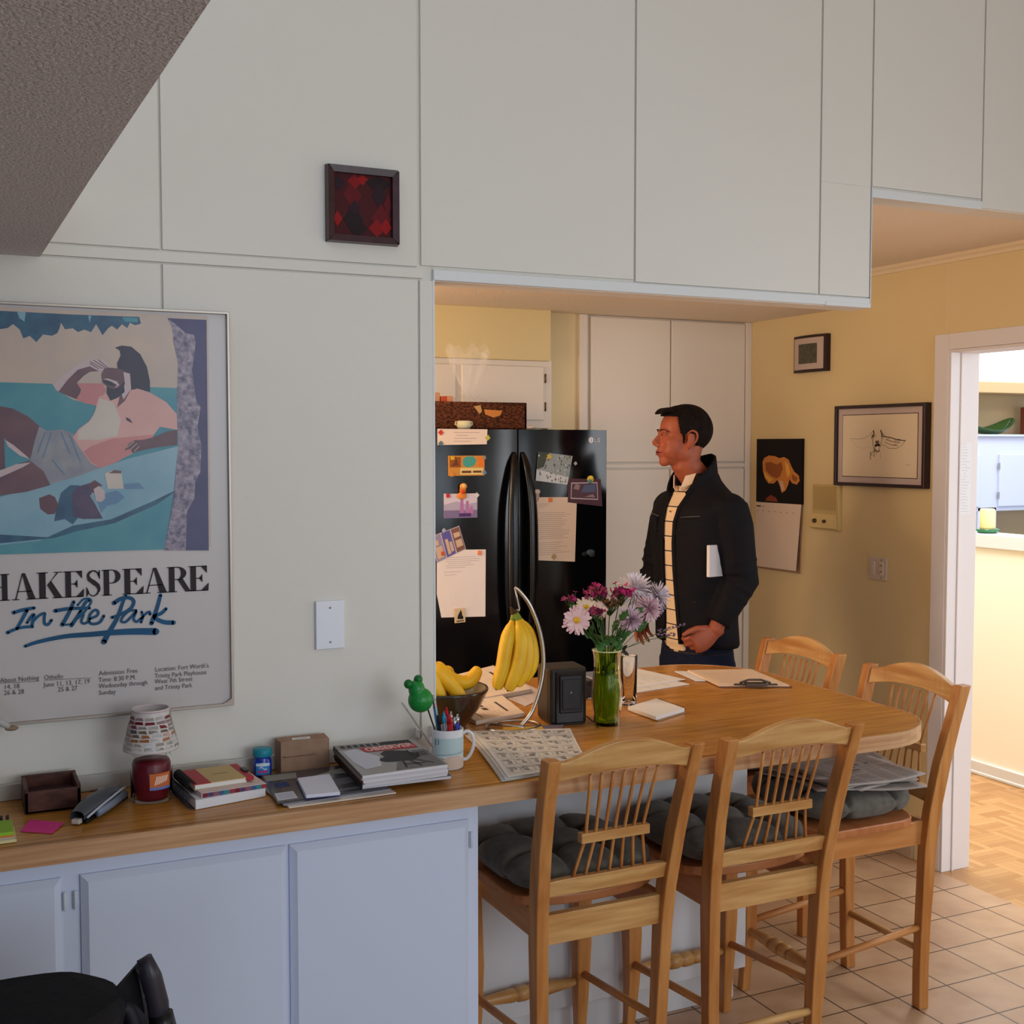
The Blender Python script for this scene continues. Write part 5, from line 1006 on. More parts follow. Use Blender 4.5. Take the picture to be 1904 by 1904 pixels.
# basket and things on top of the fridge
TZ = 1.754
wick = M('dark_wicker', (122, 66, 36), .7, .3, col2=(60, 26, 14), scale=70, stretch=(1, 1, 2.2), bump=1, bscale=190, bdist=.01, contrast=(.42, .58))
t = thing('wicker_basket', (1.93, 4.5, TZ), 'long dark brown wicker basket on top of the fridge', 'basket')
m = MB().box(1.70, 4.40, TZ, 2.152, 4.62, TZ+.01).box(1.70, 4.40, TZ, 2.152, 4.415, TZ+.098).box(1.70, 4.605, TZ, 2.152, 4.62, TZ+.098).box(1.70, 4.40, TZ, 1.715, 4.62, TZ+.098).box(2.137, 4.40, TZ, 2.152, 4.62, TZ+.098); m.build('basket_body', wick, t, world=True, bevel=.006)
for y in (4.407, 4.612): MB().tube([(1.70, y, TZ+.1), (2.15, y, TZ+.1)], .008, 8).build('rim', wick, t, world=True)
MB().add([(1.96, 4.397, TZ+.078), (2.04, 4.396, TZ+.074), (2.03, 4.395, TZ+.055), (2.0, 4.394, TZ+.046), (1.965, 4.395, TZ+.058)], [(0, 1, 2, 3, 4)]).build('orange_scrap', C(206, 130, 60), t, world=True, solid=.002)
MB().add([(1.915, 4.396, TZ+.09), (1.945, 4.396, TZ+.095), (1.95, 4.395, TZ+.07), (1.94, 4.395, TZ+.06)], [(0, 1, 2, 3)]).build('pale_scrap', C(196, 150, 90), t, world=True, solid=.002)
t = thing('food_packet', (1.75, 4.5, TZ+.06), 'red and white food packets poking out of the left end of the basket', 'packaging')
for k, (x, h, c) in enumerate(((1.735, .045, (196, 70, 50)), (1.760, .052, (230, 214, 196)), (1.785, .044, (206, 150, 110)), (1.815, .03, (200, 84, 50)), (1.84, .032, (216, 150, 110)))):
    MB().box(x-.012, 4.46, TZ+.02, x+.014, 4.54, TZ+.1+h, T=None).build('packet', C(*c), t, world=True, bevel=.003)
t = thing('plastic_bag', (1.93, 4.5, TZ+.10), 'clear crinkled cellophane bag standing in the basket, tied at its neck', 'bag')
rb = random.Random(8); ph = [rb.random()*6 for _ in range(6)]
def pb(u, v):
    a = 2*pi*u; prof = [(.085, 0), (.075, .02), (.03, .035), (.012, .045), (.045, .10), (.075, .16), (.085, .20), (.07, .225)]; k = v*(len(prof)-1); i = min(int(k), len(prof)-2); f = k-i
    r = prof[i][0]*(1-f)+prof[i+1][0]*f; z = prof[i][1]*(1-f)+prof[i+1][1]*f; r *= 1+.14*sin(5*a+ph[0]+4*v)+.09*sin(9*a+ph[1]-6*v)+.06*sin(15*a+ph[2])
    return (.0+.01*v+r*cos(a), r*.5*sin(a), z+.016*sin(3*a+ph[3])*v+.01*sin(7*a)*v)
MB().grid(pb, 60, 30).build('cellophane', M('cellophane', (255, 250, 246), .06, .6, alpha=.11), t)
t = thing('ceramic_cup', (1.862, 4.37, TZ), 'tiny white ceramic pot with two handles on top of the fridge', 'cup')
MB().lathe([(0, 0), (.022, 0), (.03, .012), (.028, .026), (.024, .032), (.018, .030), (0, .02)], 20).build('pot', C(222, 214, 176), t)
for s_ in (-1, 1): MB().tube([(s_*.026, 0, .012), (s_*.037, 0, .018), (s_*.034, 0, .028), (s_*.025, 0, .028)], .003, 6).build('handle', C(222, 214, 176), t)
o = MB().ell((0, 0, .008), (.02, .014, .008)).build('porcelain_lump', C(216, 200, 190), loc=(2.165, 4.39, TZ)); tag(o, 'small whitish lump on the fridge top at the right end of the basket', 'ornament')
# ------------------------------------------------------------ the poster
PY_ = 2.8235
t = thing('theatre_poster', (.19, 2.83, 1.54), 'large silver-framed outdoor theatre poster of a man reclining under a tree, above the desk', 'poster')
X0, X1, Z0, Z1 = -.22, .610, 1.085, 1.993
MB().box(X0, 2.826, Z0, X1, 2.838, Z1).build('backing_board', M('poster_margin_paper', (200, 193, 193), .3, .5), t, world=True)
fr = M('thin_silver_frame', (170, 160, 150), .35, metal=.6)
MB().box(X0-.004, 2.817, Z0-.004, X0+.002, 2.84, Z1+.004).box(X1-.002, 2.817, Z0-.004, X1+.004, 2.84, Z1+.004).box(X0, 2.817, Z1-.002, X1, 2.84, Z1+.004).box(X0, 2.817, Z0-.004, X1, 2.84, Z0+.002).build('frame', fr, t, world=True, bevel=.001)
MB().add([(.609, 2.8165, 1.084), (.609, 2.8165, 1.099), (.598, 2.8165, 1.091), (.586, 2.8165, 1.0865)], [(3, 2, 1, 0)]).build('torn_corner', C(196, 178, 168), t, world=True, solid=.0008)
wc = lambda n, a, b, s_=9: M('watercolour_'+n, a, .35, .5, col2=b, scale=s_, contrast=(.3, .7))
PM = [wc('peach', (206, 184, 168), (190, 172, 164)), wc('teal', (62, 136, 158), (88, 152, 164)), wc('paleblue', (146, 180, 196), (120, 164, 186)), wc('darkteal', (52, 100, 128), (40, 76, 110), 30), wc('pinkshirt', (222, 172, 166), (210, 160, 156)), wc('coral', (208, 138, 136), (196, 126, 130)), wc('brownskin', (120, 86, 92), (96, 66, 82), 14), wc('darkhair', (56, 52, 74), (48, 44, 64)), wc('shorts', (160, 158, 162), (132, 134, 150), 30), wc('bark', (172, 160, 174), (88, 78, 110), 90), wc('indigo', (76, 72, 118), (62, 56, 100)), wc('plum', (94, 70, 96), (70, 60, 96), 40), wc('cream', (212, 200, 190), (202, 188, 180)), wc('maroon', (110, 70, 82), (92, 56, 70)), wc('shadowblue', (104, 142, 176), (96, 134, 170)), wc('lightpink', (208, 186, 188), (196, 176, 182))]
m = MB(); LV = [0]
def A(pts, mi): LV[0] += 1; m.flat(pts, PY_-.00004*LV[0], 'y', mi)
XL = -.2
A([(XL, 1.985), (.5665, 1.985), (.5660, 1.456), (XL, 1.456)], 0)
A([(XL, 1.905)] + [(0.124, 1.825), (0.228, 1.824), (0.236, 1.812), (0.27, 1.79), (0.319, 1.778), (0.318, 1.757), (0.437, 1.821), (0.497, 1.82), (0.491, 1.453)] + [(XL, 1.456)], 1)
A([(XL, 1.985), (XL, 1.93)] + [(0.126, 1.938), (0.141, 1.941), (0.152, 1.95), (0.165, 1.939), (0.172, 1.92), (0.185, 1.926), (0.198, 1.913), (0.212, 1.93), (0.23, 1.928), (0.241, 1.934), (0.246, 1.945), (0.249, 1.957), (0.257, 1.943), (0.273, 1.946), (0.284, 1.938), (0.297, 1.944), (0.311, 1.939), (0.322, 1.957), (0.335, 1.933), (0.347, 1.949), (0.355, 1.955), (0.366, 1.947), (0.377, 1.959), (0.388, 1.951), (0.394, 1.963), (0.405, 1.958), (0.418, 1.962), (0.414, 1.977), (0.274, 1.976), (0.127, 1.977)], 3)
A([(0.16, 1.978), (0.178, 1.976), (0.175, 1.956), (0.165, 1.963)], 2); A([(0.306, 1.975), (0.312, 1.975), (0.308, 1.959)], 2); A([(0.377, 1.975), (0.411, 1.975), (0.411, 1.965), (0.383, 1.965)], 1)
A([(XL, 1.58), (XL, 1.456)] + [(0.116, 1.475), (0.195, 1.482), (0.265, 1.513), (0.345, 1.525), (0.438, 1.564), (0.488, 1.587), (0.495, 1.688), (0.389, 1.661), (0.322, 1.639), (0.218, 1.605), (0.118, 1.579)], 2)
A([(XL, 1.46)] + [(0.117, 1.498), (0.213, 1.489), (0.265, 1.513), (0.347, 1.525), (0.438, 1.564), (0.488, 1.588), (0.482, 1.581), (0.444, 1.555), (0.353, 1.516), (0.276, 1.501), (0.227, 1.487)] + [(XL, 1.456)], 3)
# tree on the right
A([(0.476, 1.977), (0.563, 1.977), (0.561, 1.447), (0.46, 1.451), (0.482, 1.569), (0.495, 1.688), (0.494, 1.806), (0.498, 1.876), (0.488, 1.923), (0.487, 1.952)], 10)
A([(0.478, 1.975), (0.49, 1.967), (0.516, 1.945), (0.534, 1.942), (0.538, 1.925), (0.529, 1.86), (0.537, 1.792), (0.547, 1.777), (0.539, 1.732), (0.548, 1.688), (0.544, 1.628), (0.532, 1.604), (0.53, 1.568), (0.513, 1.539), (0.509, 1.449), (0.46, 1.451), (0.484, 1.569), (0.495, 1.688), (0.494, 1.806), (0.498, 1.876), (0.488, 1.923), (0.486, 1.952)], 9)
# far arm raised, hand on face
A([(0.231, 1.821), (0.239, 1.832), (0.271, 1.859), (0.293, 1.875), (0.315, 1.881), (0.337, 1.877), (0.351, 1.864), (0.359, 1.849), (0.337, 1.855), (0.32, 1.854), (0.304, 1.857), (0.284, 1.833), (0.271, 1.819), (0.292, 1.808), (0.281, 1.79), (0.254, 1.801), (0.236, 1.81)], 15)
A([(0.241, 1.807), (0.26, 1.833), (0.282, 1.856), (0.307, 1.864), (0.326, 1.854), (0.307, 1.852), (0.293, 1.842), (0.279, 1.827), (0.292, 1.825), (0.281, 1.79), (0.254, 1.801)], 6)
A([(0.279, 1.826), (0.333, 1.827), (0.341, 1.812), (0.32, 1.778), (0.297, 1.782), (0.277, 1.79), (0.289, 1.811)], 5)
for a_ in range(4): m.ribbon([(0.307, 1.871), (0.326, 1.859), (0.307, 1.875), (0.334, 1.86), (0.315, 1.878), (0.342, 1.86), (0.325, 1.879), (0.349, 1.859)][2*a_:2*a_+2], .0012, PY_-.0016, 'y', 6, ends=False)
# legs and shorts
A([(XL, 1.86), (XL, 1.56)] + [(0.12, 1.638), (0.13, 1.64), (0.129, 1.707), (0.154, 1.671), (0.18, 1.66), (0.202, 1.73), (0.179, 1.752), (0.148, 1.769), (0.122, 1.774)], 6)
A([(0.131, 1.702), (0.147, 1.691), (0.172, 1.668), (0.18, 1.66), (0.159, 1.668), (0.136, 1.688)], 15)
A([(XL, 1.545), (XL, 1.49)] + [(0.118, 1.582), (0.171, 1.589), (0.22, 1.603), (0.206, 1.634), (0.18, 1.657), (0.151, 1.649), (0.12, 1.636)], 6)
A([(XL, 1.55), (XL, 1.535)] + [(0.119, 1.621), (0.166, 1.643), (0.182, 1.653), (0.151, 1.649), (0.12, 1.636)], 15)
A([(0.2, 1.731), (0.215, 1.722), (0.247, 1.725), (0.269, 1.716), (0.29, 1.679), (0.322, 1.639), (0.278, 1.622), (0.22, 1.605), (0.206, 1.634), (0.18, 1.657), (0.191, 1.702)], 8)
A([(0.269, 1.716), (0.29, 1.676), (0.32, 1.64), (0.278, 1.648), (0.247, 1.693)], 11) if 0 else None
for q in [(0.21, 1.722), (0.198, 1.671), (0.226, 1.722), (0.209, 1.665), (0.245, 1.719), (0.257, 1.673), (0.22, 1.671), (0.251, 1.625), (0.263, 1.713), (0.281, 1.651)][::2]: pass
for a_ in range(5): m.ribbon([(0.213, 1.719), (0.196, 1.674), (0.226, 1.719), (0.206, 1.662), (0.245, 1.719), (0.263, 1.671), (0.225, 1.659), (0.251, 1.625), (0.263, 1.713), (0.284, 1.653)][2*a_:2*a_+2], .0022, PY_-.0018, 'y', 14, ends=False)
# torso shirt
A([(0.319, 1.78), (0.325, 1.797), (0.341, 1.803), (0.363, 1.8), (0.391, 1.813), (0.408, 1.817), (0.436, 1.808), (0.47, 1.788), (0.493, 1.761), (0.494, 1.725), (0.455, 1.732), (0.438, 1.708), (0.392, 1.67), (0.325, 1.639), (0.306, 1.65), (0.284, 1.682), (0.269, 1.708), (0.28, 1.725), (0.302, 1.742), (0.316, 1.762)], 4)
A([(0.306, 1.688), (0.351, 1.705), (0.407, 1.711), (0.441, 1.714), (0.438, 1.705), (0.395, 1.673), (0.361, 1.653), (0.325, 1.639), (0.306, 1.653), (0.29, 1.676)], 5)
A([(0.325, 1.794), (0.355, 1.786), (0.371, 1.746), (0.362, 1.711), (0.323, 1.702), (0.279, 1.702), (0.28, 1.722), (0.307, 1.745), (0.32, 1.774)], 12)
A([(0.381, 1.753), (0.39, 1.749), (0.396, 1.74), (0.392, 1.741), (0.383, 1.746)], 7)
# near forearm and hand
A([(0.494, 1.725), (0.472, 1.722), (0.441, 1.708), (0.415, 1.702), (0.401, 1.702), (0.387, 1.694), (0.377, 1.678), (0.389, 1.682), (0.395, 1.673), (0.406, 1.676), (0.42, 1.68), (0.446, 1.685), (0.493, 1.691)], 6)
for a_ in range(3): m.ribbon([(0.398, 1.698), (0.381, 1.685), (0.404, 1.694), (0.389, 1.68), (0.409, 1.688), (0.398, 1.676)][2*a_:2*a_+2], .0014, PY_-.0022, 'y', 15, ends=False)
# head
A([(0.361, 1.907), (0.376, 1.912), (0.396, 1.91), (0.415, 1.894), (0.429, 1.866), (0.435, 1.834), (0.435, 1.81), (0.408, 1.817), (0.391, 1.813), (0.383, 1.833), (0.375, 1.856), (0.366, 1.85), (0.365, 1.873), (0.373, 1.89), (0.371, 1.901)], 7)
A([(0.366, 1.861), (0.381, 1.856), (0.392, 1.85), (0.394, 1.816), (0.38, 1.789), (0.363, 1.774), (0.369, 1.798), (0.349, 1.789), (0.341, 1.806), (0.343, 1.82), (0.333, 1.829), (0.331, 1.846), (0.337, 1.86), (0.348, 1.862)], 6)
A([(0.378, 1.853), (0.392, 1.85), (0.394, 1.816), (0.377, 1.792), (0.372, 1.809), (0.381, 1.827)], 15)
A([(0.342, 1.82), (0.353, 1.815), (0.369, 1.818), (0.378, 1.833), (0.38, 1.809), (0.363, 1.795), (0.349, 1.789), (0.343, 1.803)], 7)
A([(0.334, 1.832), (0.342, 1.835), (0.356, 1.829), (0.364, 1.826), (0.355, 1.821), (0.342, 1.825)], 7); A([(0.334, 1.837), (0.345, 1.838), (0.364, 1.832), (0.369, 1.824), (0.358, 1.816), (0.364, 1.824), (0.35, 1.832)], 15)
# picnic things
A([(0.334, 1.627), (0.349, 1.634), (0.366, 1.633), (0.37, 1.627), (0.374, 1.593), (0.34, 1.593)], 12); A([(0.342, 1.628), (0.355, 1.635), (0.37, 1.633), (0.369, 1.627)], 6)
A([(0.374, 1.603), (0.408, 1.606), (0.419, 1.592), (0.377, 1.592)], 14); A([(0.32, 1.561), (0.337, 1.584), (0.36, 1.589), (0.376, 1.574), (0.359, 1.56), (0.337, 1.555), (0.326, 1.54)], 14)
A([(0.197, 1.575), (0.218, 1.583), (0.229, 1.577), (0.236, 1.56), (0.228, 1.54), (0.214, 1.539), (0.199, 1.552)], 13)
A([(0.231, 1.545), (0.242, 1.585), (0.261, 1.602), (0.277, 1.602), (0.294, 1.596), (0.287, 1.544), (0.265, 1.516), (0.249, 1.528), (0.227, 1.524)], 3); A([(0.264, 1.585), (0.277, 1.599), (0.305, 1.607), (0.327, 1.601), (0.31, 1.59), (0.302, 1.578), (0.312, 1.561), (0.328, 1.527), (0.287, 1.527), (0.265, 1.533)], 11)
A([(0.297, 1.602), (0.313, 1.613), (0.329, 1.601), (0.316, 1.595), (0.31, 1.584)], 13); A([(0.31, 1.593), (0.321, 1.6), (0.333, 1.589), (0.334, 1.572), (0.326, 1.564), (0.314, 1.567)], 15)
m.build('picture', PM, t, world=True)
# lettering
LT = MB(); LY = PY_-.0004
ZB, ZT = 1.354, 1.412
def G(x0, w, polys):
    h = ZT-ZB
    for p in polys: LT.flat([(x0+a*w, ZB+b*h) for a, b in p], LY, 'y', 0)
def R(a, b, c, d): return [(a, b), (c, b), (c, d), (a, d)]
def serifs(x, w): return [R(x-.09, 0, x+w+.09, .035), R(x-.09, .965, x+w+.09, 1)]
def arcb(cx, cy, ro, rz, ri, rzi, a0, a1, dx=0, n=14):
    out = []
    for k in range(n):
        a, b = rad(a0+(a1-a0)*k/n), rad(a0+(a1-a0)*(k+1)/n)
        out.append([(cx+dx+ri*cos(a), cy+rzi*sin(a)), (cx+ro*cos(a), cy+rz*sin(a)), (cx+ro*cos(b), cy+rz*sin(b)), (cx+dx+ri*cos(b), cy+rzi*sin(b))])
    return out
gl = {'H': [R(.12, 0, .34, 1), R(.66, 0, .88, 1), R(.34, .49, .66, .525)]+serifs(.12, .22)+serifs(.66, .22),
 'A': [[(.40, 1), (.52, 1), (.92, 0), (.64, 0)], [(.40, 1), (.44, 1), (.16, 0), (.11, 0)], R(.2, .3, .74, .335), R(.0, 0, .28, .035), R(.55, 0, 1.0, .035)],
 'K': [R(.12, 0, .36, 1), [(.34, .40), (.38, .44), (.86, .98), (.80, .98)], [(.42, .52), (.58, .66), (1.0, 0), (.72, 0)], R(.68, .965, 1.0, 1), R(.62, 0, 1.05, .035)]+serifs(.12, .24),
 'E': [R(.12, 0, .38, 1), R(.03, .965, .9, 1), R(.03, 0, .92, .035), R(.38, .49, .66, .525), [(.6, 1), (.9, 1), (.9, .70)], [(.6, 0), (.96, 0), (.98, .32)], [(.52, .51), (.68, .68), (.68, .34)]],
 'P': [R(.12, 0, .38, 1), R(.03, .965, .55, 1), R(.03, 0, .50, .035), R(.38, .46, .55, .495)]+arcb(.52, .73, .42, .27, .17, .235, -90, 90),
 'R': [R(.10, 0, .33, 1), R(.02, .965, .5, 1), R(.02, 0, .43, .035), R(.33, .48, .5, .515), [(.45, .50), (.66, .54), (.98, .04), (1.02, 0), (.78, 0)]]+arcb(.46, .74, .36, .26, .14, .225, -90, 90)}
sx = []
P = [(.90, .93), (.90, .66), (.84, .82), (.70, .95), (.48, 1.0), (.26, .95), (.12, .80), (.14, .62), (.32, .48)]
gl['S'] = [[(.84, 1.0), (.88, 1.0), (.88, .66), (.84, .66), (.74, .86)], [(.12, 0), (.16, 0), (.28, .16), (.16, .36), (.12, .36)],
  [(.16, .80), (.20, .62), (.46, .46), (.66, .36), (.74, .24), (.70, .12), (.86, .18), (.90, .30), (.84, .46), (.62, .60), (.40, .70), (.30, .80), (.34, .90), (.20, .90)],
  [(.20, .88), (.34, .88), (.5, .965), (.7, .90), (.84, .72), (.80, .90), (.64, 1.0), (.48, 1.01), (.3, .97)], [(.16, .30), (.28, .12), (.44, .035), (.60, .05), (.72, .16), (.86, .22), (.74, .06), (.56, -.01), (.4, 0), (.24, .1)]]
for ch, a, b in [('S', 0.054, 0.083), ('H', 0.085, 0.135), ('A', 0.138, 0.19), ('K', 0.187, 0.241), ('E', 0.242, 0.287), ('S', 0.286, 0.325), ('P', 0.323, 0.367), ('E', 0.367, 0.415), ('A', 0.413, 0.47), ('R', 0.465, 0.519), ('E', 0.513, 0.561)]: G(a, b-a, gl[ch])
LT.build('title_lettering', M('title_black', (40, 30, 36), .5, .3), t, world=True)
SC = MB(); sl = M('brush_blue', (24, 70, 104), .5, .3, col2=(22, 92, 140), scale=3)
def stroke(pts, w):
    P_ = [Vector(p) for p in pts]; n = 6; q = []
    for i in range(len(P_)-1):
        a, b, c, d = P_[max(i-1, 0)], P_[i], P_[i+1], P_[min(i+2, len(P_)-1)]
        for k in range(n): f = k/n; q.append(.5*((2*b)+(c-a)*f+(2*a-5*b+4*c-d)*f*f+(3*b-a-3*c+d)*f**3))
    q.append(P_[-1]); W_ = [.84*w[0]+.84*(w[1]-w[0])*i/(len(q)-1) for i in range(len(q))]
    SC.ribbon(q, W_, LY-.0001*(len(SC.f) % 7)*.2, 'y')
for pts, w in [([(0.162, 1.252), (0.19, 1.26), (0.244, 1.268), (0.299, 1.269), (0.354, 1.27), (0.397, 1.269), (0.439, 1.266)], (0.00756, 0.01933)), ([(0.14, 1.327), (0.16, 1.332), (0.182, 1.335)], (0.00924, 0.0084)), ([(0.167, 1.33), (0.157, 1.311), (0.146, 1.292)], (0.00924, 0.00756)), ([(0.127, 1.284), (0.141, 1.29), (0.159, 1.294), (0.178, 1.294)], (0.0084, 0.00756)), ([(0.167, 1.303), (0.174, 1.314), (0.181, 1.321), (0.179, 1.307), (0.176, 1.295)], (0.00672, 0.0084)), ([(0.178, 1.304), (0.191, 1.317), (0.203, 1.322), (0.202, 1.311), (0.203, 1.299), (0.21, 1.297), (0.217, 1.306)], (0.00672, 0.00756)), ([(0.264, 1.344), (0.253, 1.319), (0.239, 1.294)], (0.0084, 0.01008)), ([(0.225, 1.326), (0.251, 1.329), (0.278, 1.329), (0.297, 1.328)], (0.01008, 0.00756)), ([(0.239, 1.294), (0.261, 1.297), (0.278, 1.324)], (0.00588, 0.0042)), ([(0.297, 1.346), (0.288, 1.34), (0.276, 1.318), (0.258, 1.291)], (0.00756, 0.00924)), ([(0.272, 1.336), (0.284, 1.348), (0.297, 1.349), (0.3, 1.34), (0.286, 1.32), (0.272, 1.307)], (0.00504, 0.00588)), ([(0.261, 1.293), (0.275, 1.315), (0.284, 1.315), (0.279, 1.3), (0.285, 1.294), (0.296, 1.299)], (0.00588, 0.00672)), ([(0.297, 1.304), (0.312, 1.31), (0.315, 1.319), (0.308, 1.323), (0.298, 1.314), (0.295, 1.299), (0.303, 1.292), (0.318, 1.295), (0.327, 1.309)], (0.00672, 0.00756)), ([(0.375, 1.353), (0.367, 1.333), (0.355, 1.301), (0.337, 1.27), (0.326, 1.25)], (0.00672, 0.01429)), ([(0.349, 1.336), (0.364, 1.345), (0.381, 1.347), (0.392, 1.338), (0.385, 1.322), (0.363, 1.31), (0.344, 1.304)], (0.01092, 0.00756)), ([(0.397, 1.317), (0.383, 1.317), (0.369, 1.306), (0.364, 1.295), (0.373, 1.292), (0.386, 1.303), (0.397, 1.315), (0.391, 1.299), (0.397, 1.291), (0.407, 1.298)], (0.00672, 0.00672)), ([(0.409, 1.313), (0.411, 1.301), (0.407, 1.289)], (0.00672, 0.00672)), ([(0.408, 1.298), (0.419, 1.309), (0.426, 1.312), (0.427, 1.306)], (0.00588, 0.00756)), ([(0.451, 1.349), (0.443, 1.32), (0.43, 1.285)], (0.00924, 0.01092)), ([(0.463, 1.317), (0.452, 1.307), (0.436, 1.301), (0.444, 1.293), (0.46, 1.286), (0.479, 1.284)], (0.0084, 0.01261))]: stroke(pts, w)
SC.build('script_lettering', sl, t, world=True)
SM = MB()
def tx(s_, x, z, size, xs=.86): SM.text(s_, size, Matrix.Translation((x, LY, z)) @ Matrix.Rotation(pi/2, 4, 'X'), 0, bold=-.00006, xs=xs)
for s_, x, z in [('Much Ado', 0.041999999999999996, 1.176), ('June', 0.07700000000000001, 1.161), ('About Nothing', 0.11, 1.176), ('14, 18', 0.117, 1.161), ('26 & 28', 0.117, 1.148), ('Othello', 0.199, 1.175), ('June 11, 13, 17, 19', 0.198, 1.159), ('25 & 27', 0.227, 1.146), ('Admission: Free', 0.314, 1.175), ('Time: 8:30 P.M.', 0.313, 1.16), ('Wednesday through', 0.313, 1.146), ('Sunday', 0.313, 1.131), ("Location: Fort Worth's", 0.436, 1.174), ('Trinity Park Playhouse', 0.435, 1.159), ('West 7th Street', 0.435, 1.146), ('and Trinity Park', 0.435, 1.131)]: tx(s_, x, z, .0150)
for a, b in [((0.11, 1.175), (0.186, 1.173)), ((0.199, 1.174), (0.298, 1.171))]: SM.ribbon([a, b], .0008, LY, 'y', 0, ends=False)
SM.build('small_lettering', M('small_print', (84, 80, 86), .6, .2), t, world=True)
# lamp arm tip at the left edge
t = thing('lamp_arm', (.05, 2.74, 1.12), 'white rod with a tan rounded tip poking in at the left edge over the poster', 'lamp')
MB().tube([(-.04, 2.70, 1.20), (.045, 2.72, 1.165), (.098, 2.745, 1.113)], [.011, .0115, .0105], 14).build('upper_rod', M('white_enamel', (222, 220, 222), .25, .5), t, world=True)
MB().tube([(.096, 2.745, 1.113), (.122, 2.75, 1.094)], [.0085, .0065], 12).build('grey_sleeve', C(186, 184, 182), t, world=True)
MB().ell((.128, 2.755, 1.089), (.014, .008, .0055)).build('tan_tip', C(150, 124, 104), t, world=True)
MB().tube([(-.15, 2.70, .915), (-.15, 2.70, 1.1), (-.04, 2.70, 1.20)], .008, 10).build('stand', M('white_enamel', (222, 220, 222), .25, .5), t, world=True)
# ---- red tartan picture
t = thing('tartan_picture', (.942, 2.83, 2.268), 'small square dark-framed picture of blurred red and black diamonds', 'picture')
cx, cz, h = .942, 2.2685, .0915
for k in range(4):
    a = k*pi/2; T = Matrix.Translation((cx, 0, cz)) @ Matrix.Rotation(a, 4, 'Y')
    MB().add([(-h, 2.84, -h), (h, 2.84, -h), (h-.004, 2.818, -h+.002), (-h+.004, 2.818, -h+.002), (-h+.018, 2.822, -h+.018), (h-.018, 2.822, -h+.018), (h-.018, 2.834, -h+.018), (-h+.018, 2.834, -h+.018)], [(0, 1, 2, 3), (3, 2, 5, 4), (4, 5, 6, 7)], 0, False, T).build('frame_side', M('dark_mahogany', (66, 34, 42), .28, .6, col2=(50, 24, 32), scale=30), t, world=True)
m = MB(); m.flat(rect(cx-h+.018, cz-h+.018, cx+h-.018, cz+h-.018), 2.832, 'y', 0); g = .0735*2
def U(u, v): return (cx-.0735+g*u, cz-.0735+g*v)
for i, (u, v, ru, rv, mi) in enumerate(((.36, .88, .12, .14, 1), (.5, .93, .1, .10, 2), (.30, .66, .13, .2, 3), (.40, .62, .10, .16, 3), (.78, .9, .24, .22, 4), (.78, .68, .12, .2, 5), (.08, .84, .12, .14, 5), (.55, .45, .2, .3, 6), (.34, .26, .17, .26, 4), (.36, .46, .10, .12, 5), (.82, .30, .18, .26, 3), (.74, .14, .15, .16, 1), (.9, .18, .10, .14, 2), (.06, .26, .09, .13, 2), (.94, .55, .08, .2, 3), (.45, .12, .14, .12, 4))):
    pts = [(max(.0, min(1, u+dx*ru)), max(0, min(1, v+dy*rv))) for dx, dy in ((-1, 0), (0, -1), (1, 0), (0, 1))]; m.flat([U(*p) for p in pts], 2.8318-.0001*i, 'y', mi)
m.build('fabric', [C(70, 14, 20), C(132, 12, 20), C(150, 14, 18), C(96, 14, 24), C(36, 18, 24), C(44, 20, 32), C(70, 14, 20)], t, world=True)
# ------------------------------------------------------------ things on the yellow wall
def wallx(name, loc, label, cat): return thing(name, loc, label, cat)
t = thing('thermostat_clock', (3.55, 4.36, 2.10), 'dark-sided weather clock with a silver face and grey screen, high on the yellow wall', 'clock')
m = MB()
def th_(u, v): return (3.567-.012-.026*sin(pi*(.15+.7*u)), 4.248+.224*u, 2.018+.164*v)
m.grid(th_, 14, 2); e0 = [th_(i/14, 0) for i in range(15)]; e1 = [th_(i/14, 1) for i in range(15)]; m.add(e1+[(3.567, 4.472, 2.182), (3.567, 4.248, 2.182)], [tuple(range(17))]); m.add(e0+[(3.567, 4.472, 2.018), (3.567, 4.248, 2.018)], [tuple(range(16, -1, -1))])
m.add([th_(0, 0), th_(0, 1), (3.567, 4.248, 2.182), (3.567, 4.248, 2.018)], [(0, 1, 2, 3)]); m.add([th_(1, 0), th_(1, 1), (3.567, 4.472, 2.182), (3.567, 4.472, 2.018)], [(0, 1, 2, 3)])
m.build('case', M('dark_maroon_plastic', (44, 22, 24), .4, .4), t, world=True, bevel=.002)
MB().grid(lambda u, v: (th_(.06+.9*u, 0)[0]-.0018, th_(.06+.9*u, 0)[1], 2.030+.14*v), 12, 1).build('silver_face', M('grey_face', (190, 168, 156), .35, .4), t, world=True)
MB().grid(lambda u, v: (th_(.22+.56*u, 0)[0]-.0032, th_(.22+.56*u, 0)[1], 2.056+.088*v), 8, 1).build('screen', M('lcd_screen', (84, 78, 60), .25, .5, col2=(64, 60, 46), scale=60), t, world=True)
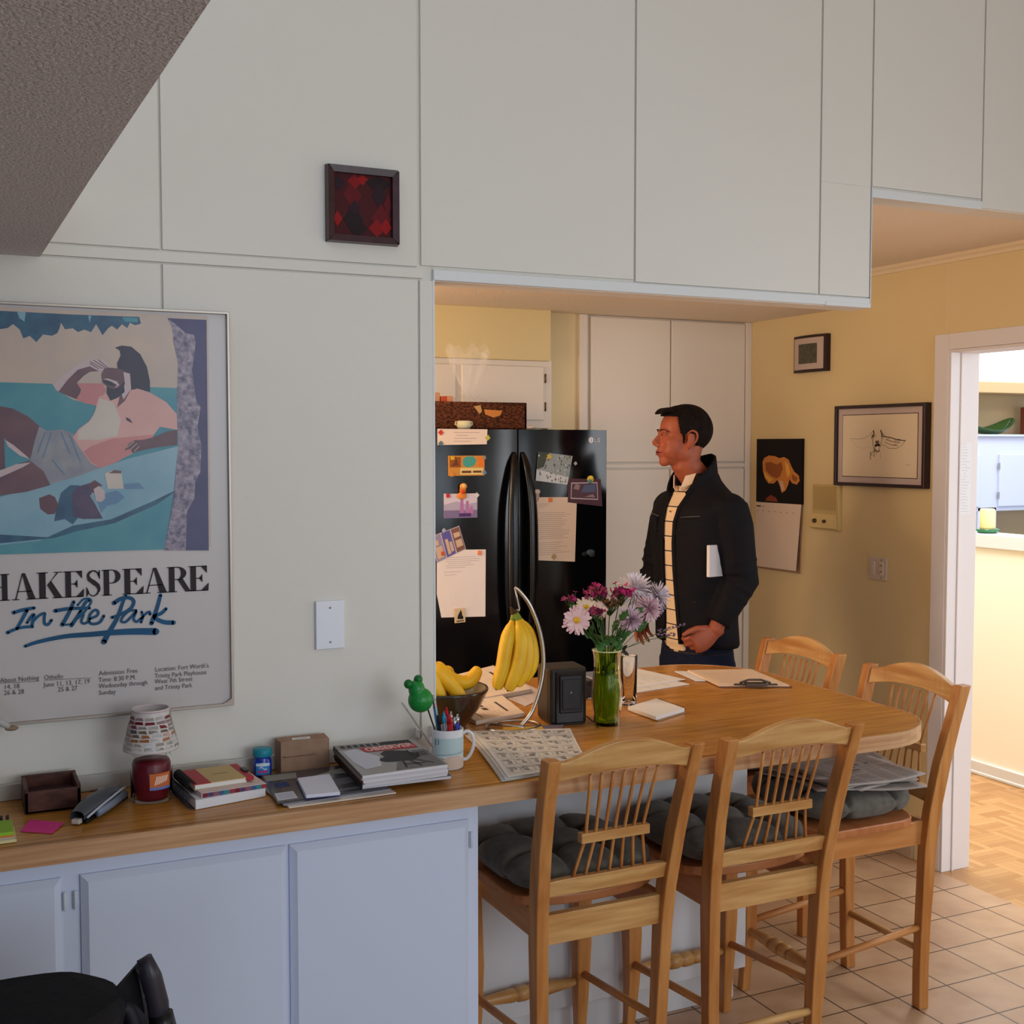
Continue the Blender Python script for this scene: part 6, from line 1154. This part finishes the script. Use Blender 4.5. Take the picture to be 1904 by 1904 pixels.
# framed dog drawing
t = thing('framed_drawing', (3.55, 3.91, 1.69), 'black-framed ink drawing of a long-eared dog face on the yellow wall', 'picture')
y0, y1, z0, z1 = 3.640, 4.176, 1.517, 1.860; fm = M('black_frame_wood', (46, 26, 26), .35, .5)
m = MB(); w = .014
for a, b, c, d in ((y0, z0, y1, z0+w), (y0, z1-w, y1, z1), (y0, z0+w, y0+w, z1-w), (y1-w, z0+w, y1, z1-w)): m.box(3.532, a, b, 3.566, c, d)
m.build('frame', fm, t, world=True, bevel=.001)
MB().box(3.545, y0+w, z0+w, 3.566, y1-w, z1-w).build('mat_board', M('grey_mat_board', (196, 176, 168), .5), t, world=True)
m = MB(); ya, yb, za, zb = 3.690, 4.133, 1.558, 1.818
m.box(3.5445, ya-.003, za-.003, 3.5452, yb+.003, zb+.003, 1); m.box(3.5438, ya, za, 3.5449, yb, zb, 0); XX = 3.5434
def dg(pts, w, mi=2): m.ribbon(pts, w*.9, XX, 'x', mi)
def D(a, b): # drawing-space 0..1 (left to right, top to bottom) to the wall
    return (yb-(yb-ya)*a, zb-(zb-za)*b)
for pts, w, mi in (([(.11, .38), (.2, .39), (.3, .38), (.38, .33), (.41, .27), (.44, .26)], .0012, 3), ([(.11, .38), (.16, .46), (.22, .52), (.3, .54), (.38, .52)], .0008, 4), ([(.43, .26), (.44, .32), (.41, .36)], .008, 3), ([(.53, .26), (.54, .30), (.55, .34)], .008, 3), ([(.44, .33), (.42, .42), (.43, .5), (.46, .58)], .003, 3), ([(.55, .33), (.54, .42), (.53, .5), (.50, .58)], .0025, 3), ([(.46, .50), (.48, .48), (.51, .49)], .012, 2), ([(.46, .56), (.48, .60), (.52, .58)], .005, 3), ([(.56, .35), (.66, .37), (.76, .41), (.85, .42)], .005, 3), ([(.85, .42), (.8, .5), (.74, .54), (.64, .54), (.56, .48)], .0018, 3), ([(.6, .40), (.7, .44), (.78, .45)], .006, 4), ([(.58, .44), (.68, .49), (.75, .50)], .004, 4), ([(.40, .60), (.39, .68), (.40, .72)], .004, 3), ([(.44, .58), (.45, .66)], .003, 4), ([(.53, .62), (.53, .70)], .002, 4), ([(.47, .44), (.50, .44)], .014, 4), ([(.86, .80), (.92, .79)], .0012, 3)): dg([D(*p) for p in pts], w, mi)
r5 = random.Random(2)
for k in range(46):
    c_ = r5.choice(((.435, .34, .03, .05, 1.3), (.55, .33, .02, .04, 1.2), (.49, .46, .05, .04, 1.0), (.46, .56, .03, .05, 1.6), (.66, .42, .10, .035, .3), (.74, .45, .07, .04, .2), (.42, .62, .03, .06, 1.6))); a, b_ = c_[0]+r5.uniform(-1, 1)*c_[2], c_[1]+r5.uniform(-1, 1)*c_[3]; an = c_[4]+r5.uniform(-.4, .4); L_ = r5.uniform(.015, .045)
    dg([D(a, b_), D(a+L_*cos(an), b_+L_*sin(an))], r5.uniform(.0010, .0024), r5.choice((2, 3, 4)))
m.build('drawing', [M('cream_drawing_paper', (226, 206, 176), .6), C(60, 40, 36), C(64, 50, 44), C(104, 84, 70), C(176, 150, 122)], t, world=True)
# calendar
t = thing('wall_calendar', (3.56, 4.585, 1.42), 'wall calendar with a glowing conch-like seashell photo above blank date page', 'calendar')
MB().box(3.553, 4.417, 1.42, 3.566, 4.755, 1.72).build('picture_page', M('calendar_black', (18, 9, 9), .6, .2), t, world=True)
MB().add([(3.552, 4.755, 1.418), (3.552, 4.417, 1.42), (3.535, 4.43, 1.115), (3.548, 4.755, 1.110), (3.5535, 4.755, 1.418), (3.5535, 4.417, 1.42), (3.5375, 4.43, 1.115), (3.5505, 4.755, 1.110)], [(0, 1, 2, 3), (7, 6, 5, 4), (0, 4, 5, 1), (1, 5, 6, 2), (2, 6, 7, 3), (3, 7, 4, 0)]).build('date_page', M('calendar_paper', (226, 204, 184), .6), t, world=True)
MB().box(3.562, 4.43, 1.10, 3.566, 4.755, 1.42).build('back_page', C(176, 140, 110), t, world=True)
m = MB()
def E(a, b): return (4.755-.338*a, 1.72-.30*b)
def sh_(pts, mi): m.flat([E(*p) for p in pts], 3.5525-.0001*len(m.f), 'x', mi)
sh_([(.14, .36), (.18, .30), (.28, .26), (.42, .27), (.52, .30), (.62, .28), (.72, .32), (.78, .42), (.84, .50), (.94, .56), (.96, .64), (.90, .70), (.80, .68), (.74, .62), (.72, .70), (.66, .80), (.58, .84), (.54, .74), (.48, .64), (.40, .70), (.28, .70), (.20, .62), (.15, .50)], 0)
sh_([(.20, .38), (.32, .36), (.46, .40), (.56, .36), (.60, .46), (.54, .58), (.46, .62), (.34, .58), (.22, .50)], 1); sh_([(.16, .50), (.24, .56), (.38, .64), (.30, .68), (.20, .60)], 2); sh_([(.52, .64), (.60, .66), (.64, .78), (.58, .82)], 3); sh_([(.64, .34), (.72, .40), (.76, .54), (.70, .60), (.66, .46)], 2); sh_([(.80, .54), (.92, .60), (.88, .66), (.80, .62)], 1)
sh_([(.24, .93), (.34, .88), (.46, .92), (.50, .985), (.22, .98)], 4)
for k in range(7): m.ribbon([(4.745-.045*k, 1.378), (4.730-.045*k, 1.378)], .003, 3.5487-.0012, 'x', 5, ends=False)
m.ribbon([(4.745, 1.400), (4.712, 1.400)], .006, 3.5495-.001, 'x', 6, ends=False); m.ribbon([(4.706, 1.400), (4.68, 1.400)], .003, 3.549-.001, 'x', 5, ends=False)
m.build('shell_photo', [C(206, 130, 60), C(150, 84, 36), C(232, 170, 70), C(214, 170, 140), C(130, 60, 34), C(170, 146, 130), C(60, 44, 40)], t, world=True)
# intercom
icM = M('aged_beige_plastic', (200, 172, 112), .45, .4)
t = thing('intercom', (3.55, 4.245, 1.415), 'aged beige intercom speaker with two knobs below the framed drawing', 'intercom')
MB().box(3.548, 4.158, 1.316, 3.567, 4.335, 1.516).build('case', icM, t, world=True, bevel=.003)
m = MB()
for k in range(14): m.box(3.5445, 4.176, 1.405+k*.0076, 3.549, 4.325, 1.4086+k*.0076)
m.build('grille', M('beige_slats', (186, 156, 100), .5), t, world=True)
MB().add([(3.535, 4.170, 1.325), (3.535, 4.342, 1.325), (3.547, 4.335, 1.385), (3.547, 4.172, 1.385), (3.55, 4.170, 1.320), (3.55, 4.342, 1.320)], [(0, 1, 2, 3), (4, 5, 1, 0), (0, 3, 4), (1, 5, 2)]).build('control_panel', M('beige_panel', (214, 186, 126), .4), t, world=True)
for yy, r in ((4.305, .010), (4.240, .008)): MB().lathe([(0, 0), (r, 0), (r*.9, .010), (0, .011)], 16, T=Matrix.Translation((3.541, yy, 1.354)) @ Matrix.Rotation(-pi/2, 4, 'Y')).build('knob', M('brown_knob', (70, 44, 36), .3), t, world=True)
t = thing('light_switch', (3.56, 3.925, 1.17), 'double white switch and outlet plate low on the yellow wall', 'wall plate')
MB().box(3.561, 3.872, 1.124, 3.567, 3.978, 1.220).build('plate', M('ivory_plate', (206, 186, 168), .4), t, world=True, bevel=.0015)
for yy in (3.90, 3.95): MB().box(3.558, yy-.011, 1.145, 3.562, yy+.011, 1.20).build('insert', M('ivory_insert', (214, 194, 176), .4), t, world=True, bevel=.001)
m = MB()
for yy, zz in ((3.896, 1.186), (3.904, 1.186), (3.896, 1.16), (3.904, 1.16), (3.90, 1.209), (3.90, 1.135)): m.box(3.5572, yy-.0013, zz-.004, 3.558, yy+.0013, zz+.004)
m.build('slots', C(90, 66, 56), t, world=True)
# ------------------------------------------------------------ the man
skin = M('skin', (166, 88, 60), .5, .35, col2=(150, 78, 54), scale=14)
jk = M('dark_navy_jacket_cloth', (17, 16, 21), .8, .2, bump=.25, bscale=240, bdist=.001)
def stripes():
    m = bpy.data.materials.new('cream_shirt_with_dark_stripes'); m.use_nodes = True; nt = m.node_tree; N = nt.nodes; L = nt.links; p = N['Principled BSDF']; p.inputs['Roughness'].default_value = .8
    tc = N.new('ShaderNodeTexCoord'); s = N.new('ShaderNodeSeparateXYZ'); L.new(tc.outputs['Object'], s.inputs[0])
    a = N.new('ShaderNodeMath'); a.operation = 'MODULO'; a.inputs[1].default_value = .056; L.new(s.outputs[2], a.inputs[0])
    b = N.new('ShaderNodeMath'); b.operation = 'LESS_THAN'; b.inputs[1].default_value = .0042; L.new(a.outputs[0], b.inputs[0])
    x = N.new('ShaderNodeMixRGB'); x.inputs[1].default_value = rgb((226, 198, 162)); x.inputs[2].default_value = rgb((40, 34, 40)); L.new(b.outputs[0], x.inputs[0]); L.new(x.outputs[0], p.inputs['Base Color']); return m
shirtM = stripes(); denim = M('dark_denim', (18, 23, 42), .85, .2, col2=(24, 31, 54), scale=90)
man = thing('person', (2.637, 3.894, 0), 'man in a dark zip jacket over a striped cream shirt, looking left behind the island', 'person', rotz=rad(96))
# local frame: x = his right, y = forward, z = up.  Left arm clamps a notebook, left thumb at the pocket.
HC = Vector((0, .082, 1.720)); HT = Matrix.Translation(HC) @ Matrix.Rotation(rad(-22), 4, 'Z') @ Matrix.Rotation(rad(2), 4, 'X')
b = MB()
def e(c, r, T=HT, rz=0, ry=0, rx=0): b.ell((0, 0, 0), r, 0, 20, T @ Tm(c, rz, rx, ry))
e((0, -.018, .030), (.0755, .096, .086)); e((0, .020, .035), (.066, .066, .070)); e((0, .026, -.030), (.062, .062, .076)); e((-.030, .036, -.034), (.034, .040, .056)); e((.030, .036, -.034), (.034, .040, .056)); e((0, .030, -.074), (.046, .048, .034)); e((0, .066, -.096), (.024, .020, .017))
for s_ in (-1, 1):
    e((s_*.044, .0, -.060), (.022, .034, .032)); e((s_*.036, .050, -.020), (.024, .028, .024)); e((s_*.030, .052, -.052), (.024, .028, .032)); e((s_*.027, .078, .020), (.021, .012, .0085)); e((s_*.0775, -.014, -.006), (.008, .019, .031), rz=s_*-.35)
    e((s_*.072, -.006, -.030), (.008, .010, .014)); e((s_*.011, .094, -.033), (.0085, .010, .0075)); e((s_*.029, .076, .004), (.014, .010, .008))
e((0, .083, .016), (.020, .010, .012))
b.tube([HT @ Vector(p) for p in ((0, .080, .014), (0, .094, -.004), (0, .108, -.022), (0, .109, -.030))], [.0085, .0090, .0100, .0092], 10); e((0, .103, -.029), (.0105, .0105, .0085))
e((0, .083, -.052), (.024, .014, .009)); e((0, .081, -.069), (.020, .014, .008)); e((0, .074, -.082), (.018, .012, .010))
b.tube([HT @ Vector((0, -.02, -.03)), HT @ Vector((0, -.018, -.10)), (0, .012, 1.565), (0, -.005, 1.50)], [.062, .056, .060, .075], 20)
# trunk, arms and legs under the clothes
b.tube([(0, 0, 1.50), (0, .01, 1.40), (0, .012, 1.25), (0, .005, 1.10), (0, 0, .98), (0, 0, .88)], [(.15, .08), (.16, .095), (.15, .095), (.14, .09), (.14, .09), (.13, .085)], 20, up=(0, 1, 0))
LA = [Vector(p) for p in ((-.178, -.01, 1.448), (-.212, -.03, 1.19), (-.185, .075, 1.0))]; RA = [Vector(p) for p in ((.178, -.01, 1.448), (.235, .015, 1.19), (.232, .08, 1.05))]
for A_ in (LA, RA): b.tube([A_[0], A_[0].lerp(A_[1], .5), A_[1]], [.052, .046, .038], 14); b.tube([A_[1], A_[1].lerp(A_[2], .4), A_[2]], [.040, .038, .027], 14)
for s_ in (-1, 1):
    b.tube([(s_*.072, 0, .86), (s_*.10, .005, .50), (s_*.105, -.01, .09)], [.072, .056, .038], 14); b.tube([(s_*.105, -.04, .045), (s_*.115, .10, .04), (s_*.12, .17, .025)], [.038, .036, .022], 12)
def hand(w, fwd, side, nrm, curl, spread, thumb, scale=1.0):
    # w wrist, fwd along the fingers, side toward the thumb, nrm out of the back of the hand
    w = Vector(w); fwd = Vector(fwd).normalized(); side = (Vector(side)-fwd*Vector(side).dot(fwd)).normalized(); n_ = Vector(nrm); n_ = (n_-fwd*n_.dot(fwd)-side*n_.dot(side)).normalized(); k = scale
    b.tube([w-fwd*.03, w, w+fwd*.03*k, w+fwd*.06*k, w+fwd*.088*k], [(.027, .022), (.029, .020), (.038*k, .019), (.042*k, .017), (.036*k, .014)], 14, up=n_)
    for i in range(4):
        off = (1.5-i)*.0195*k; L_ = (.074, .082, .077, .060)[i]*k; r = (.0092, .0094, .0090, .0080)[i]*k; p = w+fwd*(.078-.004*abs(i-1))*k+side*off; a = 0; pts = [p-fwd*.018*k, p]; dd = fwd
        for s2, f in enumerate((.45, .31, .24)):
            a += curl[i]*(1, 1.1, .8)[s2]; dd = (fwd*cos(a)-n_*sin(a)+side*spread*(1.5-i)*.12).normalized(); p = p+dd*L_*f; pts.append(p)
        b.tube(pts, [r*1.1, r*1.08, r, r*.94, r*.78], 10); b.ell(tuple(p), (r*.78,)*3, 0, 8)
    t0 = w+fwd*.018*k+side*.024*k; t1 = t0+(fwd*.55+side*.75*thumb[0]-n_*thumb[1]).normalized()*.040*k; t2 = t1+(fwd*.85+side*.42*thumb[0]-n_*thumb[1]*1.0).normalized()*.032*k; t3 = t2+(fwd*.95+side*.2*thumb[0]-n_*thumb[1]).normalized()*.026*k
    b.tube([t0-fwd*.01, t0, t1, t2, t3], [.014*k, .0155*k, .0118*k, .0105*k, .0080*k], 10); b.ell(tuple(t3), (.0080*k,)*3, 0, 8)
# left hand: bent, back of hand toward the viewer, thumb pointing forward at the pocket
hand(LA[2], (.24, .80, -.52), (.25, .55, .80), (-.96, .1, .16), (.75, .85, .95, 1.0), .2, (.55, -.12), 1.04)
# right hand: hanging open and slightly curled
hand(RA[2], (-.05, .20, -.98), (-.15, .98, .15), (.98, .1, 0), (.20, .26, .32, .38), .6, (.9, .25), 1.0)
body = b.build('body', skin, man, remesh=.0042, smoothm=9)
# hair: cap over the skull with an open face
hr = M('dark_brown_hair', (14, 9, 9), .75, .15, col2=(26, 16, 13), scale=50, stretch=(5, 1, 1), bump=.9, bscale=220, bdist=.004)
m = MB(); N_, K_ = 180, 120; vs = []; keep = {}
for i in range(K_+1):
    th = pi*i/K_
    for j in range(N_):
        a = 2*pi*j/N_; c_ = Vector((0, -.016, .033)); d = Vector((sin(th)*cos(a), sin(th)*sin(a), cos(th))); r = 1/math.sqrt((d.x/.0805)**2+(d.y/.098)**2+(d.z/.0905)**2)
        p = c_+d*r
        if p.y > .02 and p.z > .07: p += Vector((0, .010, .006))*min(1, (p.y-.02)/.04)
        p += d*.0016*sin(13*a+3*th)*sin(th)
        if p.z < -.01: p.x *= 1-.9*min(.16, (-.01-p.z)*1.4)
        z = p.z; ax_ = abs(p.x)
        if z > .078: ok_ = True
        elif z > .012: ok_ = p.y < .030+.010*(z-.012)/.066*(1 if ax_ > .05 else .6)
        elif z > -.024: ok_ = (p.y < .024-(.012-z)*.3 and p.y > .008) or p.y < -.030
        else: ok_ = p.y < -.034-(-.024-z)*.42 and z > -.098
        vs.append(p); keep[(i, j)] = ok_
fs = [(i*N_+j, (i+1)*N_+j, (i+1)*N_+(j+1) % N_, i*N_+(j+1) % N_) for i in range(K_) for j in range(N_) if all(keep[q] for q in ((i, j), (i+1, j), (i, (j+1) % N_), (i+1, (j+1) % N_)))]
m.add(vs, fs, 0, True, HT)
m.build('hair', hr, man, solid=.007)
q = MB()
for k in range(9):
    x = -.040+.010*k; q.tube([HT @ Vector(p) for p in ((x, .046, .096), (x*1.02, .068, .100), (x*1.02-.003, .086, .095), (x-.004, .098, .086))], [.010, .011, .008, .003], 8, sp=4)
q.build('quiff', hr, man)
for s_ in (-1, 1):
    MB().tube([HT @ Vector(p) for p in ((s_*.012, .0925, .021), (s_*.026, .0905, .0265), (s_*.040, .0785, .024), (s_*.050, .0655, .017))], [.0016, .0026, .0024, .0012], 8).build('eyebrow', M('eyebrow_brown', (58, 26, 18), .8), man)
    ey = MB().ell((0, 0, 0), (.0125, .0105, .0085), 0, 14, HT @ Tm((s_*.0285, .0712, .0035))).build('eye', M('eye_white', (196, 168, 150), .3), man)
    MB().ell((0, 0, 0), (.0052, .0022, .0055), 0, 10, HT @ Tm((s_*.0275+.0, .0808, .0035))).build('iris', M('iris_brown', (46, 26, 18), .2), man)
    MB().tube([HT @ Vector(p) for p in ((s_*.0155, .0822, .0045), (s_*.022, .0858, .0095), (s_*.032, .0838, .0100), (s_*.0415, .0735, .0045))], .0020, 8).build('eyelid', skin, man)
    MB().tube([HT @ Vector(p) for p in ((s_*.0160, .0835, .0045), (s_*.023, .0878, .0078), (s_*.032, .0856, .0078), (s_*.0420, .0745, .0035))], .0006, 6).build('eyelash', M('lash_dark', (40, 18, 14), .8), man)
    MB().tube([HT @ Vector((s_*x, y, z)) for x, y, z in ((.076, .004, .012), (.083, -.012, .025), (.086, -.030, .016), (.083, -.032, -.008), (.077, -.016, -.030), (.073, -.004, -.036))], [.0035, .0042, .0042, .0038, .0045, .0036], 8, sp=5).build('ear_rim', skin, man)
MB().ell((0, 0, 0), (.0165, .0075, .0042), 0, 12, HT @ Tm((0, .0925, -.0600))).build('mouth', M('dark_mouth', (60, 14, 12), .6), man)
for z, r in ((-.0545, .0034), (-.0665, .0042)): MB().tube([HT @ Vector(p) for p in ((-.020, .0820, -.0605), (-.010, .0935, z), (0, .0970, z-.0004), (.010, .0935, z), (.020, .0820, -.0605))], [.0014, r, r, r, .0014], 8).build('lip', M('lip_red', (150, 70, 60), .45), man)
# jacket: trunk lofted with an open front groove, sleeves, fused
FA = rad(90)   # front direction in local frame
prof = [(.925, .176, .122, 0), (.94, .184, .130, 0), (1.02, .182, .130, .004), (1.12, .178, .130, .010), (1.22, .184, .134, .012), (1.32, .196, .138, .012), (1.40, .203, .136, .010), (1.455, .200, .126, .004), (1.495, .165, .106, -.002), (1.525, .125, .090, -.002), (1.555, .096, .080, .004), (1.585, .084, .074, .010)]
gw = [.048, .046, .040, .034, .030, .029, .030, .036, .044, .052, .058, .060]
n = 72; j = MB(); vs = []
for i, (z, rx, ry, yo) in enumerate(prof):
    for k in range(n):
        a = 2*pi*k/n; e_ = .86; x = rx*math.copysign(abs(cos(a))**e_, cos(a)); y = ry*math.copysign(abs(sin(a))**e_, sin(a))
        x += .004*sin(3*a+z*22)+.003*sin(7*a-z*31)
        if y > 0: 
            g_ = max(0, min(1, (gw[i]*1.05-abs(x))/.006)); y -= .028*g_
        vs.append((x, y+yo, z+(.012*cos(a-FA) if i < 2 else 0)))
K2 = len(prof); fs = [(i*n+k, i*n+(k+1) % n, (i+1)*n+(k+1) % n, (i+1)*n+k) for i in range(K2-1) for k in range(n)]+[tuple(range(n-1, -1, -1)), tuple((K2-1)*n+k for k in range(n))]
j.add(vs, fs, 0, True)
def sleeve(P, r, cuff):
    a, b_, c = P; pts = [a+Vector((.02 if a.x < 0 else -.02, 0, .004)), a.lerp(b_, .25), a.lerp(b_, .55), a.lerp(b_, .85), b_+Vector((0, -.008, 0)), b_.lerp(c, .25), b_.lerp(c, .55), b_.lerp(c, .84)]
    j.tube(pts, r, 18)
    for s2, (f, rr_) in enumerate(((.62, .071), (.74, .0725), (.88, .071))):
        c0 = a.lerp(b_, f); j.tube([c0-(b_-a)*.018, c0, c0+(b_-a)*.018], [rr_*.90, rr_*.99, rr_*.90], 16)
    for f, rr_ in ((.15, .0665), (.32, .064)):
        c0 = b_.lerp(c, f); j.tube([c0-(c-b_)*.04, c0, c0+(c-b_)*.04], [rr_*.90, rr_, rr_*.90], 16)
sleeve(LA, [.078, .075, .070, .066, .064, .060, .054, .046], 1); sleeve(RA, [.076, .073, .068, .064, .062, .058, .053, .046], 1)
j.ell((-.160, -.005, 1.445), (.075, .082, .070)).ell((.160, -.005, 1.445), (.075, .082, .070))
j.build('jacket', jk, man, remesh=.0065, smoothm=3)
# collar: stand-up flaps both sides of the neck
for s_ in (-1, 1):
    def col(u, v):
        a = rad(-90+s_*0)+s_*u*rad(150) ; r0 = .078-.008*v+.030*u*u*(.3+.7*v); x = r0*math.sin(abs(0)+u*rad(150))*s_*1.0; y = -r0*cos(u*rad(150))*.95
        return (x*1.08, y+.008+.018*u*v, 1.570-.112*u**2.8+v*(.088-.024*u)-.01*u)
    MB().grid(col, 22, 6).build('collar', jk, man, solid=.008)
# placket edges down the opening
for s_ in (-1, 1):
    m = MB(); pts = []
    for i, (z, rx, ry, yo) in enumerate(prof[1:10]):
        g_ = gw[i+1]+.006; y = ry*(1-(g_/rx)**2)**.5+yo; pts.append((s_*g_, y+.001, z))
    m.tube(pts, [(.010, .005)]*len(pts), 10, up=(0, 1, 0)); m.build('placket', jk, man)
    MB().box(-.040, -.003, -.030, .040, .005, .030, T=Tm((s_*.105, .128, 1.385), rz=s_*-.42)).build('pocket_flap', jk, man, bevel=.008)
    MB().tube([(s_*.066, .140, 1.420), (s_*.10, .134, 1.424), (s_*.145, .114, 1.428)], .0012, 6).build('silver_piping', M('silver_piping', (120, 116, 116), .4, metal=.4), man)
    MB().ell((s_*.066, .142, 1.372), (.004, .003, .004), 0, 8).build('snap_button', black, man)
MB().ell((-.115, .112, 1.105), (.007, .004, .007), 0, 8, Tm((0, 0, 0))).build('jacket_button', C(70, 70, 76), man)
# shirt: strip in the opening, collar and tail
sh = MB()
def shf(u, v):
    z = .905+(1.535-.905)*v; P_ = prof; i = 0
    while i < len(P_)-2 and P_[i+1][0] < z: i += 1
    f = max(0, min(1, (z-P_[i][0])/(P_[i+1][0]-P_[i][0]))); rx, ry, yo = [P_[i][k]*(1-f)+P_[i+1][k]*f for k in (1, 2, 3)]; g_ = gw[i]*(1-f)+gw[i+1]*f+.012
    x = (-1+2*u)*g_; return (x, ry*(1-(x/rx)**2)**.5+yo-.010+.002*sin(40*x+z*9), z)
sh.grid(shf, 10, 60); sh.build('shirt', shirtM, man, solid=.004)
for s_ in (-1, 1): MB().add([(s_*.014, .095, 1.515), (s_*.052, .075, 1.545), (s_*.058, .060, 1.585), (s_*.034, .092, 1.575), (s_*.020, .104, 1.53)], [(0, 1, 2, 3, 4)]).build('shirt_collar', M('shirt_collar', (226, 198, 170), .8), man, solid=.004)
for k in range(3): MB().ell((.004, .134-.001*k, 1.44-.07*k), (.004, .002, .004), 0, 8).build('shirt_button', C(120, 90, 80), man)
MB().tube([(0, .002, .955), (0, .002, .92), (0, .002, .893)], [(.158, .108), (.158, .108), (.150, .102)], 30, up=(0, 1, 0)).build('undershirt_hem', M('white_hem', (222, 216, 220), .8), man)
# jeans
m = MB().tube([(0, 0, .935), (0, 0, .88), (0, -.004, .80)], [(.160, .112), (.168, .120), (.165, .115)], 30, up=(0, 1, 0))
for s_ in (-1, 1): m.tube([(s_*.082, 0, .86), (s_*.09, 0, .70), (s_*.098, .005, .45), (s_*.104, -.012, .10)], [.095, .088, .072, .060], 20)
m.build('jeans', denim, man, remesh=.008, smoothm=3)
MB().tube([(0, 0, .912), (0, 0, .885)], [(.164, .116), (.164, .116)], 30, up=(0, 1, 0)).build('belt', M('dark_belt', (24, 18, 18), .5), man)
for s_ in (-1, 1): MB().tube([(s_*.105, -.05, .045), (s_*.112, .04, .055), (s_*.118, .13, .036), (s_*.12, .185, .026)], [.044, .046, .040, .022], 14).build('shoe', black, man)
# notebook under the arm
t = thing('notebook', man.location+Matrix.Rotation(rad(96), 3, 'Z') @ Vector((-.176, .015, 1.205)), 'slim white notebook clamped under the left arm of the standing man', 'notebook', rotz=rad(96+5))
MB().box(-.008, -.08, -.0, .008, .09, .118, T=Matrix.Rotation(rad(0), 4, 'X')).build('cover', C(206, 200, 204), t, bevel=.002)
MB().box(-.0065, -.078, .001, .0065, .091, .1165).build('pages', C(230, 226, 226), t)
